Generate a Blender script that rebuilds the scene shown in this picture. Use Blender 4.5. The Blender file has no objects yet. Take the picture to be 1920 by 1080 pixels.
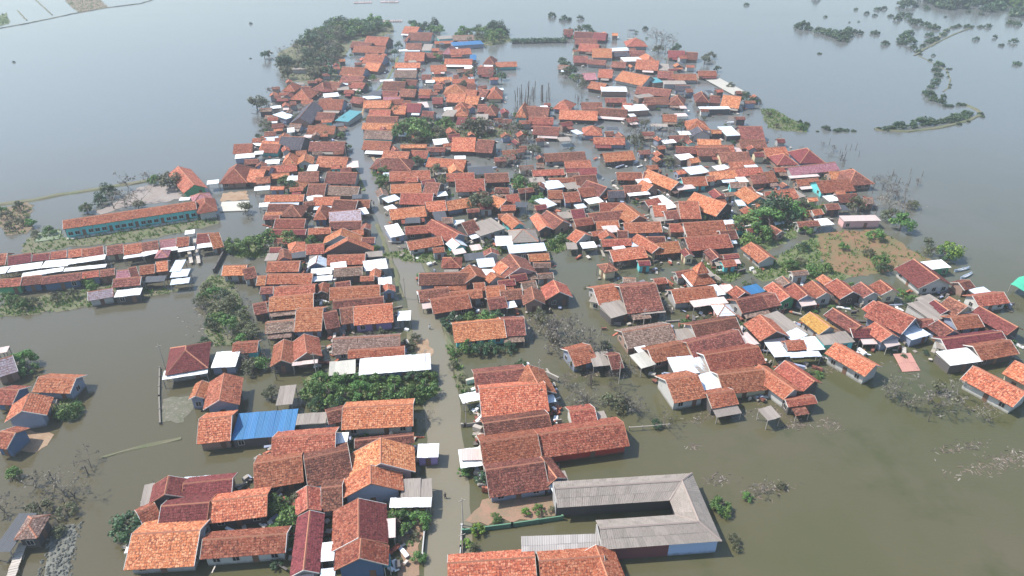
import bpy, bmesh, math, random
import numpy as np
from mathutils import Vector, Matrix

C = bpy.context.scene
COL = C.collection
# ---------------------------------------------------------------- camera, sky, sun, exposure
cam_d = bpy.data.cameras.new('camera'); cam = bpy.data.objects.new('camera', cam_d); COL.objects.link(cam)
cam.location = (0, 0, 90); cam.rotation_euler = (math.radians(90 - 31.3), 0, 0)
cam_d.sensor_width = 36; cam_d.lens = 36 * 1297 / 1920; cam_d.clip_end = 6000; cam_d.clip_start = 0.5
C.camera = cam
SUN = Vector((-0.66, 0.14, 0.95)).normalized()
w = bpy.data.worlds.new('World'); C.world = w; w.use_nodes = True
wn = w.node_tree
sky = wn.nodes.new('ShaderNodeTexSky'); sky.sky_type = 'NISHITA'; sky.sun_disc = False
sky.sun_elevation = math.asin(SUN.z); sky.sun_rotation = math.atan2(SUN.x, SUN.y)
sky.air_density = 1.6; sky.dust_density = 2.0; sky.ozone_density = 5.0
wn.links.new(sky.outputs[0], wn.nodes['Background'].inputs[0]); wn.nodes['Background'].inputs[1].default_value = 0.15
sl = bpy.data.lights.new('sun', 'SUN'); sl.energy = 4.9; sl.angle = math.radians(0.6); sl.color = (1, .955, .89)
so = bpy.data.objects.new('sun', sl); COL.objects.link(so); so.rotation_euler = (-SUN).to_track_quat('-Z', 'Y').to_euler()
so.location = (0, 0, 300)
C.view_settings.view_transform = 'Standard'; C.view_settings.look = 'None'; C.view_settings.exposure = 0.53
C.view_settings.gamma = 1; C.view_settings.use_curve_mapping = False
C.cycles.max_bounces = 6; C.cycles.volume_bounces = 1; C.cycles.transparent_max_bounces = 8
try: C.cycles.volume_max_steps = 64
except Exception: pass
RND = random.Random(7); NP = np.random.default_rng(7)

# ---------------------------------------------------------------- data (world metres)
HOUSES = [('S', -62.14, 453.4, -0.326, 10.02, 11.7, 1.91, 5.12, 'r', '-', 0),
('S', -54.59, 433.72, -0.152, 14.69, 12.05, 2.0, 5.38, 'd', '-', 0),
('F', -40.36, 433.69, 0.299, 8.95, 6.19, 2.42, 2.88, 'g', '-', 0),
('S', -86.24, 414.36, -0.276, 12.58, 9.07, 1.61, 4.02, 'd', '-', 0),
('S', -78.23, 421.09, -0.251, 14.15, 13.0, 2.07, 5.59, 'r', '-', 0),
('S', -40.04, 421.35, 0.165, 10.9, 4.12, 2.05, 3.09, 'r', '-', 0),
('S', -29.22, 433.46, 0.147, 12.76, 8.03, 1.83, 3.9, 'b', '-', 0),
('F', -26.15, 418.33, 0.293, 18.22, 8.01, 2.32, 2.77, 'B', '-', 0),
('S', -79.72, 402.74, -0.141, 18.5, 9.52, 1.61, 4.05, 'r', '-', 0),
('S', -55.94, 409.79, 0.0, 9.07, 8.9, 1.74, 4.23, 'd', '-', 0),
('F', -48.1, 406.85, 0.0, 5.22, 14.68, 2.43, 2.94, 'g', '-', 0),
('H', -34.5, 397.63, 1.312, 11.41, 6.21, 2.1, 4.99, 'p', '-', 0),
('S', -29.06, 396.48, 0.268, 11.98, 8.92, 1.91, 4.17, 'r', '-', 0),
('S', -72.49, 378.27, -0.256, 11.4, 12.32, 1.6, 5.03, 'r', '-', 0),
('S', -52.22, 384.22, 0.0, 10.66, 13.0, 1.7, 5.04, 'r', '-', 0),
('S', -42.49, 387.21, -0.098, 9.36, 6.38, 2.09, 3.87, 'd', '-', 0),
('F', -20.99, 383.18, 0.0, 3.56, 9.17, 2.19, 2.9, 'B', '-', 0),
('S', -28.06, 373.81, -0.058, 14.74, 7.29, 1.87, 3.85, 'o', '-', 0),
('S', -70.43, 362.33, -0.328, 8.37, 10.45, 1.7, 4.64, 'o', '-', 0),
('S', -53.78, 365.74, 0.0, 13.02, 6.7, 1.95, 3.83, 'o', '-', 0),
('S', -37.4, 358.98, 0.1, 8.04, 8.44, 2.05, 4.23, 'r', '-', 0),
('F', -108.35, 361.34, 0.074, 7.33, 6.29, 2.23, 2.45, 'g', '-', 0),
('F', -22.24, 362.0, 0.0, 4.41, 6.16, 2.12, 2.31, 'w', '-', 0),
('S', -79.01, 353.05, -0.204, 12.68, 10.36, 1.75, 4.54, 'r', '-', 0),
('S', -52.48, 348.87, -0.067, 11.27, 9.06, 1.6, 4.06, 'b', '-', 0),
('S', -76.51, 338.62, -0.265, 11.91, 8.82, 1.77, 4.06, 'd', '-', 0),
('F', -60.29, 335.89, 0.193, 6.32, 2.58, 2.46, 2.59, 'w', '-', 0),
('S', -33.91, 339.6, 0.051, 9.62, 5.33, 1.76, 3.17, 'o', '-', 0),
('S', -23.23, 335.56, 0.0, 10.82, 5.46, 1.95, 3.32, 'o', '-', 0),
('S', -71.64, 326.7, -0.27, 6.8, 7.18, 2.09, 3.88, 'r', '-', 0),
('S', -54.77, 325.95, -0.105, 10.72, 9.37, 1.97, 4.58, 'd', '-', 0),
('S', -82.58, 326.75, -0.293, 6.24, 9.33, 1.61, 4.18, 'd', '-', 0),
('H', -87.31, 324.75, 1.057, 10.51, 8.18, 1.88, 4.7, 'd', '-', 0),
('H', -102.77, 324.47, 1.466, 9.81, 6.37, 1.7, 4.16, 'o', '-', 0),
('F', -78.48, 322.77, 0.25, 5.43, 4.54, 2.14, 2.49, 'g', '-', 0),
('H', -93.81, 312.15, 1.48, 13.0, 9.13, 1.8, 5.37, 'r', '-', 0),
('F', -81.23, 310.36, 0.318, 6.71, 5.06, 2.51, 2.9, 'w', '-', 0),
('S', -55.25, 314.22, 0.0, 7.21, 6.46, 1.77, 3.46, 'd', '-', 0),
('S', -39.41, 315.94, -0.074, 5.79, 6.72, 1.86, 3.71, 'o', '-', 0),
('S', -46.84, 315.04, -0.143, 7.42, 8.4, 1.65, 3.96, 'd', '-', 0),
('F', -61.34, 313.41, -0.188, 5.67, 6.56, 2.45, 2.92, 'k', '-', 0),
('F', -62.61, 308.36, 0.265, 7.92, 4.09, 2.07, 2.38, 's', '-', 0),
('S', -53.28, 306.46, 0.0, 7.65, 5.42, 1.65, 3.06, 'p', '-', 0),
('H', -25.74, 319.03, 1.531, 11.76, 10.91, 2.01, 5.3, 'o', '-', 0),
('S', -18.81, 324.5, 0.0, 4.32, 7.41, 1.77, 3.85, 'd', '-', 0),
('S', -77.5, 296.31, -0.086, 11.03, 11.23, 1.87, 4.79, 'r', '-', 0),
('S', -24.37, 306.93, -0.169, 8.42, 9.91, 1.76, 4.29, 'o', '-', 0),
('S', -17.07, 303.87, -0.2, 5.99, 9.63, 1.64, 4.09, 'o', '-', 0),
('S', -57.91, 296.88, 0.0, 11.98, 8.05, 1.94, 4.22, 'o', '-', 0),
('S', -47.59, 289.81, -0.03, 6.17, 9.24, 1.68, 4.0, 'o', '-', 0),
('S', -41.29, 291.09, -0.089, 6.25, 9.35, 2.09, 4.59, 'm', '-', 0),
('F', -38.32, 296.37, 0.226, 4.28, 7.55, 2.25, 2.54, 'v', '-', 0),
('H', -21.53, 294.19, 1.407, 7.11, 5.81, 2.0, 3.97, 'o', '-', 0),
('H', -21.26, 285.96, 1.571, 8.37, 6.08, 1.93, 4.13, 'o', '-', 0),
('S', -76.28, 280.69, -0.132, 7.93, 7.66, 1.63, 3.77, 'd', '-', 0),
('F', -67.36, 280.75, -0.29, 6.02, 12.74, 2.07, 2.73, 't', '-', 0),
('S', -54.93, 285.04, -0.039, 9.17, 6.76, 2.02, 3.73, 'r', '-', 0),
('E', -84.93, 282.34, 1.571, 22.82, 8.55, 2.17, 4.67, 'k', '-', 0),
('F', -93.95, 280.73, 0.991, 5.28, 8.08, 2.37, 2.91, 's', '-', 0),
('S', -97.39, 280.51, -0.059, 8.93, 3.39, 1.65, 2.55, 'b', '-', 0),
('S', -52.65, 276.91, -0.065, 13.11, 6.39, 1.67, 3.45, 'd', '-', 0),
('S', -34.5, 281.93, -0.173, 5.08, 8.34, 1.75, 3.95, 'd', '-', 0),
('F', -12.16, 278.11, 0.0, 4.86, 6.49, 2.55, 3.01, 'g', '-', 0),
('F', -25.89, 283.7, -0.176, 5.08, 8.05, 2.54, 2.94, 'g', '-', 0),
('S', -52.03, 267.94, -0.057, 14.32, 6.1, 1.84, 3.51, 'o', '-', 0),
('S', -18.28, 274.42, -0.111, 7.57, 7.53, 1.84, 3.79, 'm', '-', 0),
('H', -7.72, 313.19, 1.571, 12.44, 7.13, 1.9, 5.06, 'r', '-', 0),
('H', -8.66, 287.37, 1.41, 9.44, 5.64, 1.89, 4.55, 'd', '-', 0),
('S', -73.9, 262.52, -0.043, 10.92, 7.47, 2.08, 4.1, 'r', '-', 0),
('F', -86.35, 262.77, 0.292, 2.74, 5.08, 2.3, 2.52, 'w', '-', 0),
('S', -50.82, 258.33, -0.106, 11.43, 8.11, 1.64, 3.74, 'b', '-', 0),
('S', -80.76, 247.17, -0.122, 9.13, 11.08, 2.01, 5.09, 'k', '-', 0),
('S', -88.81, 245.92, -0.166, 6.77, 7.44, 1.79, 3.84, 'o', '-', 0),
('S', -67.47, 244.06, 0.0, 13.06, 7.83, 2.01, 4.14, 'd', '-', 0),
('S', -49.29, 245.26, -0.132, 10.53, 7.75, 1.95, 4.08, 'r', '-', 0),
('F', -26.68, 249.53, 0.266, 5.51, 5.53, 2.23, 2.58, 'w', '-', 0),
('S', -17.65, 246.7, -0.047, 8.76, 12.19, 1.76, 5.0, 'o', '-', 0),
('S', -9.43, 243.94, -0.172, 6.39, 10.77, 2.01, 4.94, 'd', '-', 0),
('S', -36.34, 245.73, 0.029, 9.78, 3.11, 1.76, 2.63, 'o', '-', 0),
('H', -11.49, 374.67, 1.435, 10.4, 6.35, 2.02, 4.82, 'd', '-', 0),
('S', -13.31, 355.4, 0.0, 7.99, 10.08, 1.61, 4.3, 'd', '-', 0),
('S', -3.16, 368.62, 0.126, 11.12, 6.51, 1.73, 3.49, 'r', '-', 0),
('S', -12.78, 314.54, -0.409, 5.32, 8.18, 1.83, 4.09, 'd', '-', 0),
('S', -67.39, 303.19, -0.341, 5.97, 6.41, 1.92, 3.69, 'd', '-', 0),
('S', -41.77, 342.79, 0.0, 4.53, 6.43, 1.77, 3.52, 'd', '-', 0),
('S', -48.25, 331.86, -0.164, 7.17, 6.53, 1.97, 3.78, 'd', '-', 0),
('S', -34.43, 325.66, 0.0, 4.34, 5.25, 1.78, 3.23, 'd', '-', 0),
('S', -50.28, 300.9, 0.173, 5.74, 5.27, 2.03, 3.47, 'r', '-', 0),
('S', -18.23, 313.76, -0.192, 5.55, 6.82, 2.09, 4.01, 'r', '-', 0),
('S', -32.56, 302.95, 0.0, 4.65, 7.12, 1.86, 3.76, 'm', '-', 0),
('S', -62.07, 429.99, -0.413, 1.84, 6.37, 1.68, 3.45, 'd', '-', 0),
('S', -12.34, 289.9, 0.0, 4.49, 5.47, 2.07, 3.52, 'd', '-', 0),
('S', -85.78, 268.21, -0.163, 5.03, 4.04, 1.95, 3.05, 'b', '-', 0),
('S', 34.85, 449.08, 0.0, 5.74, 9.38, 1.97, 4.36, 'd', '-', 0),
('S', 43.26, 436.52, -0.169, 11.16, 12.02, 1.99, 5.22, 'd', '-', 0),
('S', 53.08, 434.94, -0.236, 7.97, 12.2, 1.93, 5.14, 'm', '-', 0),
('S', 43.34, 421.16, -0.081, 13.11, 8.79, 1.91, 4.33, 'd', '-', 0),
('H', 72.0, 418.05, 1.571, 13.0, 12.25, 2.02, 5.57, 'r', '-', 0),
('S', 43.96, 406.48, -0.293, 11.41, 11.58, 1.61, 4.56, 'r', '-', 0),
('S', 49.34, 391.7, -0.086, 10.78, 13.0, 1.82, 5.34, 'o', '-', 0),
('F', 60.63, 403.31, 0.211, 11.02, 6.22, 2.16, 2.55, 's', '-', 0),
('S', 59.44, 391.35, 0.188, 8.36, 6.38, 1.92, 3.51, 'k', '-', 0),
('S', 89.9, 390.13, -0.134, 9.22, 10.34, 1.84, 4.49, 'm', '-', 0),
('S', 97.75, 386.99, -0.242, 6.3, 10.69, 1.63, 4.34, 'd', '-', 0),
('F', 64.5, 379.82, 0.127, 11.63, 8.27, 2.21, 2.5, 'w', '-', 0),
('H', 72.32, 379.55, 1.882, 11.77, 6.66, 1.8, 4.74, 'o', '-', 0),
('S', 36.61, 378.58, -0.076, 7.72, 9.32, 1.83, 4.27, 'd', '-', 0),
('S', 69.85, 364.77, -0.233, 11.74, 13.0, 1.91, 5.4, 'r', '-', 0),
('S', 55.6, 367.33, -0.26, 7.56, 7.43, 1.72, 3.8, 'd', '-', 0),
('F', 77.95, 362.77, -0.153, 5.32, 11.84, 2.05, 2.61, 'g', '-', 0),
('S', 37.46, 344.02, 0.185, 6.72, 8.52, 1.74, 3.98, 'p', '-', 0),
('S', 46.6, 348.91, -0.212, 7.19, 10.53, 1.66, 4.57, 'r', '-', 0),
('S', 59.84, 338.93, -0.738, 16.04, 13.0, 1.79, 5.04, 'o', 'w', 0),
('S', 75.68, 346.6, -0.163, 7.69, 8.98, 1.91, 4.17, 'd', '-', 0),
('S', 83.67, 342.57, 0.0, 12.28, 7.75, 1.87, 3.89, 'r', '-', 0),
('S', 96.77, 349.34, 0.0, 9.22, 6.39, 1.89, 3.69, 'r', '-', 0),
('F', 68.64, 335.8, 0.339, 5.75, 7.34, 2.46, 2.81, 't', '-', 0),
('F', 77.17, 331.99, 0.0, 10.71, 5.45, 2.46, 2.78, 'g', '-', 0),
('F', 102.26, 333.3, -1.334, 29.01, 7.75, 0.5, 0.76, 'c', '-', 0),
('S', 40.59, 325.99, -0.575, 8.31, 8.1, 1.9, 4.07, 'r', '-', 0),
('F', 46.87, 319.86, -0.037, 11.83, 6.3, 2.53, 3.01, 'w', '-', 0),
('S', 64.78, 316.65, -0.362, 15.74, 8.5, 1.9, 4.12, 'd', '-', 0),
('F', 59.08, 309.51, 0.411, 8.38, 4.6, 2.5, 2.62, 'g', '-', 0),
('S', 63.29, 303.05, -0.054, 10.96, 7.32, 1.65, 3.62, 'd', '-', 0),
('H', 84.16, 306.73, 1.41, 10.82, 6.27, 2.01, 4.76, 'd', '-', 0),
('S', 89.5, 304.29, -0.223, 4.53, 7.36, 1.91, 3.97, 'd', '-', 0),
('S', 95.79, 300.29, -0.38, 7.8, 13.0, 1.79, 5.21, 'o', '-', 0),
('H', 72.62, 302.5, 1.279, 10.28, 6.83, 1.81, 4.47, 'd', '-', 0),
('F', 86.04, 291.35, 0.043, 13.14, 3.4, 2.54, 2.69, 'w', '-', 0),
('F', 52.63, 290.94, 0.199, 9.46, 7.0, 2.53, 3.05, 'w', '-', 0),
('H', 22.55, 295.44, 1.195, 10.23, 7.74, 2.0, 4.64, 'r', '-', 0),
('S', 33.99, 294.2, 0.0, 9.06, 7.47, 2.09, 4.08, 'd', '-', 0),
('S', 49.56, 294.6, -0.212, 4.51, 6.74, 1.81, 3.56, 'r', '-', 0),
('H', 4.71, 285.46, 1.393, 13.0, 5.0, 2.19, 5.64, 'o', '-', 0),
('S', 10.84, 286.11, -0.179, 10.03, 10.53, 1.74, 4.53, 'd', '-', 0),
('S', 42.37, 286.31, -0.224, 12.15, 7.72, 1.66, 3.74, 'd', '-', 0),
('S', 27.48, 281.97, -0.111, 15.75, 9.68, 1.82, 4.33, 'o', '-', 0),
('S', 11.76, 274.12, -0.083, 10.15, 6.83, 1.99, 3.88, 'r', '-', 0),
('S', 64.56, 278.96, -0.088, 5.89, 6.99, 1.61, 3.47, 'r', '-', 0),
('F', 58.55, 269.02, -0.097, 6.78, 2.99, 2.19, 2.41, 'g', '-', 0),
('S', 13.41, 261.75, -0.151, 10.31, 8.14, 1.99, 4.09, 'd', '-', 0),
('F', 10.4, 261.91, 0.506, 4.21, 4.97, 2.18, 2.35, 'w', '-', 0),
('H', 73.31, 268.53, 1.571, 10.19, 8.87, 2.19, 4.83, 'o', '-', 0),
('E', 72.47, 259.07, 1.63, 5.98, 7.77, 2.1, 4.25, 'k', '-', 0),
('H', 31.24, 261.73, 1.51, 8.67, 7.65, 2.02, 4.36, 'r', '-', 0),
('F', 25.17, 260.15, 0.524, 3.11, 4.92, 2.42, 2.58, 's', '-', 0),
('S', 63.03, 253.06, 0.096, 7.69, 5.59, 1.98, 3.43, 'd', '-', 0),
('F', 84.28, 261.27, 0.131, 5.87, 9.85, 2.32, 2.75, 's', '-', 0),
('S', 91.67, 259.69, 0.0, 9.12, 11.69, 1.75, 4.87, 'd', '-', 0),
('S', 36.4, 250.78, -0.061, 11.84, 6.33, 1.83, 3.49, 'r', '-', 0),
('S', 73.49, 249.29, -0.116, 8.72, 5.04, 1.97, 3.33, 'o', '-', 0),
('S', 89.14, 247.91, 0.043, 9.95, 7.47, 1.63, 3.56, 'd', '-', 0),
('S', 73.23, 240.73, 0.048, 14.06, 7.87, 1.86, 4.06, 'r', '-', 0),
('S', 62.83, 240.5, -0.096, 7.08, 5.87, 2.07, 3.64, 'd', '-', 0),
('S', 27.14, 363.05, -0.2, 6.87, 5.53, 1.61, 3.13, 'b', '-', 0),
('S', 45.63, 304.05, 0.0, 9.36, 4.99, 1.81, 3.15, 'd', '-', 0),
('S', 79.15, 322.76, -0.155, 7.23, 6.45, 1.95, 3.7, 'k', '-', 0),
('S', 44.8, 372.78, -0.294, 9.89, 6.09, 1.84, 3.54, 'd', '-', 0),
('S', 69.1, 395.56, 0.0, 8.82, 5.74, 1.79, 3.3, 'd', '-', 0),
('E', -106.58, 212.33, 2.202, 19.99, 7.57, 2.03, 4.08, 'r', 'G', 0),
('F', -97.35, 210.31, 0.307, 3.65, 3.27, 2.47, 2.56, 'w', '-', 0),
('H', -91.46, 216.56, 1.669, 13.0, 9.07, 2.09, 5.52, 'r', 'b', 0),
('F', -94.95, 234.69, 0.236, 6.74, 3.93, 2.19, 2.46, 'w', '-', 0),
('S', -97.73, 242.13, 0.142, 6.72, 8.09, 1.92, 4.07, 'r', '-', 0),
('S', -84.04, 216.03, -0.103, 5.44, 9.86, 2.05, 4.62, 'o', '-', 0),
('H', -96.57, 198.47, 0.537, 5.84, 5.93, 2.12, 3.76, 'p', '-', 0),
('F', -101.54, 197.79, 0.161, 3.13, 2.12, 2.08, 2.17, 'w', '-', 0),
('S', -133.08, 158.47, 0.229, 3.08, 6.2, 2.32, 4.01, 'r', '-', 1),
('S', -128.37, 158.62, 0.372, 5.24, 5.02, 2.31, 3.73, 'm', '-', 1),
('S', -123.52, 159.96, 0.249, 4.07, 4.08, 2.3, 3.32, 'm', '-', 1),
('S', -119.74, 161.18, 0.302, 3.9, 4.14, 2.22, 3.34, 'r', '-', 1),
('S', -115.88, 162.09, 0.306, 3.15, 4.57, 2.29, 3.45, 'o', '-', 1),
('S', -113.29, 162.34, 0.314, 1.42, 4.7, 2.32, 3.51, 'r', '-', 1),
('S', -110.92, 163.0, 0.419, 3.61, 5.21, 2.24, 3.57, 'r', '-', 1),
('S', -106.32, 164.14, 0.34, 4.0, 5.5, 2.18, 3.57, 'd', '-', 1),
('S', -101.78, 164.67, 0.348, 4.35, 6.02, 2.18, 3.69, 'r', '-', 1),
('S', -97.66, 165.65, 0.395, 3.91, 5.41, 2.28, 3.79, 'd', '-', 1),
('S', -93.65, 167.74, 0.292, 4.0, 4.99, 2.22, 3.51, 'p', '-', 0),
('S', -89.77, 168.6, 0.167, 3.26, 5.2, 2.22, 3.68, 'r', '-', 0),
('S', -84.54, 170.86, 0.144, 4.36, 5.92, 2.15, 3.76, 'm', '-', 0),
('S', -81.44, 169.09, 0.525, 2.75, 9.04, 2.25, 4.66, 'o', '-', 0),
('F', -129.67, 152.39, 0.224, 3.01, 3.49, 2.51, 2.7, 'w', '-', 0),
('F', -124.85, 154.36, 0.306, 7.47, 3.41, 2.36, 2.5, 'w', '-', 0),
('F', -117.96, 156.34, 0.185, 6.39, 3.72, 2.33, 2.47, 'w', '-', 0),
('F', -110.96, 158.25, 0.34, 8.52, 2.55, 2.43, 2.56, 'w', '-', 0),
('F', -100.15, 160.72, 0.319, 4.65, 1.58, 2.12, 2.18, 'w', '-', 0),
('F', -96.32, 162.35, 0.598, 3.94, 2.36, 2.24, 2.39, 'w', '-', 0),
('F', -92.3, 164.49, 0.303, 4.3, 2.02, 2.14, 2.27, 'w', '-', 0),
('F', -87.45, 164.16, 0.373, 4.13, 2.07, 2.38, 2.44, 'w', '-', 0),
('F', -83.29, 166.22, 0.296, 3.94, 2.48, 2.38, 2.46, 'w', '-', 0),
('F', -90.81, 174.83, 0.322, 2.61, 2.36, 2.11, 2.25, 'w', '-', 0),
('H', -92.59, 161.41, 1.795, 4.14, 3.27, 2.32, 3.42, 'p', '-', 0),
('S', -123.69, 146.73, 0.167, 5.68, 4.37, 2.38, 3.48, 'r', 'G', 1),
('S', -118.91, 148.04, 0.233, 4.13, 4.76, 2.26, 3.47, 'd', 'B', 1),
('S', -112.09, 148.82, 0.265, 8.6, 4.07, 2.36, 3.4, 'd', 'B', 1),
('S', -105.92, 150.64, 0.29, 3.91, 3.4, 2.39, 3.31, 'r', '-', 1),
('S', -102.18, 151.74, 0.303, 3.34, 3.73, 2.25, 3.26, 'd', '-', 1),
('S', -97.71, 151.19, 0.204, 3.25, 4.26, 2.27, 3.38, 'p', '-', 1),
('S', -95.91, 151.91, 0.57, 1.83, 5.56, 2.28, 3.74, 'd', '-', 1),
('S', -92.68, 153.09, 0.286, 3.56, 4.81, 2.35, 3.66, 'r', '-', 1),
('S', -89.71, 154.95, 0.293, 2.82, 5.41, 2.28, 3.79, 'o', '-', 1),
('F', -118.85, 151.86, 0.334, 9.18, 2.09, 2.31, 2.43, 'w', '-', 0),
('F', -109.28, 154.07, 0.233, 9.79, 1.68, 2.34, 2.45, 'w', '-', 0),
('F', -86.08, 155.21, 0.131, 2.59, 5.83, 2.25, 2.43, 's', '-', 0),
('F', -84.08, 151.77, 0.178, 4.12, 3.7, 2.07, 2.2, 's', '-', 0),
('F', -82.44, 147.71, 0.224, 4.32, 2.51, 2.07, 2.25, 's', '-', 0),
('S', -94.83, 147.02, 0.178, 6.41, 4.49, 2.38, 3.5, 'd', '-', 1),
('F', -88.9, 148.43, 0.133, 4.87, 2.64, 2.29, 2.48, 'k', '-', 0),
('S', -70.22, 152.95, 0.056, 5.93, 5.46, 2.29, 3.74, 'o', '-', 0),
('S', -66.45, 151.48, 0.471, 2.89, 6.03, 2.26, 3.79, 'd', '-', 0),
('S', -87.68, 242.9, -0.153, 7.17, 7.56, 1.81, 3.79, 'r', 't', 0),
('H', -77.6, 230.25, 1.698, 8.73, 4.93, 2.2, 4.42, 'o', '-', 0),
('E', -72.42, 230.4, 1.744, 7.1, 5.83, 1.98, 3.56, 'o', '-', 0),
('S', -62.13, 229.31, -0.114, 10.9, 8.87, 1.74, 4.04, 'r', '-', 0),
('F', -55.13, 226.43, 0.215, 4.03, 5.71, 2.17, 2.46, 'v', '-', 0),
('F', -68.13, 223.53, 0.072, 3.34, 4.76, 2.07, 2.42, 'w', '-', 0),
('S', -78.43, 222.9, 0.242, 9.99, 5.27, 1.86, 3.34, 'r', '-', 0),
('S', -82.57, 219.66, -0.251, 3.73, 7.73, 2.03, 4.13, 'r', '-', 0),
('S', -81.6, 212.53, 0.246, 4.58, 4.55, 1.94, 3.22, 'r', '-', 0),
('S', -77.63, 217.15, 0.181, 6.42, 3.71, 1.75, 2.76, 'o', '-', 0),
('S', -67.24, 215.35, 0.115, 6.83, 7.74, 1.85, 3.95, 'd', '-', 0),
('S', -55.9, 214.17, -0.055, 10.1, 8.87, 2.07, 4.33, 'd', '-', 0),
('H', -69.71, 208.75, -0.121, 6.23, 5.86, 1.92, 3.39, 'o', 'G', 0),
('S', -61.55, 204.27, 0.0, 5.62, 9.87, 1.86, 4.35, 'd', '-', 0),
('S', -53.29, 203.83, -0.1, 10.32, 6.3, 1.94, 3.71, 'b', '-', 0),
('F', -61.37, 198.47, 0.485, 4.96, 3.26, 2.23, 2.37, 'w', '-', 0),
('S', -70.45, 198.31, 0.042, 11.99, 4.7, 1.99, 3.21, 'o', '-', 0),
('S', -56.78, 195.73, 0.061, 8.02, 5.48, 2.13, 3.63, 'o', '-', 0),
('S', -69.99, 191.35, 0.0, 6.78, 5.57, 1.86, 3.3, 'd', '-', 0),
('H', -64.91, 188.24, 1.528, 7.28, 6.35, 2.23, 4.27, 'd', '-', 0),
('S', -50.13, 192.37, -0.127, 7.43, 7.77, 2.1, 4.15, 'd', '-', 0),
('H', -56.14, 186.29, 1.641, 8.02, 3.83, 2.39, 4.39, 'r', 'B', 0),
('S', -45.43, 194.26, 0.0, 4.44, 5.46, 1.8, 3.3, 'r', '-', 0),
('F', -44.27, 188.4, 0.431, 2.21, 4.54, 2.26, 2.38, 'w', '-', 0),
('S', -49.06, 185.07, 0.196, 9.11, 6.82, 2.09, 4.01, 'v', 's', 0),
('S', -47.56, 179.26, 0.066, 9.0, 4.89, 2.09, 3.36, 'd', '-', 0),
('S', -63.83, 180.8, 0.0, 8.77, 5.99, 1.87, 3.38, 'r', '-', 0),
('S', -62.75, 174.47, 0.0, 10.05, 3.38, 2.29, 3.19, 'm', '-', 0),
('S', -54.15, 175.1, 0.133, 6.2, 3.93, 2.31, 3.3, 'r', '-', 0),
('E', -46.61, 169.65, 1.647, 4.56, 10.23, 2.19, 4.87, 'o', '-', 0),
('E', -43.61, 164.0, 1.665, 2.5, 12.8, 2.29, 5.65, 'o', '-', 0),
('H', -58.13, 165.59, 1.911, 5.67, 4.49, 2.12, 3.61, 'o', '-', 0),
('S', -52.89, 164.91, 0.16, 4.67, 6.04, 2.05, 3.57, 'r', '-', 0),
('E', -50.43, 156.63, 1.689, 4.01, 4.7, 2.15, 3.53, 's', 'B', 0),
('F', -48.44, 152.56, 0.193, 5.25, 3.13, 2.14, 2.31, 'w', '-', 0),
('F', -47.43, 148.85, 0.143, 5.02, 2.39, 2.25, 2.38, 'w', '-', 0),
('S', -43.31, 159.14, 0.072, 9.73, 5.7, 1.97, 3.45, 'r', '-', 0),
('F', -36.67, 161.77, 0.163, 4.51, 2.86, 2.1, 2.26, 'g', '-', 0),
('F', -35.17, 155.2, 0.27, 5.89, 4.95, 2.51, 2.8, 'w', '-', 0),
('F', -31.43, 147.19, 0.197, 3.24, 3.4, 2.48, 2.61, 'w', '-', 0),
('S', -58.62, 155.52, 0.041, 8.23, 5.66, 1.95, 3.47, 'r', 'w', 0),
('S', -55.17, 148.79, 0.011, 11.31, 5.17, 2.22, 3.61, 'o', '-', 0),
('S', -61.97, 148.05, 0.058, 2.19, 4.8, 2.17, 3.46, 'o', '-', 0),
('S', -41.39, 152.14, 0.141, 7.06, 4.63, 2.32, 3.61, 'b', 'k', 0),
('H', -41.24, 227.19, -0.085, 14.34, 9.19, 1.92, 4.35, 'd', '-', 0),
('S', -41.06, 235.69, -0.135, 9.7, 6.18, 2.05, 3.64, 'r', '-', 0),
('S', -32.9, 237.02, -0.146, 6.33, 6.57, 1.7, 3.4, 'r', '-', 0),
('S', -27.61, 242.32, 0.0, 6.78, 3.88, 1.67, 2.73, 'd', '-', 0),
('S', -22.39, 227.16, -0.181, 13.65, 7.52, 2.07, 4.02, 'o', '-', 0),
('E', -19.58, 223.02, 1.811, 7.92, 5.0, 1.95, 3.26, 'o', '-', 0),
('S', -34.06, 216.83, 0.126, 13.51, 7.41, 1.82, 3.69, 'r', '-', 0),
('F', -42.05, 217.26, 0.106, 2.19, 2.69, 2.26, 2.42, 's', '-', 0),
('S', -33.94, 206.25, 0.109, 9.64, 6.6, 1.86, 3.51, 'o', '-', 0),
('S', -24.9, 204.44, -0.215, 4.79, 10.49, 2.09, 4.72, 'd', '-', 0),
('S', -13.66, 208.55, 0.114, 9.34, 9.0, 1.83, 4.16, 'r', '-', 0),
('S', -17.14, 215.64, 0.086, 9.19, 6.23, 1.89, 3.46, 'r', '-', 0),
('S', -5.14, 214.79, 0.1, 7.88, 6.91, 1.91, 3.71, 'd', '-', 0),
('F', -10.56, 220.06, 0.18, 8.54, 6.26, 2.43, 2.77, 'k', '-', 0),
('S', -29.17, 197.19, -0.049, 10.02, 7.78, 2.21, 4.32, 'r', '-', 0),
('F', -37.27, 197.05, 0.683, 4.73, 3.9, 2.43, 2.65, 's', '-', 0),
('F', -36.68, 190.74, 0.644, 3.15, 2.92, 2.27, 2.47, 'w', '-', 0),
('S', -31.12, 187.1, 0.259, 10.56, 6.7, 2.13, 4.02, 'o', '-', 0),
('S', -23.15, 191.89, 0.189, 5.98, 6.86, 2.15, 4.02, 'o', '-', 0),
('S', -16.85, 193.72, 0.385, 7.62, 6.24, 1.91, 3.64, 'o', '-', 0),
('F', -21.18, 185.0, 0.242, 3.71, 6.13, 2.24, 2.44, 'k', '-', 0),
('E', -3.76, 194.98, 2.349, 5.58, 6.23, 2.01, 3.66, 'o', '-', 0),
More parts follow.
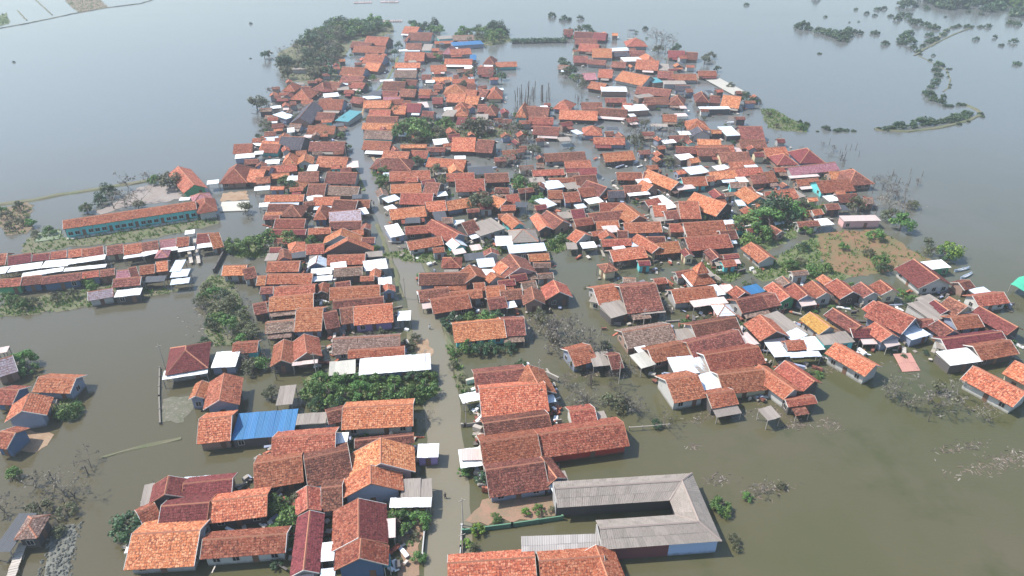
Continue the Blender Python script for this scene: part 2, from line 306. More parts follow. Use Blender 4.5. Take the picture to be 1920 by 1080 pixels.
('F', -33.28, 175.4, 0.418, 4.02, 7.04, 2.18, 2.62, 'w', '-', 0),
('S', -25.44, 176.71, 0.168, 9.9, 5.06, 1.99, 3.26, 'r', '-', 0),
('E', -18.75, 174.18, 2.306, 12.49, 6.3, 2.45, 4.21, 'r', 's', 0),
('S', -24.07, 168.48, 0.366, 9.68, 5.39, 1.9, 3.25, 'r', 'w', 0),
('E', -15.01, 166.87, 2.112, 4.57, 4.45, 2.15, 3.36, 's', 't', 0),
('S', -12.62, 177.11, 0.575, 4.11, 7.56, 2.27, 4.4, 'd', '-', 0),
('F', -7.43, 177.45, 0.619, 8.6, 7.64, 2.36, 2.65, 'g', '-', 0),
('F', -2.21, 169.07, 0.082, 4.72, 5.31, 2.26, 2.5, 'w', '-', 0),
('F', -9.78, 165.44, 0.311, 2.97, 3.14, 2.22, 2.3, 'v', '-', 0),
('F', -6.71, 156.52, 0.186, 4.5, 4.22, 2.34, 2.64, 's', '-', 0),
('H', -15.6, 156.67, 1.598, 5.61, 5.11, 2.4, 3.81, 'r', '-', 0),
('S', -16.88, 148.88, 0.051, 12.43, 6.2, 2.24, 3.82, 'd', '-', 0),
('E', -9.77, 149.85, 1.939, 5.79, 5.91, 2.53, 4.16, 'r', '-', 0),
('E', -4.52, 148.18, 2.133, 2.76, 4.24, 2.64, 3.86, 'o', '-', 0),
('E', -1.91, 153.61, 2.178, 3.8, 5.34, 2.21, 3.66, 'o', '-', 0),
('S', -1.92, 184.7, 0.104, 4.3, 3.22, 2.26, 3.11, 'r', '-', 0),
('F', -22.95, 200.88, 0.306, 5.1, 3.16, 2.27, 2.42, 'w', '-', 0),
('S', -45.71, 179.49, 0.088, 4.9, 2.22, 2.21, 2.83, 'o', '-', 0),
('S', 18.52, 234.06, 0.149, 14.83, 6.49, 1.91, 3.74, 'd', '-', 0),
('S', 22.52, 227.15, 0.133, 9.34, 5.67, 1.96, 3.4, 'r', '-', 0),
('S', 37.26, 233.94, 0.228, 11.39, 7.51, 2.06, 4.03, 'o', 'k', 0),
('S', 12.06, 219.96, 0.108, 10.85, 4.45, 1.71, 2.97, 'r', 'y', 0),
('S', 23.43, 221.26, 0.046, 10.37, 5.31, 1.7, 3.13, 'm', '-', 0),
('F', 8.43, 211.11, 0.226, 4.9, 5.57, 2.29, 2.69, 'g', '-', 0),
('S', 16.47, 213.01, 0.064, 8.78, 3.49, 1.9, 2.79, 'r', '-', 0),
('F', 13.23, 208.79, 0.363, 6.07, 6.14, 2.19, 2.41, 's', '-', 0),
('F', 19.22, 207.5, 0.352, 4.67, 4.65, 2.33, 2.54, 'g', '-', 0),
('S', 23.9, 211.83, 0.155, 7.07, 8.21, 2.09, 4.2, 'd', '-', 0),
('S', 38.9, 216.32, 0.0, 8.35, 6.02, 1.87, 3.42, 'r', '-', 0),
('S', 46.01, 215.42, -0.241, 4.77, 5.43, 2.19, 3.69, 'd', '-', 0),
('E', 43.26, 205.92, 2.158, 5.15, 6.32, 2.36, 4.13, 'o', '-', 0),
('S', 39.54, 205.65, 0.128, 8.25, 5.77, 1.93, 3.4, 'd', '-', 0),
('F', 39.78, 200.79, 0.22, 7.08, 2.13, 2.47, 2.58, 'w', '-', 0),
('E', 26.97, 204.92, 2.374, 8.2, 8.27, 1.96, 4.16, 'd', '-', 0),
('S', 32.57, 201.78, 0.056, 5.46, 4.92, 1.79, 3.14, 'k', '-', 0),
('S', 13.43, 200.58, 0.0, 4.55, 6.05, 2.2, 3.75, 'r', '-', 0),
('F', 10.28, 194.05, 0.624, 4.12, 6.23, 2.45, 2.72, 's', '-', 0),
('S', 18.19, 198.59, 0.196, 5.09, 6.76, 2.1, 3.98, 'r', '-', 0),
('S', 23.12, 202.52, 0.198, 5.2, 6.38, 2.06, 3.82, 'r', '-', 0),
('F', 25.2, 196.21, 0.397, 5.09, 3.76, 2.24, 2.34, 'w', '-', 0),
('E', 34.81, 185.55, 1.952, 10.0, 7.1, 2.27, 4.26, 'o', '-', 0),
('S', 30.31, 191.65, 0.0, 7.98, 6.23, 1.88, 3.51, 'r', '-', 0),
('S', 27.46, 185.4, 0.242, 11.14, 6.16, 1.97, 3.51, 'd', '-', 0),
('S', 19.16, 186.61, 0.222, 4.08, 6.74, 1.96, 3.73, 'm', '-', 0),
('S', 20.4, 181.32, 0.304, 5.79, 4.55, 2.06, 3.3, 'r', '-', 0),
('S', 27.23, 179.42, 0.129, 6.61, 4.75, 2.03, 3.37, 'o', '-', 0),
('E', 8.45, 179.67, 1.826, 9.1, 4.33, 2.44, 3.7, 'o', '-', 0),
('E', 12.37, 181.35, 2.118, 8.46, 6.26, 2.37, 4.15, 'd', '-', 0),
('S', 36.91, 177.54, 0.078, 10.67, 6.33, 2.11, 3.86, 'r', '-', 0),
('S', 42.57, 194.85, 0.539, 5.29, 4.88, 1.95, 3.26, 'r', '-', 0),
('S', 43.75, 188.69, 0.069, 3.99, 7.25, 2.13, 4.07, 'o', '-', 0),
('F', 44.0, 183.14, 0.223, 6.02, 2.55, 2.19, 2.27, 'g', '-', 0),
('F', 46.58, 195.06, 0.425, 5.1, 8.91, 2.09, 2.49, 'w', '-', 0),
('S', 46.65, 185.83, 0.207, 4.36, 5.7, 2.09, 3.66, 'd', '-', 0),
('S', 52.35, 189.14, 0.0, 6.04, 11.57, 2.16, 5.16, 'r', '-', 0),
('F', 58.67, 191.81, -0.162, 4.66, 6.38, 2.51, 2.77, 'g', '-', 0),
('E', 59.72, 192.08, 2.318, 11.41, 10.03, 2.35, 4.99, 'o', '-', 0),
('E', 49.13, 211.47, 2.208, 13.64, 6.89, 2.3, 4.25, 'o', '-', 0),
('S', 58.87, 210.78, 0.136, 8.06, 6.57, 2.19, 4.03, 'o', '-', 0),
('F', 55.32, 206.43, 0.282, 6.13, 3.85, 2.39, 2.66, 'v', '-', 0),
('F', 62.26, 220.59, 0.315, 7.62, 5.93, 2.42, 2.76, 's', '-', 0),
('S', 63.05, 241.37, 0.0, 5.78, 5.62, 1.73, 3.23, 'd', '-', 0),
('F', 61.17, 233.11, 0.266, 5.92, 5.06, 2.5, 2.69, 'w', '-', 0),
('S', 72.07, 238.68, 0.046, 11.55, 7.19, 2.12, 4.04, 'd', '-', 0),
('S', 78.27, 233.96, 0.093, 11.07, 8.35, 1.85, 3.93, 'd', '-', 0),
('S', 79.08, 227.56, 0.257, 9.76, 4.83, 1.86, 3.09, 'r', '-', 0),
('F', 71.33, 223.06, 0.349, 5.32, 3.54, 2.38, 2.64, 'w', '-', 0),
('S', 69.69, 216.81, 0.239, 9.68, 6.25, 2.15, 3.84, 'o', '-', 0),
('S', 78.11, 219.1, 0.101, 11.45, 8.25, 1.89, 3.97, 'r', '-', 0),
('S', 80.52, 213.33, 0.198, 5.66, 6.65, 2.05, 3.83, 'd', '-', 0),
('E', 74.34, 198.33, 1.84, 8.37, 7.39, 2.32, 4.34, 'o', '-', 0),
('S', 72.69, 208.16, 0.0, 5.13, 3.94, 2.16, 3.17, 'b', '-', 0),
('E', 18.88, 171.39, 2.232, 3.85, 6.51, 2.22, 3.97, 'o', 'w', 0),
('E', 26.35, 171.42, 1.746, 3.29, 4.57, 2.37, 3.7, 'r', '-', 0),
('S', 30.97, 173.85, -0.083, 2.95, 4.26, 1.93, 3.09, 'd', '-', 0),
('S', 28.35, 168.25, 0.096, 8.09, 4.35, 2.26, 3.37, 'r', '-', 0),
('F', 20.79, 167.0, 0.188, 4.11, 3.22, 2.08, 2.26, 'w', '-', 0),
('F', 28.84, 164.42, 0.265, 3.45, 1.94, 2.47, 2.61, 'w', '-', 0),
('S', 30.3, 161.54, 0.247, 9.71, 6.31, 2.28, 3.94, 'o', 'k', 0),
('F', 34.15, 167.72, 0.105, 3.69, 3.39, 2.26, 2.45, 's', '-', 0),
('E', 36.76, 166.48, 2.112, 9.08, 4.65, 2.55, 3.8, 'o', '-', 0),
('S', 41.14, 165.46, 0.199, 7.55, 6.4, 2.04, 3.76, 'o', 'k', 0),
('H', 24.38, 153.82, 1.935, 4.33, 3.79, 2.53, 3.64, 'd', '-', 0),
('S', 47.16, 178.0, 0.0, 4.6, 5.38, 1.85, 3.21, 'r', '-', 0),
('S', 53.96, 176.68, 0.138, 11.85, 8.88, 2.13, 4.52, 'r', '-', 0),
('S', 53.08, 168.76, 0.182, 12.64, 7.95, 1.98, 4.01, 'r', 'k', 0),
('S', 59.94, 172.91, 0.171, 4.7, 5.48, 2.16, 3.64, 'd', '-', 0),
('S', 63.42, 177.81, 0.168, 5.03, 3.82, 2.18, 3.22, 'd', '-', 0),
('S', 65.79, 162.11, -1.283, 8.46, 5.75, 1.91, 3.44, 'r', 'w', 0),
('F', 62.6, 180.37, 0.136, 3.21, 2.48, 2.47, 2.66, 's', '-', 0),
('E', 0.21, 180.94, 2.06, 7.66, 4.55, 2.19, 3.5, 'o', '-', 0),
('S', -0.17, 197.35, 0.295, 4.06, 6.13, 2.08, 3.8, 'r', '-', 0),
('H', 3.1, 172.55, 0.102, 7.74, 7.6, 2.08, 4.15, 'g', '-', 0),
('F', 3.97, 164.46, 0.162, 10.18, 4.29, 2.47, 2.69, 's', '-', 0),
('E', 0.84, 153.92, 1.919, 7.54, 8.78, 2.21, 4.55, 'd', '-', 0),
('S', 6.99, 160.34, 0.131, 5.48, 3.96, 1.99, 2.99, 'o', '-', 0),
('S', 7.71, 156.05, 0.0, 4.46, 2.86, 2.01, 2.78, 'b', '-', 0),
('S', 94.73, 239.78, 0.155, 8.66, 7.14, 1.69, 3.65, 'o', '-', 0),
('H', 95.03, 230.65, 1.653, 8.63, 7.61, 2.13, 4.51, 'm', '-', 0),
('H', 104.3, 233.65, 1.613, 11.23, 8.96, 2.15, 5.22, 'm', '-', 0),
('S', 101.57, 222.1, 0.276, 18.79, 6.21, 2.15, 3.89, 'p', '-', 0),
('F', 96.94, 215.51, 0.176, 10.54, 1.78, 2.36, 2.5, 'v', '-', 0),
('S', 107.99, 216.97, 0.063, 5.43, 7.08, 1.75, 3.54, 'o', '-', 0),
('S', 96.46, 211.89, 0.205, 8.15, 4.61, 1.74, 2.92, 'r', '-', 0),
('S', 103.03, 207.79, 0.16, 11.92, 8.79, 1.92, 4.24, 'r', '-', 0),
('H', 112.24, 214.07, 1.75, 10.97, 9.28, 2.15, 5.16, 'd', '-', 0),
('S', 84.39, 215.73, 0.233, 4.87, 7.83, 1.75, 3.8, 'r', '-', 0),
('S', 85.39, 201.06, 0.302, 6.79, 7.16, 2.02, 3.9, 'r', '-', 0),
('F', 89.74, 201.23, 0.42, 3.26, 4.62, 2.11, 2.37, 'g', '-', 0),
('S', 103.72, 198.4, 0.145, 6.85, 5.64, 1.95, 3.48, 'd', '-', 0),
('F', 99.3, 197.68, 0.255, 4.74, 3.64, 2.3, 2.58, 'w', '-', 0),
('F', 101.47, 183.01, 0.04, 11.01, 3.59, 2.52, 2.63, 'v', 'p', 0),
('S', 84.83, 179.86, 0.17, 6.61, 3.17, 2.2, 3.07, 'd', '-', 0),
('F', 90.43, 181.24, 0.205, 4.26, 3.97, 2.2, 2.33, 'w', '-', 0),
('S', 103.17, 149.7, -1.432, 9.94, 9.35, 2.17, 4.61, 'm', 'w', 0),
('F', 108.19, 155.21, 0.21, 8.23, 3.74, 2.42, 2.7, 'w', 'G', 0),
('S', 81.43, 201.26, 0.0, 4.58, 3.78, 1.93, 2.91, 'r', '-', 0),
('F', -108.1, 118.85, 0.273, 1.74, 2.13, 2.3, 2.43, 'v', '-', 0),
('S', -103.95, 113.06, 0.649, 3.56, 7.06, 2.49, 4.39, 'v', 'b', 0),
('S', -89.94, 107.75, -0.062, 7.72, 5.72, 2.25, 3.74, 'o', 's', 0),
('E', -90.82, 99.36, 1.877, 5.32, 6.85, 2.72, 4.63, 'o', 's', 0),
('S', -97.39, 104.31, -0.076, 4.03, 5.62, 2.13, 3.61, 'r', 'B', 0),
('F', -88.34, 102.32, 0.286, 1.37, 1.09, 2.17, 2.24, 'g', '-', 0),
('S', -98.94, 141.78, 0.372, 5.41, 4.56, 2.06, 3.23, 'v', 'w', 0),
('F', -92.73, 142.32, 0.233, 5.76, 3.08, 2.1, 2.26, 'w', 'k', 0),
('H', -67.32, 115.55, 1.872, 9.59, 8.05, 2.69, 5.25, 'm', 'g', 0),
('F', -66.33, 111.24, 0.253, 8.55, 2.73, 2.24, 2.45, 'w', '-', 0),
('F', -59.74, 115.72, 0.109, 4.91, 5.26, 2.1, 2.33, 'w', 's', 0),
('E', -60.9, 104.8, 1.681, 4.73, 2.84, 2.71, 3.45, 'o', 's', 0),
('E', -55.97, 104.18, 1.808, 8.3, 6.45, 2.68, 4.44, 'r', '-', 0),
('S', -56.87, 120.2, 0.118, 5.2, 4.42, 2.11, 3.25, 'r', '-', 0),
('S', -52.31, 142.45, 0.144, 9.56, 6.51, 2.25, 3.95, 'r', '-', 0),
('S', -51.8, 137.79, 0.17, 10.04, 6.85, 2.31, 4.03, 'o', '-', 0),
('S', -45.58, 130.82, 0.069, 5.96, 9.93, 2.21, 5.01, 'o', 's', 0),
('S', -51.71, 127.73, 0.171, 6.03, 5.04, 2.32, 3.66, 'b', '-', 0),
('S', -58.73, 135.47, 0.388, 2.95, 5.26, 2.1, 3.46, 'd', '-', 0),
('S', -37.65, 141.83, 0.116, 11.83, 6.03, 2.5, 4.14, 'o', '-', 0),
('S', -36.13, 137.73, 0.173, 11.63, 4.09, 2.3, 3.32, 'd', '-', 0),
('S', -41.12, 130.48, 0.347, 3.07, 7.42, 2.29, 4.33, 'd', '-', 0),
('S', -37.73, 132.26, 0.237, 2.94, 7.25, 2.3, 4.25, 'd', '-', 0),
('S', -31.67, 132.37, 0.165, 8.7, 8.06, 2.54, 4.72, 'o', 'm', 0),
('F', -24.65, 131.84, 0.092, 2.93, 3.84, 2.37, 2.48, 'w', '-', 0),
('E', -48.05, 117.15, 1.762, 7.54, 4.69, 2.31, 3.66, 'r', '-', 0),
('E', -43.62, 118.79, 1.899, 7.04, 5.68, 2.51, 4.15, 'r', '-', 0),
('F', -42.82, 114.22, 0.203, 5.12, 1.19, 2.46, 2.55, 'v', '-', 0),
('S', -31.16, 121.04, 0.1, 14.19, 6.45, 2.29, 4.11, 'b', '-', 0),
('S', -28.55, 117.85, 0.111, 11.72, 3.26, 2.48, 3.39, 'o', '-', 0),
('F', -34.81, 112.85, 0.164, 5.3, 4.33, 2.12, 2.42, 'c', '-', 0),
('F', -24.11, 113.77, 0.129, 14.54, 5.06, 2.26, 2.65, 'w', 'B', 0),
('F', -43.76, 103.77, 0.125, 3.06, 5.62, 2.55, 2.76, 'g', '-', 0),
('F', -37.7, 97.4, 0.116, 6.18, 2.95, 2.26, 2.38, 'g', '-', 0),
('S', -32.9, 98.46, 0.364, 3.54, 4.46, 2.33, 3.49, 'd', '-', 0),
('S', -24.93, 98.57, 0.081, 12.98, 7.65, 2.43, 4.37, 'o', 'w', 0),
('S', -7.48, 126.51, 0.175, 11.4, 8.0, 2.18, 4.3, 'o', 't', 0),
('S', -18.88, 141.58, 0.244, 7.33, 5.65, 2.06, 3.54, 'd', '-', 0),
('S', -11.06, 140.84, 0.156, 7.62, 4.14, 2.47, 3.62, 'r', '-', 0),
('S', -14.66, 137.48, 0.282, 9.14, 6.78, 2.15, 3.85, 'r', '-', 0),
('S', -4.08, 142.48, 0.162, 4.82, 5.35, 2.43, 3.93, 'o', '-', 0),
('S', -3.71, 137.46, 0.267, 4.32, 5.26, 2.34, 3.68, 'd', '-', 0),
('F', -0.36, 136.76, 0.29, 2.6, 2.51, 2.17, 2.36, 'w', '-', 0),
('F', -21.62, 141.84, 0.239, 2.57, 1.5, 2.52, 2.56, 'w', '-', 0),
('S', -0.27, 141.54, 0.146, 5.29, 4.83, 2.11, 3.38, 'd', '-', 0),
('E', 4.98, 139.43, 1.66, 5.78, 5.19, 2.37, 3.85, 'd', '-', 0),
('E', 10.69, 141.93, 1.772, 5.71, 6.55, 2.41, 4.28, 'r', '-', 0),
('S', 0.08, 127.97, 0.096, 5.29, 7.62, 2.18, 4.21, 'd', '-', 0),
('F', 1.51, 128.38, 0.283, 3.7, 5.04, 2.54, 2.86, 'g', '-', 0),
('S', 22.52, 141.72, 0.263, 6.74, 8.43, 2.08, 4.21, 'r', '-', 0),
('S', 29.62, 139.85, 0.19, 8.9, 13.0, 2.38, 5.78, 'd', '-', 0),
('F', 21.9, 139.07, -0.443, 6.1, 4.67, 2.23, 2.47, 'g', '-', 0),
('F', 24.06, 134.51, 0.452, 5.82, 5.28, 2.34, 2.75, 'g', '-', 0),
('F', 32.51, 134.01, 0.17, 5.95, 1.73, 2.17, 2.27, 'g', '-', 0),
('S', 43.17, 141.44, 0.198, 10.8, 6.2, 2.16, 3.82, 'o', 'g', 0),
('F', 49.27, 142.86, 0.281, 3.05, 4.57, 2.42, 2.57, 'w', '-', 0),
('F', 46.48, 137.82, 0.218, 8.81, 2.64, 2.29, 2.46, 'v', '-', 0),
('H', 49.1, 134.64, 1.661, 4.91, 4.31, 2.17, 3.52, 'w', '-', 0),
('E', 54.68, 141.29, 1.964, 3.32, 4.69, 2.43, 3.73, 'r', '-', 0),
('F', 58.69, 143.43, 0.365, 4.28, 3.42, 2.36, 2.59, 'B', '-', 0),
('S', 55.6, 137.46, 0.331, 7.3, 6.42, 2.08, 3.79, 'd', '-', 0),
('S', 29.29, 124.54, 0.272, 11.44, 7.4, 2.12, 4.06, 'b', '-', 0),
('F', 27.57, 119.3, 0.324, 2.53, 1.87, 2.22, 2.27, 'w', '-', 0),
('S', 32.56, 118.34, 0.318, 8.78, 5.61, 2.25, 3.73, 'r', '-', 0),
('F', 27.16, 115.15, 0.423, 3.58, 4.53, 2.38, 2.72, 'c', '-', 0),
('F', 38.31, 123.97, 0.19, 5.97, 5.17, 2.24, 2.51, 'g', '-', 0),
('S', 44.38, 126.45, 0.274, 11.04, 7.6, 2.46, 4.59, 'd', '-', 0),
('S', 42.92, 120.99, 0.369, 13.09, 6.32, 2.57, 4.36, 'd', '-', 0),
('F', 50.72, 122.72, 0.33, 4.04, 4.47, 2.2, 2.36, 'v', '-', 0),
('S', 45.44, 115.82, 0.248, 12.56, 7.17, 2.57, 4.37, 'r', '-', 0),
('F', 36.12, 113.51, 0.141, 7.05, 5.47, 2.27, 2.63, 's', '-', 0),
('F', 39.61, 113.64, 0.324, 4.52, 4.72, 2.31, 2.53, 'g', '-', 0),
('S', 33.17, 106.44, 0.257, 6.88, 8.57, 2.56, 4.78, 'r', 'w', 0),
('F', 39.27, 107.67, 0.355, 5.22, 5.38, 2.33, 2.7, 's', '-', 0),
('S', 45.51, 108.99, 0.166, 9.75, 7.62, 2.17, 4.16, 'r', '-', 0),
('S', 40.0, 103.34, 0.241, 5.59, 5.22, 2.35, 3.75, 'r', '-', 0),
('S', 13.04, 98.23, 0.185, 4.81, 6.02, 2.2, 3.79, 'r', 'w', 0),
('F', 16.65, 98.19, 0.211, 2.07, 2.87, 2.08, 2.17, 'g', '-', 0),
('S', 14.03, 117.28, 0.394, 5.28, 6.75, 2.27, 3.99, 'r', 's', 0),
('F', 18.42, 115.38, 0.13, 4.12, 4.64, 2.53, 2.72, 'g', '-', 0),
('S', 20.99, 115.19, 0.254, 2.63, 5.72, 2.24, 3.81, 'd', '-', 0),
('E', 64.34, 141.11, 1.826, 7.03, 4.64, 2.6, 3.84, 'r', 'G', 0),
('E', 69.06, 141.12, 1.776, 5.59, 4.36, 2.63, 3.86, 'r', '-', 0),
('E', 73.94, 142.43, 1.784, 5.85, 4.79, 2.41, 3.76, 'r', '-', 0),
('E', 80.19, 142.77, 1.797, 6.34, 6.14, 2.34, 3.99, 'r', '-', 0),
('E', 85.19, 141.84, 1.771, 5.0, 4.8, 2.65, 3.97, 'd', '-', 0),
('E', 90.26, 142.99, 1.754, 4.57, 4.98, 2.65, 3.98, 'r', '-', 0),
('S', 60.49, 139.03, 0.294, 3.98, 6.03, 2.11, 3.62, 'd', '-', 0),
('E', 56.13, 125.63, 1.817, 6.73, 7.14, 2.67, 4.66, 'r', '-', 0),
('F', 61.24, 128.9, 0.45, 4.92, 9.09, 2.05, 2.31, 'g', '-', 0),
('E', 68.48, 127.8, 1.927, 6.37, 5.12, 2.71, 4.13, 'y', '-', 0),
('E', 74.9, 129.0, 1.995, 7.85, 5.0, 2.74, 4.04, 'd', '-', 0),
('S', 77.24, 125.38, 0.042, 5.93, 4.28, 2.39, 3.48, 'm', '-', 0),
('F', 70.29, 122.9, 0.17, 7.2, 3.85, 2.41, 2.64, 'g', '-', 0),
('F', 62.1, 124.39, 0.549, 4.79, 3.06, 2.36, 2.47, 's', '-', 0),
('F', 56.27, 118.7, 0.11, 3.35, 5.09, 2.52, 2.69, 's', '-', 0),
('S', 60.57, 120.85, 0.134, 4.27, 3.66, 2.13, 3.13, 'r', '-', 0),
('F', 64.6, 121.37, 0.116, 4.1, 4.68, 2.1, 2.24, 'w', '-', 0),
('F', 61.6, 117.25, 0.088, 6.87, 1.76, 2.28, 2.39, 's', '-', 0),
('E', 80.93, 124.22, 1.889, 5.07, 5.2, 2.75, 4.23, 'r', '-', 0),
('E', 85.03, 133.06, 1.914, 5.96, 5.78, 2.31, 3.94, 'r', '-', 0),
('E', 86.31, 130.2, 2.199, 8.66, 9.13, 2.72, 5.14, 'r', 's', 0),
('S', 92.5, 128.8, 0.188, 4.19, 3.19, 2.47, 3.29, 'd', '-', 0),
('F', 88.66, 125.9, 0.379, 5.7, 4.95, 2.2, 2.33, 's', '-', 0),
('F', 96.27, 133.96, 0.375, 5.63, 7.29, 2.43, 2.82, 'g', '-', 0),
('E', 102.77, 134.51, 1.995, 4.63, 6.73, 2.71, 4.57, 'd', '-', 0),
('E', 99.4, 134.77, 1.777, 4.54, 4.05, 2.34, 3.42, 'm', '-', 0),
('S', 112.82, 139.33, 0.204, 8.58, 5.17, 2.17, 3.62, 'r', '-', 0),
('F', 113.62, 142.7, 0.26, 4.71, 3.33, 2.15, 2.26, 's', '-', 0),
('F', 98.83, 138.96, 0.381, 4.71, 3.34, 2.23, 2.33, 'g', '-', 0),
('E', 108.95, 129.22, 1.963, 9.19, 5.34, 2.51, 4.02, 'm', '-', 0),
('S', 101.56, 129.47, 0.175, 6.86, 5.58, 2.42, 3.85, 'r', 's', 0),
('E', 95.57, 125.9, 1.815, 4.37, 5.21, 2.37, 3.81, 'd', '-', 0),
('S', 99.26, 122.35, 0.193, 15.08, 4.55, 2.44, 3.65, 'm', '-', 0),
('F', 93.63, 116.29, 0.203, 7.8, 4.52, 2.34, 2.67, 'w', '-', 0),
('F', 92.78, 120.77, -0.447, 2.76, 3.43, 2.12, 2.26, 'g', '-', 0),
('S', 101.59, 119.05, 0.242, 9.63, 5.82, 2.35, 3.9, 'r', '-', 0),
('E', 70.68, 114.75, 2.142, 9.24, 5.85, 2.75, 4.38, 'o', 'w', 0),
('E', 52.16, 107.58, 2.079, 9.04, 5.13, 2.63, 4.04, 'o', 'w', 0),
('E', 57.34, 109.34, 2.062, 7.51, 5.19, 2.69, 4.19, 'r', 'k', 0),
('S', 55.28, 102.54, 0.187, 6.17, 2.7, 2.25, 2.93, 'r', '-', 0),
('E', 95.36, 106.49, 2.129, 9.95, 6.97, 2.43, 4.33, 'o', 'w', 0),
('E', 103.06, 110.11, 2.105, 4.57, 6.99, 2.74, 4.63, 'o', '-', 0),
('F', 48.35, 98.77, 0.317, 2.92, 3.19, 2.36, 2.56, 'g', '-', 0),
('S', -89.84, 92.09, -0.168, 2.94, 5.4, 2.58, 3.94, 'r', 'B', 0),
('E', -56.19, 79.52, 1.833, 4.07, 5.3, 2.68, 4.12, 'm', '-', 0),
('S', -50.09, 80.9, 0.143, 7.8, 5.24, 2.15, 3.57, 'm', '-', 0),
('F', -59.42, 78.88, 0.26, 1.58, 4.48, 2.47, 2.73, 'g', '-', 0),
('F', -52.45, 82.69, 0.094, 5.3, 1.29, 2.07, 2.17, 's', '-', 0),
('S', -57.75, 75.19, 0.73, 2.71, 4.55, 2.29, 3.52, 'r', '-', 0),
('S', -51.56, 75.58, 0.105, 7.28, 6.53, 2.46, 4.15, 'm', '-', 0),
('S', -43.83, 77.01, 0.166, 9.15, 6.15, 2.3, 3.9, 'o', 'k', 0),
('S', -52.1, 69.95, 0.068, 10.0, 9.14, 2.15, 4.44, 'o', '-', 0),
('S', -40.27, 69.67, 0.094, 12.36, 4.9, 2.46, 3.75, 'r', 'w', 0),
('H', -74.29, 72.38, 1.681, 4.52, 3.35, 2.63, 3.77, 'b', '-', 0),
('F', -76.7, 71.66, 0.0, 2.7, 7.06, 2.2, 2.45, 'k', '-', 0),
('S', -36.57, 90.51, 0.116, 10.86, 7.49, 2.57, 4.64, 'r', '-', 0),
('F', -30.64, 91.9, 0.07, 2.38, 2.94, 2.5, 2.65, 'w', '-', 0),
('S', -39.66, 85.0, 0.245, 7.77, 8.09, 2.15, 4.28, 'r', '-', 0),
('S', -31.68, 86.13, 0.321, 7.43, 9.08, 2.21, 4.48, 'd', '-', 0),
('E', -32.86, 77.43, 1.846, 4.88, 3.89, 2.58, 3.63, 'r', '-', 0),
('S', -29.31, 79.33, 0.162, 3.33, 6.79, 2.15, 3.96, 'd', '-', 0),
('S', -22.75, 91.37, 0.144, 10.37, 2.56, 2.57, 3.29, 'd', '-', 0),
('E', -22.26, 86.02, 1.729, 6.07, 10.96, 2.53, 5.42, 'o', '-', 0),
('E', -23.08, 80.72, 1.755, 4.04, 9.95, 2.68, 5.31, 'o', 's', 0),
('E', -23.55, 72.37, 1.759, 7.64, 8.28, 2.57, 4.75, 'r', '-', 0),
('E', -22.18, 66.62, 1.687, 3.44, 7.75, 2.79, 4.95, 'r', 'B', 0),
('E', -30.86, 69.3, 1.732, 10.95, 4.13, 2.52, 3.63, 'm', '-', 0),
('F', -16.68, 80.35, 0.071, 3.13, 3.92, 2.33, 2.63, 'g', '-', 0),
('F', -14.16, 80.51, 0.12, 1.86, 4.03, 2.26, 2.41, 'g', '-', 0),
('F', -16.36, 77.44, 0.033, 6.65, 1.91, 2.31, 2.45, 'w', '-', 0),
('F', -14.74, 89.11, 0.043, 3.68, 3.21, 2.24, 2.43, 'w', 'm', 0),
('F', -27.52, 67.92, 0.117, 1.97, 3.33, 2.51, 2.65, 'w', '-', 0),
('F', -19.06, 72.22, 0.122, 2.01, 3.54, 2.46, 2.65, 'v', '-', 0),
('F', -18.57, 66.6, 0.206, 1.11, 2.19, 2.12, 2.18, 't', '-', 0),
('F', -6.59, 87.95, 0.05, 4.44, 2.64, 2.52, 2.65, 'v', '-', 0),
('F', -26.8, 64.54, 0.106, 2.08, 1.38, 2.27, 2.37, 's', '-', 0),
('S', 11.89, 92.43, 0.185, 16.69, 7.66, 2.39, 4.42, 'r', 'R', 0),
('E', 6.21, 84.03, 2.044, 5.44, 3.85, 2.44, 3.54, 'd', '-', 0),
('F', -45.42, 95.85, 0.125, 10.91, 6.81, 2.18, 2.52, 'B', 'k', 0),
('S', -53.82, 95.05, 0.165, 5.72, 8.19, 2.48, 4.69, 'o', 'b', 0),
('S', -2.44, 109.51, 0.171, 10.52, 7.51, 2.17, 4.09, 'd', 't', 0),
('E', 4.42, 107.05, 1.865, 7.98, 6.53, 2.65, 4.51, 'r', '-', 0),
('S', 0.06, 103.68, 0.127, 12.85, 9.77, 2.15, 4.91, 'o', 's', 0),
('F', -7.95, 103.77, 0.35, 4.08, 2.66, 2.12, 2.21, 'w', '-', 0),
('S', 0.74, 95.53, 0.201, 12.25, 7.0, 2.14, 3.99, 'd', '-', 0),
('S', -0.55, 89.48, 0.194, 10.22, 8.91, 2.41, 4.89, 'r', '-', 0),
('S', 0.47, 83.52, 0.193, 10.01, 8.21, 2.18, 4.42, 'd', 's', 0),
('F', -6.95, 87.64, 0.169, 4.42, 4.28, 2.1, 2.34, 'w', '-', 0),
('S', -3.01, 65.79, 0.082, 12.8, 4.65, 2.23, 3.44, 'o', '-', 0),
('S', 8.68, 65.59, 0.09, 9.54, 7.06, 2.13, 4.06, 'o', '-', 0),
('E', 13.18, 64.59, 1.779, 6.88, 5.7, 2.36, 3.99, 'o', '-', 0),
('F', 8.14, 83.06, 0.213, 2.22, 2.31, 2.22, 2.35, 'g', '-', 0),
('S', -80.4, 370.17, 0.261, 4.0, 2.9, 2.02, 2.77, 'd', '-', 0),
('E', -79.35, 378.7, 2.039, 3.41, 3.53, 2.41, 3.33, 'r', '-', 0),
('E', -79.91, 345.34, 1.687, 4.59, 2.75, 2.2, 2.91, 'o', '-', 0),
('S', -66.94, 264.52, 0.226, 2.98, 3.61, 1.95, 2.89, 'b', '-', 0),
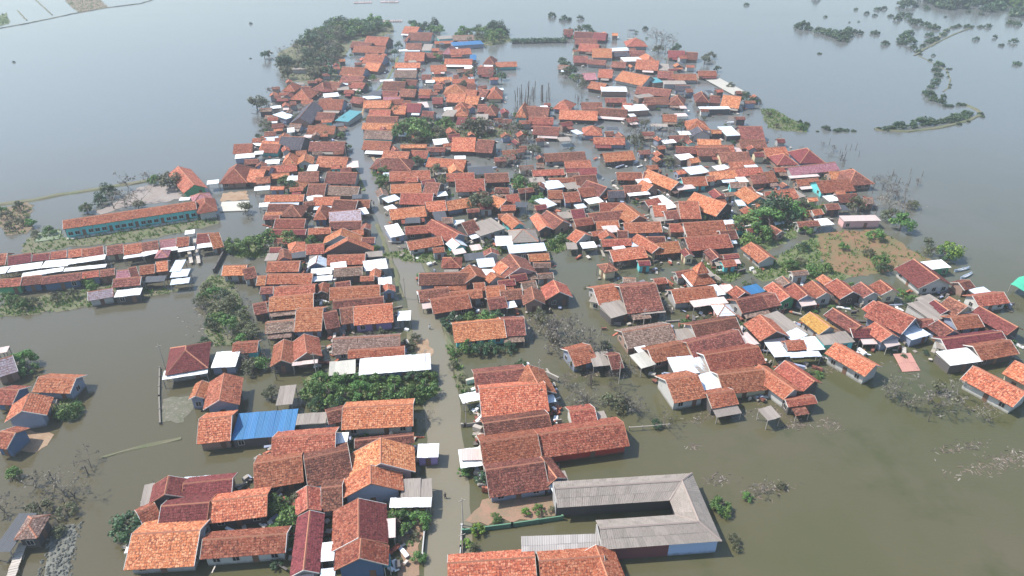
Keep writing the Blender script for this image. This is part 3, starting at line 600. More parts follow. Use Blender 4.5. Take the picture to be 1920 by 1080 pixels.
('E', -106.78, 334.19, 1.871, 4.54, 2.98, 2.29, 3.07, 'r', '-', 0),
('E', -93.34, 285.48, 1.611, 4.84, 2.62, 2.55, 3.24, 'b', '-', 0),
('E', -86.6, 226.09, 1.741, 3.34, 3.62, 2.13, 3.07, 'd', '-', 0),
('S', -90.17, 376.63, 0.262, 3.12, 3.19, 2.24, 3.07, 'o', '-', 0),
('E', -97.83, 296.46, 1.852, 4.61, 3.15, 2.08, 2.9, 'r', '-', 0),
('S', -103.6, 287.85, 0.134, 5.1, 3.58, 2.51, 3.44, 'b', '-', 0),
('E', -69.85, 387.42, 1.598, 3.37, 3.25, 2.53, 3.38, 'o', '-', 0),
('S', -97.04, 275.79, 0.169, 4.08, 3.74, 2.55, 3.52, 'r', '-', 0),
('S', -89.71, 360.02, 0.258, 3.63, 3.79, 2.17, 3.15, 'r', '-', 0),
('F', -84.42, 296.32, 0.144, 2.67, 2.46, 2.32, 2.52, 'w', '-', 0),
('S', -101.3, 304.47, 0.072, 5.11, 2.57, 1.98, 2.65, 'm', '-', 0),
('F', -90.82, 237.18, 0.19, 3.11, 2.94, 2.49, 2.69, 'w', '-', 0),
('F', -80.99, 386.81, 0.121, 4.87, 2.72, 2.0, 2.2, 'k', '-', 0),
('S', -81.78, 304.5, 0.327, 4.46, 3.27, 1.95, 2.8, 'o', '-', 0),
('F', -68.99, 268.57, 0.287, 4.18, 2.96, 2.54, 2.74, 'k', '-', 0),
('S', -90.29, 228.04, 0.146, 4.76, 3.84, 2.47, 3.46, 'd', '-', 0),
('S', -86.81, 250.91, 0.349, 4.32, 3.93, 2.38, 3.4, 'd', '-', 0),
('S', -95.66, 323.47, 0.087, 4.73, 2.91, 2.19, 2.94, 'd', '-', 0),
('F', -101.25, 293.58, 0.341, 4.4, 3.51, 2.16, 2.36, 'w', '-', 0),
('E', -87.1, 256.38, 1.796, 3.13, 4.11, 1.96, 3.03, 'r', '-', 0),
('S', -75.28, 390.52, 0.149, 3.67, 2.79, 2.11, 2.83, 'r', '-', 0),
('S', -92.15, 347.67, 0.25, 3.64, 2.71, 1.94, 2.65, 'd', '-', 0),
('E', -82.11, 240.45, 1.968, 4.32, 2.95, 2.53, 3.29, 'r', '-', 0),
('S', -95.09, 251.68, 0.04, 4.96, 3.65, 1.98, 2.93, 'r', '-', 0),
('F', -78.22, 256.54, 0.06, 3.15, 2.9, 1.96, 2.16, 'v', '-', 0),
('E', -96.08, 375.58, 1.657, 2.84, 3.33, 1.97, 2.83, 'd', '-', 0),
('S', -92.47, 257.17, 0.158, 4.32, 4.19, 2.53, 3.62, 'd', '-', 0),
('F', -83.73, 229.31, 0.116, 5.01, 3.61, 2.08, 2.28, 'w', '-', 0),
('E', -91.54, 366.8, 1.765, 4.52, 3.37, 2.16, 3.04, 'm', '-', 0),
('S', -104.55, 307.75, 0.308, 2.91, 3.99, 2.32, 3.35, 'd', '-', 0),
('E', -79.07, 392.65, 1.644, 3.06, 3.52, 2.11, 3.02, 'd', '-', 0),
('S', -71.58, 256.02, 0.042, 2.76, 2.65, 2.54, 3.23, 'r', '-', 0),
('S', -93.04, 268.51, 0.234, 4.68, 3.82, 1.92, 2.92, 'd', '-', 0),
('S', -84.82, 317.91, 0.127, 3.39, 3.05, 2.43, 3.22, 'm', '-', 0),
('S', -95.68, 362.77, 0.064, 4.22, 2.71, 2.24, 2.94, 'r', '-', 0),
('S', -96.58, 350.53, 0.124, 3.56, 3.59, 2.12, 3.06, 'm', '-', 0),
('S', -94.6, 297.38, 0.215, 2.72, 4.1, 2.51, 3.58, 'd', '-', 0),
('S', -103.52, 314.21, 0.289, 4.5, 2.92, 1.96, 2.72, 'r', '-', 0),
('S', -109.5, 322.14, 0.309, 3.62, 2.7, 2.38, 3.08, 'd', '-', 0),
('S', -69.98, 237.77, 0.183, 3.52, 3.16, 2.19, 3.01, 'b', '-', 0),
('E', -75.28, 257.88, 1.802, 3.33, 2.65, 2.15, 2.84, 'b', '-', 0),
('E', -93.18, 335.87, 1.561, 4.09, 3.44, 2.4, 3.29, 'r', '-', 0),
('S', -75.24, 331.52, 0.166, 5.05, 3.77, 2.4, 3.38, 'd', '-', 0),
('S', -74.36, 317.21, -0.021, 4.73, 4.05, 1.98, 3.03, 'r', '-', 0),
('E', -107.24, 311.08, 1.774, 4.85, 3.35, 2.5, 3.37, 'o', '-', 0),
('F', -90.62, 252.13, 0.372, 5.03, 4.13, 2.38, 2.58, 's', '-', 0),
('S', -74.69, 273.05, 0.211, 4.19, 2.74, 2.52, 3.23, 'r', '-', 0),
('S', -75.93, 268.98, 0.172, 4.28, 2.41, 2.09, 2.71, 'd', '-', 0),
('S', -88.79, 296.0, 0.045, 3.31, 2.58, 2.15, 2.83, 'b', '-', 0),
('F', -82.6, 360.51, 0.086, 3.74, 4.14, 2.32, 2.52, 's', '-', 0),
('S', -98.2, 360.16, 0.099, 4.62, 3.79, 1.99, 2.97, 'o', '-', 0),
('F', -101.18, 331.5, 0.256, 4.1, 3.1, 1.99, 2.19, 'g', '-', 0),
('S', -94.97, 332.61, 0.097, 4.66, 2.58, 2.44, 3.11, 'd', '-', 0),
('S', -89.78, 301.83, 0.099, 5.15, 4.06, 1.92, 2.98, 'o', '-', 0),
('E', -100.85, 311.96, 1.525, 5.07, 3.8, 1.95, 2.94, 'd', '-', 0),
('F', -94.37, 365.72, 0.135, 2.87, 3.29, 2.32, 2.52, 's', '-', 0),
('S', -63.31, 163.88, 0.108, 3.01, 2.86, 2.32, 3.07, 'm', '-', 0),
('F', -44.63, 155.07, 0.269, 3.95, 3.61, 2.31, 2.51, 'w', '-', 0),
('S', -68.42, 204.2, 0.179, 4.06, 2.7, 2.46, 3.16, 'r', '-', 0),
('E', -66.63, 170.59, 1.971, 4.23, 3.82, 2.24, 3.23, 'd', '-', 0),
('S', -62.36, 237.15, 0.339, 3.64, 3.47, 2.51, 3.42, 'd', '-', 0),
('S', -43.3, 173.74, 0.216, 3.35, 3.27, 2.5, 3.35, 'o', '-', 0),
('S', -70.45, 184.44, 0.045, 4.75, 2.84, 2.09, 2.83, 'd', '-', 0),
('F', -71.47, 213.84, 0.077, 5.2, 3.64, 2.34, 2.54, 'w', '-', 0),
('F', -79.88, 205.43, 0.219, 4.69, 2.89, 2.32, 2.52, 'w', '-', 0),
('F', -56.86, 161.83, 0.236, 4.1, 3.77, 2.01, 2.21, 'k', '-', 0),
('S', -56.34, 221.16, 0.251, 3.75, 3.62, 2.19, 3.13, 'd', '-', 0),
('E', -30.13, 143.82, 1.808, 2.86, 3.21, 2.14, 2.98, 'r', '-', 0),
('S', -61.95, 193.62, 0.122, 3.15, 2.5, 2.31, 2.96, 'd', '-', 0),
('S', -62.59, 168.94, 0.167, 5.05, 3.67, 2.34, 3.3, 'd', '-', 0),
('F', -48.21, 198.88, 0.155, 3.06, 2.83, 2.3, 2.5, 'k', '-', 0),
('S', -48.51, 174.2, 0.24, 3.9, 3.29, 1.96, 2.82, 'b', '-', 0),
('S', -70.63, 187.11, 0.066, 4.97, 2.51, 1.93, 2.59, 'o', '-', 0),
('S', -59.33, 143.3, 0.076, 3.02, 3.57, 2.24, 3.17, 'd', '-', 0),
('S', -35.97, 148.43, 0.053, 3.38, 2.54, 2.46, 3.12, 'r', '-', 0),
('E', -41.56, 176.94, 1.609, 3.19, 2.68, 2.47, 3.17, 'd', '-', 0),
('S', -75.0, 205.88, 0.035, 4.37, 2.57, 2.18, 2.85, 'o', '-', 0),
('S', -41.62, 145.86, 0.279, 3.63, 4.15, 1.98, 3.06, 'd', '-', 0),
('E', -46.14, 144.07, 1.68, 4.28, 2.8, 2.04, 2.77, 'r', '-', 0),
('S', -60.24, 223.64, 0.155, 3.05, 3.25, 2.39, 3.23, 'r', '-', 0),
('S', -39.22, 168.84, 0.03, 3.49, 3.49, 2.59, 3.5, 'd', '-', 0),
('E', -60.35, 160.82, 1.869, 5.06, 3.82, 2.08, 3.07, 'd', '-', 0),
('F', -63.14, 159.67, 0.047, 3.02, 3.73, 2.36, 2.56, 'g', '-', 0),
('F', -75.58, 193.6, 0.233, 3.07, 2.71, 1.94, 2.14, 'w', '-', 0),
('S', -75.23, 236.26, 0.271, 3.81, 4.07, 2.53, 3.59, 'r', '-', 0),
('E', -34.48, 150.82, 1.653, 3.89, 2.68, 2.28, 2.98, 'r', '-', 0),
('S', -12.73, 293.98, 0.0, 3.91, 3.88, 2.27, 3.28, 'd', '-', 0),
('S', 1.92, 208.29, 0.375, 4.71, 3.06, 2.2, 2.99, 'd', '-', 0),
('F', -60.78, 399.58, 0.329, 4.99, 3.13, 2.51, 2.71, 'w', '-', 0),
('S', -0.55, 233.76, 0.331, 2.95, 4.05, 1.92, 2.98, 'd', '-', 0),
('S', 5.2, 272.04, 0.069, 4.94, 3.41, 2.33, 3.22, 'r', '-', 0),
('S', -3.06, 204.14, -0.088, 4.66, 3.73, 2.1, 3.07, 'd', '-', 0),
('S', 4.02, 146.06, 0.272, 3.65, 4.04, 1.94, 2.99, 'b', '-', 0),
('F', -10.66, 153.87, 0.519, 3.74, 2.75, 2.0, 2.2, 'w', '-', 0),
('F', -35.16, 265.14, 0.398, 4.41, 3.72, 2.14, 2.34, 'w', '-', 0),
('F', 2.76, 192.89, -0.152, 3.83, 3.47, 2.26, 2.46, 'k', '-', 0),
('S', -9.35, 200.29, 0.11, 3.68, 3.79, 2.07, 3.06, 'd', '-', 0),
('S', -27.28, 342.35, 0.056, 2.9, 3.86, 2.44, 3.45, 'd', '-', 0),
('S', -9.94, 268.53, 0.364, 4.33, 2.97, 2.53, 3.3, 'b', '-', 0),
('S', -11.72, 188.92, 0.16, 3.63, 2.45, 2.15, 2.79, 'd', '-', 0),
('S', -39.68, 394.94, 0.266, 2.65, 3.17, 2.53, 3.35, 'd', '-', 0),
('F', -39.15, 333.9, 0.052, 4.26, 4.05, 2.53, 2.73, 'w', '-', 0),
('S', -19.68, 163.48, 0.219, 3.02, 2.84, 2.48, 3.22, 'r', '-', 0),
('S', -38.55, 275.15, 0.147, 5.06, 3.36, 2.42, 3.29, 'd', '-', 0),
('E', -34.0, 330.42, 1.886, 2.76, 4.12, 2.13, 3.2, 'r', '-', 0),
('F', -32.78, 406.25, 0.081, 4.29, 2.8, 2.19, 2.39, 'w', '-', 0),
('F', -6.03, 152.02, 0.032, 3.34, 2.82, 2.12, 2.32, 'w', '-', 0),
('S', -42.89, 400.96, 0.024, 4.32, 4.03, 2.37, 3.41, 'r', '-', 0),
('S', -22.1, 255.0, 0.276, 4.54, 3.85, 2.41, 3.41, 'm', '-', 0),
('S', 4.24, 203.65, 0.29, 4.82, 3.35, 2.28, 3.15, 'd', '-', 0),
('E', -50.35, 263.41, 1.871, 3.89, 2.46, 2.53, 3.17, 'm', '-', 0),
('S', -32.75, 212.05, 0.178, 3.72, 3.68, 2.52, 3.47, 'r', '-', 0),
('S', 2.97, 238.8, 0.273, 3.03, 2.72, 2.58, 3.29, 'd', '-', 0),
('F', -52.43, 373.36, 0.335, 3.97, 3.61, 2.59, 2.79, 'g', '-', 0),
('S', -35.65, 313.96, 0.26, 3.57, 3.51, 2.16, 3.07, 'd', '-', 0),
('E', -17.21, 292.29, 1.841, 3.29, 3.2, 2.42, 3.25, 'r', '-', 0),
('E', -5.51, 161.42, 1.719, 2.69, 4.05, 2.51, 3.56, 'd', '-', 0),
('F', -5.6, 320.86, 0.188, 3.48, 2.67, 2.36, 2.56, 's', '-', 0),
('S', -5.53, 274.92, 0.144, 3.75, 3.79, 2.2, 3.18, 'd', '-', 0),
('S', -34.1, 275.06, 0.398, 4.65, 2.81, 2.51, 3.24, 'd', '-', 0),
('F', -18.32, 232.39, 0.063, 3.97, 2.72, 2.54, 2.74, 'w', '-', 0),
('F', -27.06, 289.64, 0.128, 3.6, 3.75, 2.5, 2.7, 'w', '-', 0),
('S', -25.93, 354.88, 0.278, 4.07, 4.05, 2.08, 3.14, 'b', '-', 0),
('S', -21.67, 345.39, 0.169, 4.88, 2.71, 2.27, 2.97, 'r', '-', 0),
('S', -39.44, 268.6, 0.295, 4.86, 2.68, 2.44, 3.14, 'o', '-', 0),
('S', 8.28, 150.4, 0.119, 4.01, 2.94, 2.11, 2.87, 'b', '-', 0),
('S', -7.82, 191.34, 0.08, 3.52, 3.81, 2.44, 3.42, 'm', '-', 0),
('E', -42.89, 241.95, 1.97, 4.39, 2.78, 2.05, 2.78, 'd', '-', 0),
('E', -3.06, 285.61, 1.741, 4.94, 3.58, 2.53, 3.46, 'm', '-', 0),
('S', -37.47, 351.93, 0.219, 3.43, 2.55, 1.96, 2.63, 'r', '-', 0),
('F', -9.93, 160.03, 0.176, 5.18, 3.57, 2.32, 2.52, 'k', '-', 0),
('S', -18.69, 181.43, 0.044, 3.08, 3.76, 2.5, 3.47, 'b', '-', 0),
('E', -15.77, 258.69, 1.783, 2.89, 2.61, 2.03, 2.71, 'r', '-', 0),
('E', -15.33, 361.84, 1.809, 4.96, 3.92, 2.07, 3.09, 'r', '-', 0),
('F', -28.94, 182.45, 0.117, 4.38, 3.46, 2.07, 2.27, 'k', '-', 0),
('S', -1.23, 190.81, 0.085, 4.42, 3.75, 2.17, 3.15, 'r', '-', 0),
('S', 1.32, 149.04, 0.3, 4.35, 3.49, 2.4, 3.3, 'm', '-', 0),
('F', -15.27, 181.05, 0.155, 3.11, 2.96, 2.03, 2.23, 's', '-', 0),
('S', -23.21, 245.69, 0.299, 4.86, 2.69, 2.4, 3.1, 'r', '-', 0),
('E', 3.7, 256.84, 1.853, 3.77, 4.19, 2.45, 3.53, 'r', '-', 0),
('S', -2.03, 272.14, 0.013, 4.05, 4.11, 2.54, 3.61, 'd', '-', 0),
('S', -22.89, 339.6, 0.327, 2.86, 3.67, 2.19, 3.14, 'r', '-', 0),
('S', -31.1, 335.66, 0.292, 2.72, 3.27, 2.0, 2.85, 'b', '-', 0),
('E', -23.64, 260.32, 1.86, 5.15, 3.98, 2.53, 3.57, 'r', '-', 0),
('S', -36.75, 255.51, 0.161, 3.41, 3.67, 2.2, 3.15, 'r', '-', 0),
('E', -2.41, 256.38, 1.808, 3.09, 4.06, 2.15, 3.2, 'r', '-', 0),
('S', -27.54, 211.59, 0.384, 4.58, 3.1, 1.95, 2.76, 'm', '-', 0),
('F', -14.16, 162.76, 0.434, 3.33, 2.61, 2.38, 2.58, 'v', '-', 0),
('S', -8.8, 338.4, 0.18, 4.42, 2.63, 2.52, 3.2, 'r', '-', 0),
('S', -46.45, 297.05, 0.204, 2.69, 2.57, 2.41, 3.07, 'r', '-', 0),
('F', -42.11, 258.36, 0.047, 3.54, 4.08, 2.01, 2.21, 's', '-', 0),
('F', -14.18, 263.23, 0.252, 3.17, 3.05, 2.52, 2.72, 'k', '-', 0),
('S', -8.04, 144.44, 0.14, 2.79, 3.97, 2.53, 3.57, 'r', '-', 0),
('S', -1.25, 238.74, 0.274, 5.1, 3.67, 2.0, 2.95, 'r', '-', 0),
('S', 4.85, 223.45, 0.196, 5.15, 3.73, 2.02, 2.99, 'b', '-', 0),
('F', -40.8, 417.08, 0.32, 2.66, 3.64, 2.45, 2.65, 'k', '-', 0),
('E', -40.74, 200.62, 1.886, 4.98, 3.46, 2.58, 3.48, 'b', '-', 0),
('S', -24.7, 222.09, 0.332, 4.95, 2.48, 2.23, 2.88, 'b', '-', 0),
('S', -13.89, 323.35, 0.37, 4.38, 3.02, 2.54, 3.32, 'd', '-', 0),
('S', -4.1, 230.97, 0.094, 4.44, 3.38, 2.23, 3.11, 'd', '-', 0),
('S', -45.37, 299.62, 0.089, 2.82, 3.81, 2.26, 3.25, 'd', '-', 0),
('F', -14.37, 268.81, 0.244, 4.54, 3.54, 2.25, 2.45, 'g', '-', 0),
('S', -1.5, 147.15, 0.206, 4.34, 3.29, 2.04, 2.9, 'm', '-', 0),
('S', 3.95, 243.16, 0.128, 2.85, 2.96, 2.06, 2.83, 'd', '-', 0),
('S', -22.32, 355.06, 0.088, 4.59, 4.07, 2.22, 3.28, 'd', '-', 0),
('E', 1.71, 249.71, 1.993, 4.51, 2.61, 1.96, 2.64, 'm', '-', 0),
('S', 24.31, 173.87, 0.361, 5.02, 2.8, 2.29, 3.02, 'o', '-', 0),
('S', 54.33, 242.43, 0.245, 3.1, 2.87, 2.46, 3.21, 'r', '-', 0),
('S', 67.61, 402.15, 0.302, 3.7, 3.58, 2.17, 3.1, 'd', '-', 0),
('S', 39.63, 169.85, 0.032, 4.79, 2.99, 2.47, 3.25, 'd', '-', 0),
('S', 15.14, 295.88, 0.129, 3.02, 2.58, 2.54, 3.21, 'd', '-', 0),
('S', 10.59, 251.16, 0.129, 3.39, 2.49, 2.37, 3.01, 'd', '-', 0),
('F', 72.9, 291.85, -0.033, 2.85, 3.41, 2.6, 2.8, 'v', '-', 0),
('S', 8.74, 293.51, 0.173, 3.64, 2.99, 1.95, 2.72, 'm', '-', 0),
('S', 21.44, 269.26, 0.432, 5.17, 3.85, 2.51, 3.51, 'm', '-', 0),
('S', 64.37, 213.58, 0.235, 4.72, 4.01, 2.08, 3.12, 'r', '-', 0),
('E', 52.29, 235.48, 1.8, 3.82, 3.32, 2.45, 3.32, 'r', '-', 0),
('F', 16.22, 166.55, 0.076, 2.82, 3.65, 2.02, 2.22, 'g', '-', 0),
('F', 20.77, 192.56, 0.334, 3.26, 2.66, 1.93, 2.13, 's', '-', 0),
('F', 71.03, 431.79, 0.202, 3.19, 2.95, 2.27, 2.47, 'g', '-', 0),
('S', 48.44, 276.23, 0.351, 5.09, 4.1, 1.99, 3.05, 'd', '-', 0),
('F', 75.32, 212.08, 0.095, 3.43, 3.7, 2.58, 2.78, 'w', '-', 0),
('E', 74.61, 175.54, 1.995, 4.24, 3.57, 2.1, 3.02, 'd', '-', 0),
('F', 70.17, 282.68, 0.096, 5.1, 3.63, 2.15, 2.35, 'v', '-', 0),
('S', 67.95, 175.25, 0.166, 4.14, 2.43, 2.41, 3.04, 'm', '-', 0),
('S', 47.61, 238.91, 0.236, 4.52, 3.54, 1.93, 2.85, 'd', '-', 0),
('E', 61.61, 365.64, 1.839, 4.2, 2.49, 1.9, 2.55, 'o', '-', 0),
('E', 64.1, 199.7, 1.734, 5.01, 3.91, 2.53, 3.54, 'm', '-', 0),
('F', 99.67, 191.13, 0.096, 3.39, 3.32, 2.07, 2.27, 'k', '-', 0),
('E', 55.1, 251.23, 1.925, 3.62, 2.71, 2.6, 3.3, 'r', '-', 0),
('S', 103.45, 299.09, 0.087, 4.76, 2.51, 2.56, 3.21, 'd', '-', 0),
('S', 81.17, 355.75, 0.268, 4.86, 2.42, 2.48, 3.11, 'm', '-', 0),
('E', 41.24, 254.92, 1.768, 5.02, 3.96, 2.37, 3.4, 'd', '-', 0),
('S', 60.1, 297.8, 0.217, 4.61, 3.7, 2.42, 3.38, 'd', '-', 0),
('E', 85.5, 364.35, 1.649, 4.3, 4.11, 2.48, 3.55, 'o', '-', 0),
('F', 28.0, 176.0, 0.216, 4.34, 4.0, 2.44, 2.64, 'v', '-', 0),
('S', 74.58, 204.1, 0.465, 3.91, 3.63, 2.22, 3.16, 'o', '-', 0),
('F', 66.44, 258.69, 0.054, 4.52, 3.93, 2.52, 2.72, 'w', '-', 0),
('F', 13.76, 292.65, 0.153, 3.24, 3.34, 2.47, 2.67, 'w', '-', 0),
('S', 109.27, 195.82, 0.019, 2.97, 4.15, 2.18, 3.26, 'b', '-', 0),
('S', 96.24, 191.3, 0.166, 4.46, 3.93, 2.3, 3.32, 'd', '-', 0),
('S', 92.84, 276.78, 0.113, 4.14, 2.81, 2.49, 3.23, 'd', '-', 0),
('F', 87.46, 370.22, 0.223, 4.52, 4.16, 2.32, 2.52, 'k', '-', 0),
('S', 52.47, 259.18, 0.084, 4.71, 3.26, 1.91, 2.76, 'd', '-', 0),
('E', 8.85, 207.1, 1.462, 3.76, 3.66, 2.16, 3.12, 'd', '-', 0),
('S', 8.46, 191.15, 0.323, 3.58, 3.32, 2.22, 3.08, 'm', '-', 0),
('S', 94.57, 317.1, 0.319, 3.6, 3.16, 2.44, 3.27, 'r', '-', 0),
('S', 91.6, 382.46, 0.265, 4.32, 4.08, 2.36, 3.42, 'r', '-', 0),
('E', 57.17, 445.74, 1.918, 4.66, 4.09, 2.14, 3.21, 'o', '-', 0),
('S', 81.19, 288.33, -0.014, 3.52, 2.82, 2.23, 2.96, 'd', '-', 0),
('E', 70.56, 187.11, 1.796, 4.58, 4.17, 2.43, 3.51, 'r', '-', 0),
('F', 70.07, 194.88, 0.025, 2.6, 3.96, 2.03, 2.23, 's', '-', 0),
('S', 86.03, 186.92, 0.139, 4.23, 3.97, 1.94, 2.97, 'r', '-', 0),
('S', 80.29, 187.99, 0.131, 4.52, 3.09, 2.44, 3.25, 'd', '-', 0),
('S', 37.15, 257.28, 0.121, 3.47, 4.06, 2.58, 3.64, 'd', '-', 0),
('S', 76.4, 335.95, 0.206, 3.67, 2.79, 2.52, 3.24, 'm', '-', 0),
('E', 87.72, 207.51, 1.781, 2.87, 2.97, 2.31, 3.08, 'd', '-', 0),
('F', 42.82, 210.6, 0.18, 4.62, 3.42, 2.6, 2.8, 'w', '-', 0),
('S', 56.48, 219.09, 0.387, 3.35, 3.21, 2.35, 3.18, 'o', '-', 0),
('S', 62.9, 441.56, -0.122, 3.59, 4.13, 2.48, 3.55, 'o', '-', 0),
('S', 35.72, 399.39, 0.081, 3.55, 2.5, 2.23, 2.87, 'r', '-', 0),
('E', 108.07, 307.31, 1.782, 2.8, 3.61, 2.49, 3.43, 'o', '-', 0),
('E', 87.31, 241.44, 1.589, 2.93, 3.78, 2.47, 3.45, 'r', '-', 0),
('S', 92.53, 196.76, 0.153, 3.07, 2.73, 2.31, 3.02, 'o', '-', 0),
('S', 68.26, 201.27, 0.294, 3.44, 2.46, 1.98, 2.62, 'b', '-', 0),
('F', 82.38, 224.83, 0.188, 4.67, 2.77, 1.99, 2.19, 's', '-', 0),
('S', 74.72, 191.85, 0.396, 2.99, 2.9, 2.49, 3.24, 'o', '-', 0),
('F', 90.1, 316.24, 0.293, 2.98, 3.88, 2.56, 2.76, 'k', '-', 0),
('F', 80.01, 196.52, 0.24, 3.63, 2.66, 2.52, 2.72, 'g', '-', 0),
('S', 103.42, 202.19, 0.052, 3.26, 2.48, 2.18, 2.82, 'o', '-', 0),
('F', 39.33, 264.29, 0.08, 4.79, 2.8, 2.49, 2.69, 'k', '-', 0),
('S', 90.14, 187.22, 0.311, 3.51, 3.44, 2.42, 3.32, 'o', '-', 0),
('F', 58.47, 248.8, 0.231, 5.05, 3.33, 2.6, 2.8, 'w', '-', 0),
('E', 13.75, 278.48, 1.793, 4.38, 2.61, 2.1, 2.78, 'd', '-', 0),
('S', 91.74, 364.08, 0.057, 4.35, 3.11, 2.14, 2.95, 'r', '-', 0),
('S', 103.22, 315.95, 0.111, 2.64, 3.18, 2.06, 2.88, 'd', '-', 0),
('S', 78.97, 260.1, -0.03, 4.04, 3.48, 2.39, 3.3, 'o', '-', 0),
('F', 49.53, 281.06, 0.245, 2.74, 3.02, 2.53, 2.73, 'w', '-', 0),
('S', 80.94, 317.91, 0.062, 3.25, 4.11, 2.27, 3.34, 'd', '-', 0),
('S', 90.86, 221.62, 0.05, 4.26, 3.31, 2.18, 3.04, 'r', '-', 0),
('S', 76.39, 182.95, 0.356, 4.57, 2.64, 2.46, 3.15, 'b', '-', 0),
('F', 75.67, 457.55, 0.167, 4.37, 3.8, 2.06, 2.26, 'k', '-', 0),
('F', 15.95, 185.94, 0.151, 4.8, 4.14, 2.1, 2.3, 'g', '-', 0),
('S', 100.92, 251.2, 0.039, 3.05, 3.42, 1.92, 2.81, 'm', '-', 0),
('E', 51.33, 231.63, 1.94, 3.7, 3.24, 1.99, 2.83, 'o', '-', 0),
('S', 9.66, 224.28, -0.015, 2.74, 3.75, 2.56, 3.54, 'b', '-', 0),
('F', 19.74, 252.29, 0.228, 4.64, 4.17, 2.31, 2.51, 'g', '-', 0),
('S', 63.35, 229.93, 0.36, 3.78, 4.0, 2.31, 3.35, 'o', '-', 0),
('E', 9.94, 233.46, 1.79, 2.75, 2.78, 1.97, 2.69, 'd', '-', 0),
('S', 87.56, 234.86, 0.027, 3.46, 3.89, 2.58, 3.59, 'm', '-', 0),
('E', 66.56, 248.44, 1.735, 2.76, 3.03, 2.22, 3.01, 'r', '-', 0),
('S', 106.45, 194.18, 0.136, 2.82, 2.94, 1.95, 2.71, 'm', '-', 0),
('S', 20.08, 216.67, 0.182, 4.22, 2.99, 2.47, 3.25, 'b', '-', 0),
('S', 47.63, 222.58, 0.161, 4.08, 3.33, 2.55, 3.42, 'r', '-', 0),
('F', 81.31, 240.72, 0.107, 3.82, 3.58, 2.23, 2.43, 'v', '-', 0),
('F', 78.28, 315.93, 0.153, 4.32, 3.5, 1.93, 2.13, 'k', '-', 0),
('E', 46.43, 161.4, 1.717, 3.51, 2.75, 2.5, 3.22, 'm', '-', 0),
('S', 34.15, 156.73, 0.118, 3.05, 2.71, 2.25, 2.95, 'm', '-', 0),
('E', 67.38, 146.42, 1.739, 3.47, 3.73, 2.43, 3.4, 'b', '-', 0),
('S', 43.5, 151.32, 0.299, 5.17, 3.21, 2.22, 3.05, 'd', '-', 0),
('S', 110.71, 145.61, 0.386, 3.72, 4.03, 2.33, 3.38, 'd', '-', 0),
('E', 53.32, 160.8, 1.765, 5.15, 3.29, 2.21, 3.06, 'd', '-', 0),
('S', 55.93, 156.81, 0.241, 3.51, 3.43, 2.08, 2.97, 'r', '-', 0),
('E', 78.3, 147.18, 1.854, 4.77, 3.64, 2.11, 3.05, 'r', '-', 0),
('S', 29.15, 148.1, -0.102, 3.09, 2.54, 2.22, 2.88, 'b', '-', 0),
('F', 48.12, 151.15, 0.335, 4.91, 4.08, 2.4, 2.6, 'g', '-', 0),
('F', 51.76, 144.0, 0.196, 4.51, 3.27, 2.12, 2.32, 'v', '-', 0),
('S', 57.56, 160.49, 0.188, 4.33, 2.47, 2.21, 2.85, 'm', '-', 0),
('S', 36.6, 147.88, 0.231, 3.35, 2.86, 2.08, 2.82, 'r', '-', 0),
('S', 72.32, 151.12, 0.19, 4.33, 2.44, 2.5, 3.13, 'b', '-', 0)]
MARKS = [(7, 'the far blue roof', 'long blue sheet roof at the far end beside the trees'), (55, 'the teal shed', 'teal box shed standing beside the far road'), (57, 'the black roof by the shore', 'black gabled house with a tilted white sheet at its side'), (116, 'the far teal roof', 'tiny teal sheet roof amid red roofs in the far quarter'), (118, 'the far concrete roof', 'long flat concrete roof slanting along the far eastern shore'), (143, 'the black gable', 'dark gabled house front under an orange hip roof'), (159, 'the green-gabled house', 'steep red gabled house with green gable front near the school'), (165, 'the mauve school porch', 'mauve peaked porch behind the turquoise school end'), (191, 'the mauve tent canopy', 'mauve peaked canopy between the two rows of row houses'), (204, 'the pale blue shack', 'pale blue sheet shack stepping down into the water'), (234, 'the lavender gable roof', 'lavender grey sheet roof facing the road, darker tiles below'), (368, 'the grey hip roof', 'wide grey hipped roof above long white sheets beside the canal'), (376, 'the mauve shoreline roof', 'wide mauve roof above a white awning near the eastern shore'), (390, 'the white-walled maroon hall', 'long maroon roofed hall with white walls beside the red earth plot'), (401, 'the maroon pyramid roof', 'maroon pyramid roofed house with white awning skirt in water'), (424, 'the long white sheet roof', 'long white corrugated sheet roof reaching to the flooded road'), (425, 'the lone grey shed', 'lone grey sheet-roofed shed in water behind the blue roof'), (450, 'the round white pavilion', 'small white many-sided pavilion roof standing in the flood'), (471, 'the lone flooded house', 'lone red roofed house with grey patch surrounded by water'), (483, 'the ochre roof', 'ochre yellow roofed house beside a grey sheet roof'), (527, 'the thatched hut', 'small grey thatched hut at the end of a boardwalk'), (538, 'the two-tone gable roof', 'big gabled house with one orange and one maroon slope'), (550, 'the red-walled house', 'long mottled red roofed house with bright red wall over water'), (552, 'the blue sheet roof', 'blue corrugated sheet roof between an orange roof and a whitish one')]
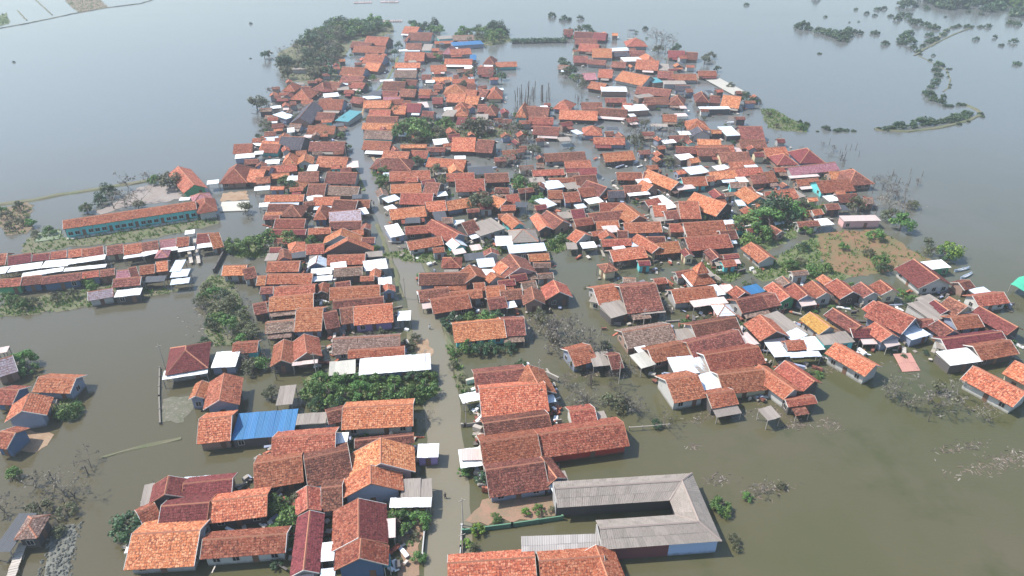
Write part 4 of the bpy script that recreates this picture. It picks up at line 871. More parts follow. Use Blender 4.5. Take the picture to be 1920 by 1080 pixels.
TREES = [('K', -60.32, 73.33, 5.06),
('L', -38.51, 78.12, 3.5),
('L', -35.43, 74.89, 4.27),
('O', -35.15, 78.67, 3.52),
('L', -36.27, 73.33, 2.87),
('L', -17.86, 74.36, 4.25),
('L', -14.94, 74.89, 3.42),
('Y', -5.4, 73.33, 2.19),
('L', -2.58, 75.95, 1.72),
('K', -13.42, 130.42, 4.88),
('L', -9.79, 131.06, 4.41),
('L', -5.51, 131.06, 4.9),
('K', -3.7, 132.59, 4.2),
('L', -12.71, 138.24, 3.05),
('L', -9.27, 121.25, 3.48),
('K', -4.63, 120.86, 3.47),
('K', -0.58, 121.64, 3.02),
('K', -6.92, 120.28, 3.46),
('L', -39.22, 106.19, 4.66),
('L', -35.86, 105.39, 4.85),
('L', -32.54, 104.59, 4.62),
('L', -29.59, 105.71, 4.86),
('L', -26.11, 105.07, 4.63),
('L', -23.04, 105.71, 4.65),
('L', -19.87, 105.71, 4.23),
('L', -17.08, 107.33, 4.27),
('L', -38.53, 110.01, 3.69),
('L', -34.73, 110.01, 3.69),
('L', -30.93, 110.01, 3.69),
('L', -27.35, 110.01, 3.47),
('L', -23.83, 109.67, 3.25),
('K', -20.2, 111.03, 3.71),
('L', -16.94, 111.2, 3.28),
('K', -37.93, 103.02, 3.12),
('K', -33.16, 102.55, 3.11),
('L', 3.46, 207.99, 6.92),
('L', 8.31, 197.62, 4.99),
('O', 7.72, 205.85, 4.81),
('L', 1.77, 214.63, 4.26),
('L', -43.69, 221.61, 4.01),
('L', -43.64, 212.38, 3.52),
('O', -40.17, 205.85, 3.78),
('O', -37.4, 197.62, 3.32),
('L', -42.23, 214.63, 4.26),
('K', -33.38, 231.5, 4.15),
('O', -25.49, 221.61, 5.46),
('O', -22.71, 214.63, 4.61),
('O', -8.93, 191.79, 8.12),
('B', -5.82, 197.62, 7.65),
('O', -11.46, 193.7, 5.56),
('L', -60.08, 205.85, 3.78),
('K', -71.59, 207.13, 5.87),
('L', -75.41, 214.63, 3.9),
('L', -76.22, 167.77, 4.98),
('L', -71.33, 166.24, 6.4),
('L', -67.16, 169.33, 5.9),
('L', -61.52, 170.28, 5.34),
('O', -64.05, 166.24, 4.95),
('L', -56.14, 172.52, 2.99),
('L', -35.86, 154.66, 3.31),
('O', -135.54, 397.45, 4.17),
('K', -135.24, 388.67, 5.84),
('L', -41.88, 258.41, 8.25),
('L', -35.07, 258.41, 9.49),
('O', -29.91, 258.41, 8.25),
('L', -40.55, 269.2, 7.26),
('K', -34.14, 269.2, 7.26),
('L', -26.41, 265.95, 7.18),
('O', -44.97, 262.77, 5.44),
('O', -36.56, 253.58, 6.09),
('O', -16.73, 262.77, 8.37),
('O', -11.57, 264.67, 8.42),
('B', -6.27, 262.77, 8.37),
('B', -2.06, 258.41, 7.43),
('O', 1.06, 265.95, 6.34),
('B', -14.01, 272.51, 8.62),
('B', 2.88, 236.72, 4.61),
('O', 5.13, 256.58, 4.92),
('B', 0.99, 244.92, 4.34),
('L', 67.52, 180.89, 7.14),
('L', 73.49, 182.64, 9.38),
('K', 78.57, 186.22, 9.52),
('L', 83.17, 188.04, 8.0),
('L', 69.36, 174.14, 6.63),
('O', 87.7, 191.79, 5.52),
('L', 65.68, 169.33, 5.31),
('K', 64.25, 177.47, 4.59),
('L', 90.83, 193.7, 3.93),
('O', 91.86, 189.9, 3.22),
('L', 91.13, 168.4, 2.65),
('L', 102.53, 174.14, 4.52),
('L', 97.09, 158.86, 4.22),
('O', 96.14, 164.72, 3.18),
('L', 77.25, 154.66, 4.14),
('L', 81.23, 156.04, 3.33),
('K', 96.25, 155.49, 3.32),
('O', 75.98, 158.86, 3.38),
('L', 72.68, 157.44, 3.63),
('L', 84.13, 177.47, 3.67),
('K', 79.89, 167.77, 3.22),
('L', 112.67, 180.2, 6.19),
('O', 112.7, 186.22, 5.4),
('Y', 117.61, 163.52, 6.33),
('K', 115.83, 162.34, 4.86),
('O', 115.16, 169.96, 3.26),
('O', 113.49, 164.72, 3.18),
('K', -128.56, 203.74, 5.79),
('K', -128.01, 197.62, 3.99),
('B', -121.49, 199.63, 6.7),
('B', -116.37, 197.62, 6.65),
('O', -112.24, 211.49, 7.72),
('B', -122.88, 195.65, 7.59),
('O', -115.1, 194.87, 3.95),
('O', -129.11, 191.79, 3.25),
('B', -125.81, 212.38, 7.04),
('B', -121.55, 214.63, 5.32),
('L', -118.89, 214.63, 3.9),
('B', -109.04, 207.99, 5.19),
('O', -81.2, 191.79, 4.22),
('B', -78.61, 187.31, 3.19),
('B', 6.03, 128.3, 6.03),
('B', 8.89, 125.21, 6.4),
('B', 11.07, 122.22, 6.99),
('B', 14.07, 123.21, 7.03),
('B', 16.81, 121.25, 6.26),
('B', 18.88, 118.95, 4.58),
('B', 9.81, 131.49, 5.4),
('B', 13.34, 129.35, 5.34),
('O', 6.21, 133.69, 3.72),
('B', 20.87, 121.25, 3.48),
('O', 21.55, 117.46, 2.95),
('K', 20.4, 122.22, 2.33),
('O', 23.01, 115.62, 2.24),
('B', 13.05, 103.8, 4.6),
('B', 14.55, 103.02, 5.2),
('O', 21.3, 103.02, 4.16),
('B', 24.18, 101.48, 5.15),
('B', 24.97, 99.97, 4.48),
('O', 18.8, 103.8, 3.13),
('B', 28.63, 97.75, 4.02),
('K', 27.12, 97.75, 2.01),
('B', 21.31, 107.01, 4.26),
('B', 74.74, 106.19, 5.3),
('B', 77.67, 104.59, 5.88),
('P', 76.24, 103.8, 4.18),
('B', 81.98, 103.8, 6.27),
('P', 83.13, 103.02, 4.57),
('B', 87.55, 105.39, 5.7),
('P', 86.86, 102.24, 3.72),
('P', 79.1, 99.22, 4.06),
('O', 85.13, 107.83, 3.21),
('B', 77.42, 103.02, 4.16),
('B', 90.26, 99.22, 3.04),
('B', -77.61, 83.87, 5.48),
('B', -73.42, 80.36, 5.34),
('B', -73.73, 86.94, 4.11),
('B', -81.57, 82.1, 4.87),
('B', -81.92, 77.57, 5.23),
('P', -78.87, 84.48, 4.03),
('P', -73.38, 78.67, 3.52),
('P', -73.54, 85.7, 3.33),
('O', -77.13, 77.57, 3.49),
('O', -72.04, 77.02, 2.95),
('B', -72.58, 74.89, 3.42),
('L', -85.66, 85.09, 2.21),
('L', -86.5, 85.7, 1.85),
('B', -73.98, 74.36, 2.55),
('O', -71.28, 73.33, 2.19),
('L', -102.68, 115.62, 4.94),
('L', -100.49, 113.83, 3.78),
('L', -84.99, 100.72, 3.69),
('L', -84.28, 102.24, 2.48),
('L', -86.11, 99.97, 2.04),
('L', -72.75, 144.24, 3.41),
('B', -72.06, 140.59, 3.86),
('K', -70.34, 143.01, 2.87),
('O', -67.14, 139.41, 3.84),
('B', -68.16, 144.24, 3.93),
('L', -67.25, 132.59, 3.21),
('B', -63.18, 126.23, 3.58),
('O', -63.3, 133.69, 3.72),
('L', -59.86, 125.21, 2.84),
('K', -69.31, 131.49, 2.45),
('B', -72.22, 135.94, 3.01),
('O', -75.27, 140.59, 2.83),
('L', -75.55, 143.01, 2.34),
('O', -60.63, 129.35, 3.15),
('B', -63.56, 138.24, 3.31),
('O', -75.65, 146.75, 2.92),
('O', -69.08, 135.94, 3.77),
('L', -65.02, 131.49, 3.68),
('O', -67.91, 129.35, 2.91),
('O', -73.54, 139.41, 3.07),
('L', -63.06, 129.35, 2.91),
('O', -67.6, 137.08, 4.3),
('L', -69.51, 133.69, 2.73),
('K', -67.78, 124.2, 2.12),
('O', -58.14, 127.26, 4.08),
('L', -52.74, 115.62, 3.82),
('O', -54.41, 113.83, 3.33),
('B', -52.18, 117.46, 3.4),
('O', -47.7, 106.19, 3.18),
('B', -45.81, 107.01, 2.77),
('B', -57.23, 115.62, 2.69),
('L', 34.13, 78.12, 2.98),
('L', 34.72, 77.02, 2.08),
('O', 33.97, 79.23, 1.76),
('O', 34.59, 71.81, 1.83),
('O', 34.76, 70.33, 1.48),
('L', 39.16, 80.36, 1.78),
('B', 42.63, 81.51, 3.05),
('B', 40.84, 81.51, 2.51),
('O', 45.71, 82.68, 1.63),
('L', 14.22, 172.52, 3.59),
('L', 10.33, 169.33, 2.95),
('O', 16.97, 169.33, 2.95),
('L', -120.95, 140.59, 3.86),
('L', -116.31, 138.24, 3.05),
('O', -115.1, 139.41, 3.33),
('O', -110.04, 141.79, 3.11),
('O', -106.82, 143.01, 3.13),
('L', -104.19, 146.75, 2.65),
('L', -106.19, 149.32, 2.96),
('L', -132.31, 177.47, 3.37),
('L', -129.51, 192.55, 3.58),
('O', -135.16, 175.79, 2.73),
('O', -145.13, 180.89, 3.73),
('O', -144.15, 184.41, 3.78),
('O', -151.14, 188.04, 3.52),
('L', -140.73, 182.64, 3.13),
('O', -150.57, 193.7, 3.6),
('L', -155.09, 191.79, 2.92),
('L', -75.95, 226.47, 3.7),
('K', -78.96, 234.09, 2.66),
('O', -12.34, 115.62, 2.24),
('L', -12.45, 120.28, 2.08),
('O', -10.28, 111.2, 2.4),
('O', -8.51, 106.68, 2.13),
('B', -15.72, 99.22, 3.04),
('O', -21.34, 125.21, 2.61),
('O', -22.15, 122.22, 2.56),
('L', 2.73, 83.28, 1.82),
('L', 4.36, 77.57, 1.92),
('Y', 2.17, 77.02, 1.56),
('O', 6.54, 77.57, 1.39),
('Y', -7.03, 70.82, 1.82),
('O', -5.77, 70.33, 1.48),
('L', -7.93, 86.94, 2.24),
('L', -8.33, 85.7, 2.22),
('O', 104.74, 193.7, 5.56),
('L', 94.19, 191.79, 3.57),
('B', 120.66, 214.63, 3.55),
('B', 120.04, 203.74, 5.11),
('B', 122.32, 199.63, 5.7),
('B', 120.17, 191.79, 3.25),
('B', 125.36, 195.65, 2.64),
('B', 121.28, 210.17, 4.19),
('B', 124.61, 207.99, 4.15),
('B', 57.79, 247.75, 4.78),
('B', 55.85, 253.58, 4.06),
('B', 59.52, 236.72, 3.84),
('B', 54.38, 262.77, 5.02),
('B', 50.7, 265.95, 4.23),
('B', 49.97, 231.5, 3.77),
('B', 53.74, 231.5, 3.77),
('O', 53.89, 272.51, 4.31),
('B', 118.44, 244.92, 3.55),
('B', 117.12, 236.72, 3.46),
('B', 118.92, 234.09, 2.66),
('B', 116.68, 250.64, 2.82),
('B', 115.29, 239.4, 3.1),
('B', 88.9, 410.61, 7.97),
('B', 88.41, 424.56, 8.84),
('B', 87.08, 434.83, 8.39),
('B', 94.72, 424.56, 6.95),
('K', 92.16, 403.94, 4.83),
('O', 102.88, 379.05, 5.72),
('K', 105.72, 362.09, 3.84),
('O', 108.68, 391.14, 5.87),
('K', 95.03, 410.61, 4.9),
('K', 95.46, 391.14, 4.11),
('O', 83.09, 403.94, 6.04),
('K', 27.82, 367.59, 6.68),
('K', 29.82, 356.72, 5.96),
('O', 26.76, 351.5, 5.35),
('K', 27.15, 379.05, 5.14),
('O', 32.62, 341.43, 5.74),
('O', 34.38, 331.85, 5.09),
('L', 30.39, 346.4, 4.23),
('O', 37.74, 327.23, 4.03),
('K', 105.67, 309.82, 4.32),
('K', 106.85, 305.71, 3.8),
('O', 104.42, 331.85, 3.57),
('K', 109.23, 305.71, 3.32),
('O', 106.91, 318.32, 3.44),
('B', 110.36, 301.69, 3.29),
('K', 47.79, 463.39, 6.83),
('O', 42.39, 460.05, 5.43),
('K', 50.38, 455.13, 4.7),
('L', 39.06, 439.37, 4.56),
('O', 34.71, 447.12, 5.29),
('K', 36.95, 455.13, 4.7),
('L', 112.24, 279.35, 3.08),
('O', 107.89, 286.48, 3.15),
('L', 115.7, 270.52, 3.0),
('O', 106.71, 272.51, 2.59),
('K', 117.37, 269.2, 2.13),
('K', -49.99, 290.16, 5.45),
('K', -47.25, 322.73, 4.97),
('K', -50.93, 331.85, 5.09),
('L', -40.56, 385.01, 5.79),
('K', -32.06, 305.71, 4.27),
('O', -21.14, 346.4, 5.81),
('O', -18.97, 356.72, 5.96),
('O', -22.92, 331.85, 4.58),
('B', -13.21, 346.4, 5.29),
('O', -8.24, 362.09, 4.39),
('K', -5.29, 346.4, 5.29),
('K', -8.13, 297.76, 3.72),
('O', -88.96, 282.88, 4.45),
('B', -103.38, 290.16, 5.0),
('B', -101.32, 272.51, 5.61),
('O', -100.19, 275.9, 4.36),
('B', -95.07, 265.95, 4.65),
('L', -94.52, 282.88, 3.11),
('O', -108.01, 301.69, 4.23),
('K', -98.37, 259.64, 2.49),
('O', -89.13, 279.35, 3.96),
('B', -104.48, 305.71, 4.75),
('K', -72.49, 259.64, 3.73),
('L', -66.27, 259.64, 3.31),
('L', -69.33, 279.35, 3.08),
('O', -69.71, 265.95, 3.38),
('L', -73.62, 269.2, 2.99),
('L', -70.87, 322.73, 2.98),
('L', -68.71, 346.4, 3.7),
('L', -68.76, 331.85, 3.06),
('L', -60.78, 247.75, 2.39),
('K', -65.54, 397.45, 4.17),
('K', -65.95, 417.48, 4.36),
('O', -64.3, 379.05, 3.43),
('K', -114.44, 398.81, 6.54),
('O', -98.98, 350.23, 8.68),
('O', -111.33, 348.1, 7.34),
('K', -121.8, 382.09, 5.72),
('O', -101.13, 413.59, 6.17),
('K', -108.54, 377.35, 7.86),
('O', -101.02, 375.84, 8.64),
('O', -97.36, 344.61, 7.83),
('O', -110.38, 413.27, 8.56),
('O', -97.5, 374.03, 7.95),
('O', -110.34, 435.64, 8.41),
('O', -114.3, 434.79, 6.01),
('B', -124.86, 391.35, 8.84),
('O', -104.6, 439.68, 9.15),
('B', -93.57, 359.77, 8.42),
('K', -104.38, 361.4, 8.31),
('O', -111.34, 362.62, 5.62),
('O', -95.9, 385.14, 7.76),
('K', -91.72, 351.79, 7.62),
('O', -109.11, 400.66, 5.78),
('O', -112.02, 371.3, 6.52),
('O', -104.19, 431.67, 9.49),
('O', -101.32, 388.21, 9.52),
('B', -103.27, 350.48, 5.87),
('O', -120.56, 412.47, 8.87),
('O', -100.17, 364.0, 7.45),
('K', -98.76, 391.48, 8.07),
('B', -100.11, 405.4, 8.11),
('B', -112.26, 450.72, 7.45),
('B', -124.17, 378.9, 8.55),
('O', -112.89, 428.06, 8.21),
('K', -117.2, 414.38, 10.35),
('B', -104.71, 396.92, 9.19),
('O', -120.32, 367.98, 6.57),
('K', -109.17, 418.15, 7.73),
('B', -106.08, 347.19, 6.76),
('O', -104.77, 419.22, 6.54),
('K', -119.29, 426.05, 10.33),
('B', -115.68, 390.7, 7.55),
('B', -94.58, 372.53, 9.01),
('O', -106.77, 366.46, 6.15),
('O', -96.65, 394.3, 8.83),
('K', -105.96, 392.93, 8.58),
('B', -109.28, 395.48, 9.08),
('O', -116.76, 360.98, 5.09),
('B', -121.06, 407.51, 6.97),
('O', -106.4, 372.34, 5.4),
('K', -98.13, 369.06, 8.73),
('O', -109.79, 372.88, 6.39),
('K', -117.51, 366.47, 9.4),
('K', -112.82, 422.11, 10.37),
('B', -115.29, 448.33, 6.8),
('B', -96.09, 378.18, 7.55),
('O', -117.95, 433.56, 9.85),
('L', -110.41, 429.31, 7.84),
('L', -104.84, 447.1, 8.23),
('K', -88.25, 473.67, 8.67),
('L', -89.88, 459.25, 7.18),
('L', -89.36, 465.92, 8.41),
('K', -97.58, 474.72, 7.49),
('L', -80.73, 465.75, 7.67),
('K', -112.58, 440.45, 7.65),
('K', -101.5, 475.05, 7.01),
('L', -99.81, 464.06, 9.97),
('L', -115.16, 428.19, 7.27),
('K', -105.32, 462.74, 9.57),
('L', -99.9, 442.59, 7.2),
('K', -97.58, 452.71, 7.3),
('K', -105.85, 440.73, 6.83),
('K', -91.1, 452.62, 9.64),
('K', -115.59, 444.53, 5.92),
('L', -113.37, 461.43, 6.82),
('L', -101.17, 450.61, 7.58),
('L', -107.61, 424.75, 9.09),
('L', -109.95, 452.71, 7.36),
('L', -106.61, 471.14, 6.74),
('L', -111.15, 463.35, 9.77),
('L', -96.69, 466.64, 9.87),
('L', -105.56, 478.32, 6.63),
('L', -91.9, 482.05, 10.56),
('L', -121.3, 449.8, 7.52),
('K', -86.24, 466.12, 8.42),
('K', -114.05, 468.63, 8.58),
('L', -117.04, 454.66, 7.94),
('K', -97.63, 444.35, 6.21),
('K', -117.14, 464.16, 8.48),
('K', -93.78, 467.5, 7.68),
('K', -109.57, 477.78, 7.68),
('K', -106.11, 431.97, 6.34),
('K', -109.52, 467.63, 9.7),
('K', -96.61, 457.5, 9.94),
('L', -93.67, 449.29, 9.51),
('L', -108.18, 456.06, 7.11),
('L', -110.56, 447.57, 6.27),
('L', -45.99, 459.43, 7.37),
('K', -60.39, 472.18, 5.73),
('L', -49.25, 463.83, 5.21),
('K', -64.77, 476.73, 6.64),
('K', -55.58, 466.95, 5.95),
('K', -58.62, 464.48, 5.44),
('K', -50.89, 477.92, 6.35),
('K', -52.43, 470.57, 4.99),
('L', -62.09, 468.3, 5.91),
('L', -51.7, 462.19, 5.83),
('K', -11.73, 445.39, 6.36),
('L', -7.12, 445.01, 8.09),
('K', -20.96, 460.64, 5.85),
('O', -16.18, 455.83, 5.81),
('L', -27.23, 447.8, 6.83),
('L', -13.04, 466.6, 6.8),
('O', -20.53, 435.78, 6.69),
('K', -7.51, 456.66, 8.51),
('K', -11.02, 459.69, 8.59),
('L', -16.67, 440.6, 5.97),
('O', -9.94, 454.41, 4.74),
('O', -7.76, 436.31, 6.08),
('K', -25.64, 432.1, 4.53),
('L', -30.46, 453.88, 6.73),
('L', -14.04, 449.03, 5.76),
('K', -4.85, 453.96, 5.76),
('L', -25.21, 458.49, 5.16),
('L', -18.23, 450.81, 8.46),
('L', -32.3, 443.78, 6.29),
('L', -11.92, 430.75, 7.86),
('B', 35.01, 144.61, 2.23),
('B', 31.31, 149.86, 2.46),
('B', 28.15, 132.75, 2.98),
('B', 35.87, 139.04, 2.9),
('P', 23.93, 134.33, 2.32),
('P', 29.19, 142.96, 4.22),
('O', 27.51, 147.2, 3.44),
('B', 27.31, 131.4, 3.03),
('P', 21.87, 154.43, 2.79),
('B', 27.37, 155.27, 4.23),
('B', 24.77, 144.22, 2.35),
('B', 18.93, 140.57, 2.08),
('B', 23.44, 136.85, 1.95),
('O', 38.41, 157.44, 2.06),
('B', 5.69, 268.84, 5.6),
('B', -0.52, 231.2, 6.36),
('B', 5.28, 211.34, 4.42),
('O', 7.72, 241.48, 5.46),
('B', 2.61, 258.72, 3.64),
('B', -0.57, 267.5, 4.07),
('B', 2.93, 200.72, 3.03),
('B', -3.74, 266.97, 6.96),
('B', 2.69, 234.29, 4.14),
('B', 3.54, 221.51, 4.88),
('P', -2.11, 245.86, 4.52),
('B', 7.3, 249.9, 5.51),
('B', 0.79, 270.91, 3.38),
('P', -2.13, 241.84, 5.35),
('O', -2.1, 233.39, 4.48),
('B', 2.64, 275.45, 7.29),
('B', 66.14, 250.31, 5.43),
('B', 49.65, 237.23, 4.68),
('B', 55.32, 245.05, 4.8),
('O', 55.27, 231.11, 5.13),
('B', 64.71, 246.25, 4.49),
('O', 46.15, 251.58, 6.64),
('O', 68.14, 271.06, 4.78),
('P', 64.24, 266.93, 5.36),
('B', 45.05, 258.78, 5.0),
('B', 50.0, 252.55, 3.83),
('B', 55.43, 269.27, 5.5),
('B', 48.74, 266.33, 6.56),
('P', 54.75, 249.72, 6.67),
('B', 63.85, 259.27, 5.93),
('P', 61.92, 263.34, 5.53),
('P', 51.1, 245.25, 5.31),
('B', 50.97, 265.91, 4.35),
('P', 51.69, 237.33, 6.34),
('O', 64.0, 250.35, 3.89),
('B', 58.42, 259.76, 4.68),
('B', 54.04, 252.24, 4.18),
('P', 45.68, 254.77, 3.11),
('B', 17.65, 116.89, 3.43),
('B', 20.69, 111.85, 2.23),
('P', 17.58, 127.43, 2.85),
('O', 13.49, 115.32, 3.45),
('B', 12.4, 107.75, 2.04),
('B', 10.75, 109.45, 2.91),
('P', 15.07, 132.53, 3.4),
('O', 26.26, 124.04, 2.0),
('O', 8.82, 125.51, 1.8),
('O', 20.04, 116.74, 3.02),
('B', 23.11, 115.88, 3.43),
('B', 17.1, 123.8, 2.05),
('B', 20.42, 109.3, 2.2),
('O', 7.96, 131.47, 3.41),
('B', 22.54, 131.63, 1.96),
('B', 13.6, 130.67, 2.09),
('B', 11.63, 121.38, 3.78),
('B', 17.17, 120.43, 2.8),
('B', 16.5, 116.82, 3.33),
('B', 24.53, 113.7, 2.87),
('P', 17.98, 122.01, 3.0),
('B', 15.39, 110.17, 2.56),
('B', 133.57, 212.59, 3.29),
('P', 116.38, 197.33, 2.47),
('O', 123.89, 194.77, 3.54),
('P', 127.83, 208.44, 2.65),
('P', 120.73, 209.19, 4.02),
('P', 128.48, 216.54, 2.87),
('B', 115.08, 193.21, 5.53),
('B', 127.95, 219.54, 3.73),
('B', 121.77, 194.66, 3.11),
('O', 124.23, 197.07, 2.72),
('O', 83.22, 181.5, 4.32),
('O', 85.83, 192.13, 2.64),
('O', 78.47, 196.73, 4.53),
('O', 72.28, 182.26, 3.7),
('O', 75.02, 192.36, 5.35),
('P', 70.93, 188.43, 4.98),
('B', 80.04, 182.86, 3.86),
('B', 87.63, 193.32, 3.68),
('P', 82.72, 179.1, 2.88),
('B', 78.39, 189.14, 5.28),
('O', -54.09, 114.74, 3.54),
('B', -53.97, 122.15, 1.87),
('O', -57.57, 127.68, 2.43),
('P', -48.38, 111.59, 2.72),
('B', -53.81, 111.74, 2.69),
('B', -56.21, 116.56, 3.56),
('B', -62.38, 127.06, 1.87),
('B', -49.43, 114.86, 3.57),
('O', -110.49, 296.73, 7.59),
('B', -108.32, 316.23, 7.31),
('B', -100.49, 287.98, 3.55),
('P', -92.41, 258.03, 6.37),
('B', -92.37, 243.34, 3.78),
('O', -98.69, 270.43, 5.23),
('B', -98.19, 260.77, 3.64),
('O', -93.93, 251.2, 3.57),
('P', -95.73, 263.89, 5.13),
('B', -106.86, 286.81, 6.18),
('P', 13.88, 308.82, 6.72),
('P', 13.73, 316.3, 7.74),
('P', 7.61, 298.0, 8.28),
('P', 6.75, 299.85, 12.09),
('P', 7.62, 319.14, 11.46),
('P', 13.94, 313.9, 11.3),
('P', 7.41, 315.21, 10.1),
('P', 13.15, 310.42, 11.37),
('P', 1.42, 309.84, 8.62),
('P', 2.19, 299.77, 6.94),
('P', 4.4, 300.63, 11.93),
('P', 16.37, 313.8, 12.19),
('P', 3.43, 304.55, 11.97),
('P', 4.41, 319.13, 10.75),
('P', 15.17, 304.26, 11.99),
('P', 8.58, 313.03, 7.06),
('P', 5.43, 299.19, 6.5),
('P', 4.22, 313.66, 6.62),
('P', 6.28, 317.9, 7.17),
('P', 9.65, 308.81, 9.76),
('P', 13.44, 309.15, 12.14),
('P', 2.56, 316.86, 6.85),
('P', 6.07, 303.43, 11.8),
('P', 9.53, 318.49, 8.5),
('P', 10.49, 315.02, 11.35),
('P', 16.9, 310.82, 10.04),
('P', 61.28, 246.49, 3.38),
('P', 58.78, 224.88, 2.65),
('P', 60.13, 249.45, 2.97),
('P', 49.22, 260.36, 5.35),
('P', 51.52, 268.17, 3.73),
('P', 60.0, 244.95, 4.83),
('P', 55.72, 259.89, 2.95),
('P', 53.41, 267.03, 3.85),
('P', 57.38, 250.9, 4.34),
('P', 57.95, 253.36, 4.0),
('P', 61.01, 241.32, 4.03),
('P', 54.95, 246.71, 3.84),
('P', 64.96, 257.39, 5.96),
('P', 57.8, 228.68, 3.1),
('P', 50.32, 224.62, 3.43),
('P', 45.45, 235.2, 3.39),
('P', 58.53, 261.13, 6.07),
('P', 52.49, 264.19, 5.25),
('P', 50.18, 242.27, 4.3),
('P', 62.42, 244.28, 3.95),
('P', 43.48, 245.07, 3.62),
('P', 54.26, 239.11, 4.14),
('P', 45.31, 245.03, 4.29),
('P', 52.99, 225.19, 3.41),
('P', 56.1, 264.81, 5.64),
('P', 46.02, 230.83, 5.04),
('P', 45.93, 227.85, 4.11),
('P', 51.83, 242.46, 5.7),
('P', 53.72, 245.72, 3.69),
('P', 60.83, 244.78, 3.84),
('P', 49.62, 258.28, 5.64),
('P', 56.06, 224.85, 5.28),
('P', 55.17, 232.12, 4.8),
('P', 57.61, 231.97, 3.18),
('P', 6.07, 254.29, 3.65),
('P', 7.64, 271.06, 4.76),
('P', 0.72, 228.86, 4.44),
('P', 6.41, 222.29, 4.44),
('P', -2.19, 234.93, 3.01),
('P', 7.19, 225.1, 3.5),
('P', -0.91, 233.59, 4.96),
('P', 7.53, 237.16, 3.08),
('P', 5.32, 268.83, 5.94),
('P', 5.1, 229.16, 5.23),
('P', 2.97, 221.79, 4.41),
('P', 2.42, 249.75, 3.94),
('P', -2.87, 262.58, 5.59),
('P', -0.46, 235.61, 5.05),
('P', 4.54, 242.68, 3.73),
('P', 0.0, 261.01, 5.07),
('P', 4.14, 221.84, 3.51),
('P', 6.59, 223.25, 3.42),
('P', 7.19, 237.34, 5.66),
('P', 5.58, 252.6, 3.74),
('P', 2.71, 244.16, 2.87),
('P', 6.33, 241.66, 4.21),
('P', 126.17, 247.04, 3.42),
('P', 124.31, 247.26, 3.83),
('P', 120.14, 252.19, 3.98),
('P', 116.65, 230.13, 4.55),
('P', 120.63, 243.07, 3.49),
('P', 115.96, 229.9, 2.99),
('P', 118.09, 236.27, 5.02),
('P', 119.93, 237.33, 5.58),
('P', 128.04, 247.01, 4.5),
('P', 126.21, 240.08, 3.31),
('P', 137.07, 223.96, 3.01),
('P', 128.77, 214.84, 4.53),
('P', 130.96, 212.94, 4.63),
('P', 122.43, 198.21, 3.55),
('P', 129.94, 221.81, 3.93),
('P', 124.32, 191.8, 2.42),
('P', 120.3, 214.97, 4.46),
('P', 129.6, 220.89, 3.78),
('P', 120.53, 196.84, 3.39),
('P', 122.9, 199.1, 3.99),
('P', 112.34, 198.04, 2.67),
('P', 116.4, 206.86, 2.46),
('P', 118.15, 210.08, 3.75),
('P', 109.54, 189.59, 4.45),
('P', 121.8, 202.54, 3.23),
('P', 139.69, 221.23, 3.43),
('P', 14.51, 103.92, 2.31),
('P', 15.89, 110.02, 3.06),
('P', 14.75, 104.86, 2.66),
('P', 16.1, 110.47, 2.28),
('P', 16.19, 111.16, 2.62),
('P', 16.02, 111.32, 2.88),
('P', 15.99, 109.01, 3.03),
('P', 16.11, 110.33, 3.08),
('P', 19.29, 120.7, 2.36),
('P', 14.76, 121.39, 2.17),
('P', 15.28, 118.21, 2.79),
('P', 15.14, 126.26, 2.92),
('P', 8.03, 120.93, 2.62),
('P', 20.13, 127.81, 3.05),
('P', 5.04, 126.58, 3.14),
('P', 8.65, 123.39, 2.06),
('P', -57.21, 117.55, 1.95),
('P', -59.68, 132.63, 2.88),
('P', -56.04, 119.9, 2.33),
('P', -57.74, 121.84, 3.05),
('P', -57.69, 123.94, 2.12),
('P', -57.98, 124.22, 2.68),
('P', 54.93, 327.44, 5.38),
('P', 30.1, 309.46, 5.62),
('P', 28.78, 314.15, 4.46),
('P', 37.5, 326.46, 4.9),
('P', 49.45, 311.31, 3.73),
('P', 47.43, 318.58, 3.38),
('P', 40.4, 317.36, 4.5),
('P', 53.15, 314.08, 5.7),
('P', 30.96, 308.52, 3.09),
('P', 29.36, 310.47, 4.88),
('P', 48.36, 319.8, 3.77),
('P', 31.71, 315.04, 2.99),
('P', 31.95, 311.48, 3.33),
('P', 29.3, 305.27, 5.5),
('M', 189.87, 474.1, 8.71),
('M', 189.61, 480.74, 5.29),
('M', 191.77, 469.76, 5.18),
('M', 195.47, 461.3, 6.8),
('M', 198.12, 457.17, 7.59),
('M', 199.94, 451.09, 7.5),
('M', 202.53, 445.16, 8.23),
('M', 208.28, 449.1, 7.47),
('M', 200.27, 435.58, 6.46),
('M', 215.04, 463.39, 5.97),
('M', 219.2, 457.17, 5.06),
('M', 219.3, 463.39, 3.41),
('M', 229.74, 457.17, 5.06),
('M', 221.46, 426.36, 4.75),
('M', 254.86, 527.01, 3.45),
('M', 257.1, 519.18, 3.4),
('M', 269.89, 543.33, 4.92),
('M', 276.1, 546.14, 3.96),
('M', 267.24, 516.62, 3.76),
('M', 266.0, 504.14, 5.52),
('M', 276.0, 519.18, 5.67),
('M', 291.71, 551.84, 4.0),
('M', 254.13, 543.33, 2.95),
('M', 275.78, 509.06, 4.64),
('M', 272.56, 496.9, 4.54),
('M', 271.51, 487.55, 7.14),
('M', 275.42, 482.99, 5.31),
('M', 275.66, 474.1, 6.97),
('M', 284.22, 524.38, 3.82),
('M', 314.16, 560.59, 3.04),
('M', 305.6, 557.65, 3.63),
('M', 307.77, 546.14, 3.96),
('M', 323.68, 551.84, 11.99),
('M', 324.59, 546.14, 7.92),
('M', 322.74, 557.65, 6.05),
('M', 239.25, 439.37, 8.14),
('M', 237.8, 428.18, 7.16),
('M', 249.4, 455.13, 5.88),
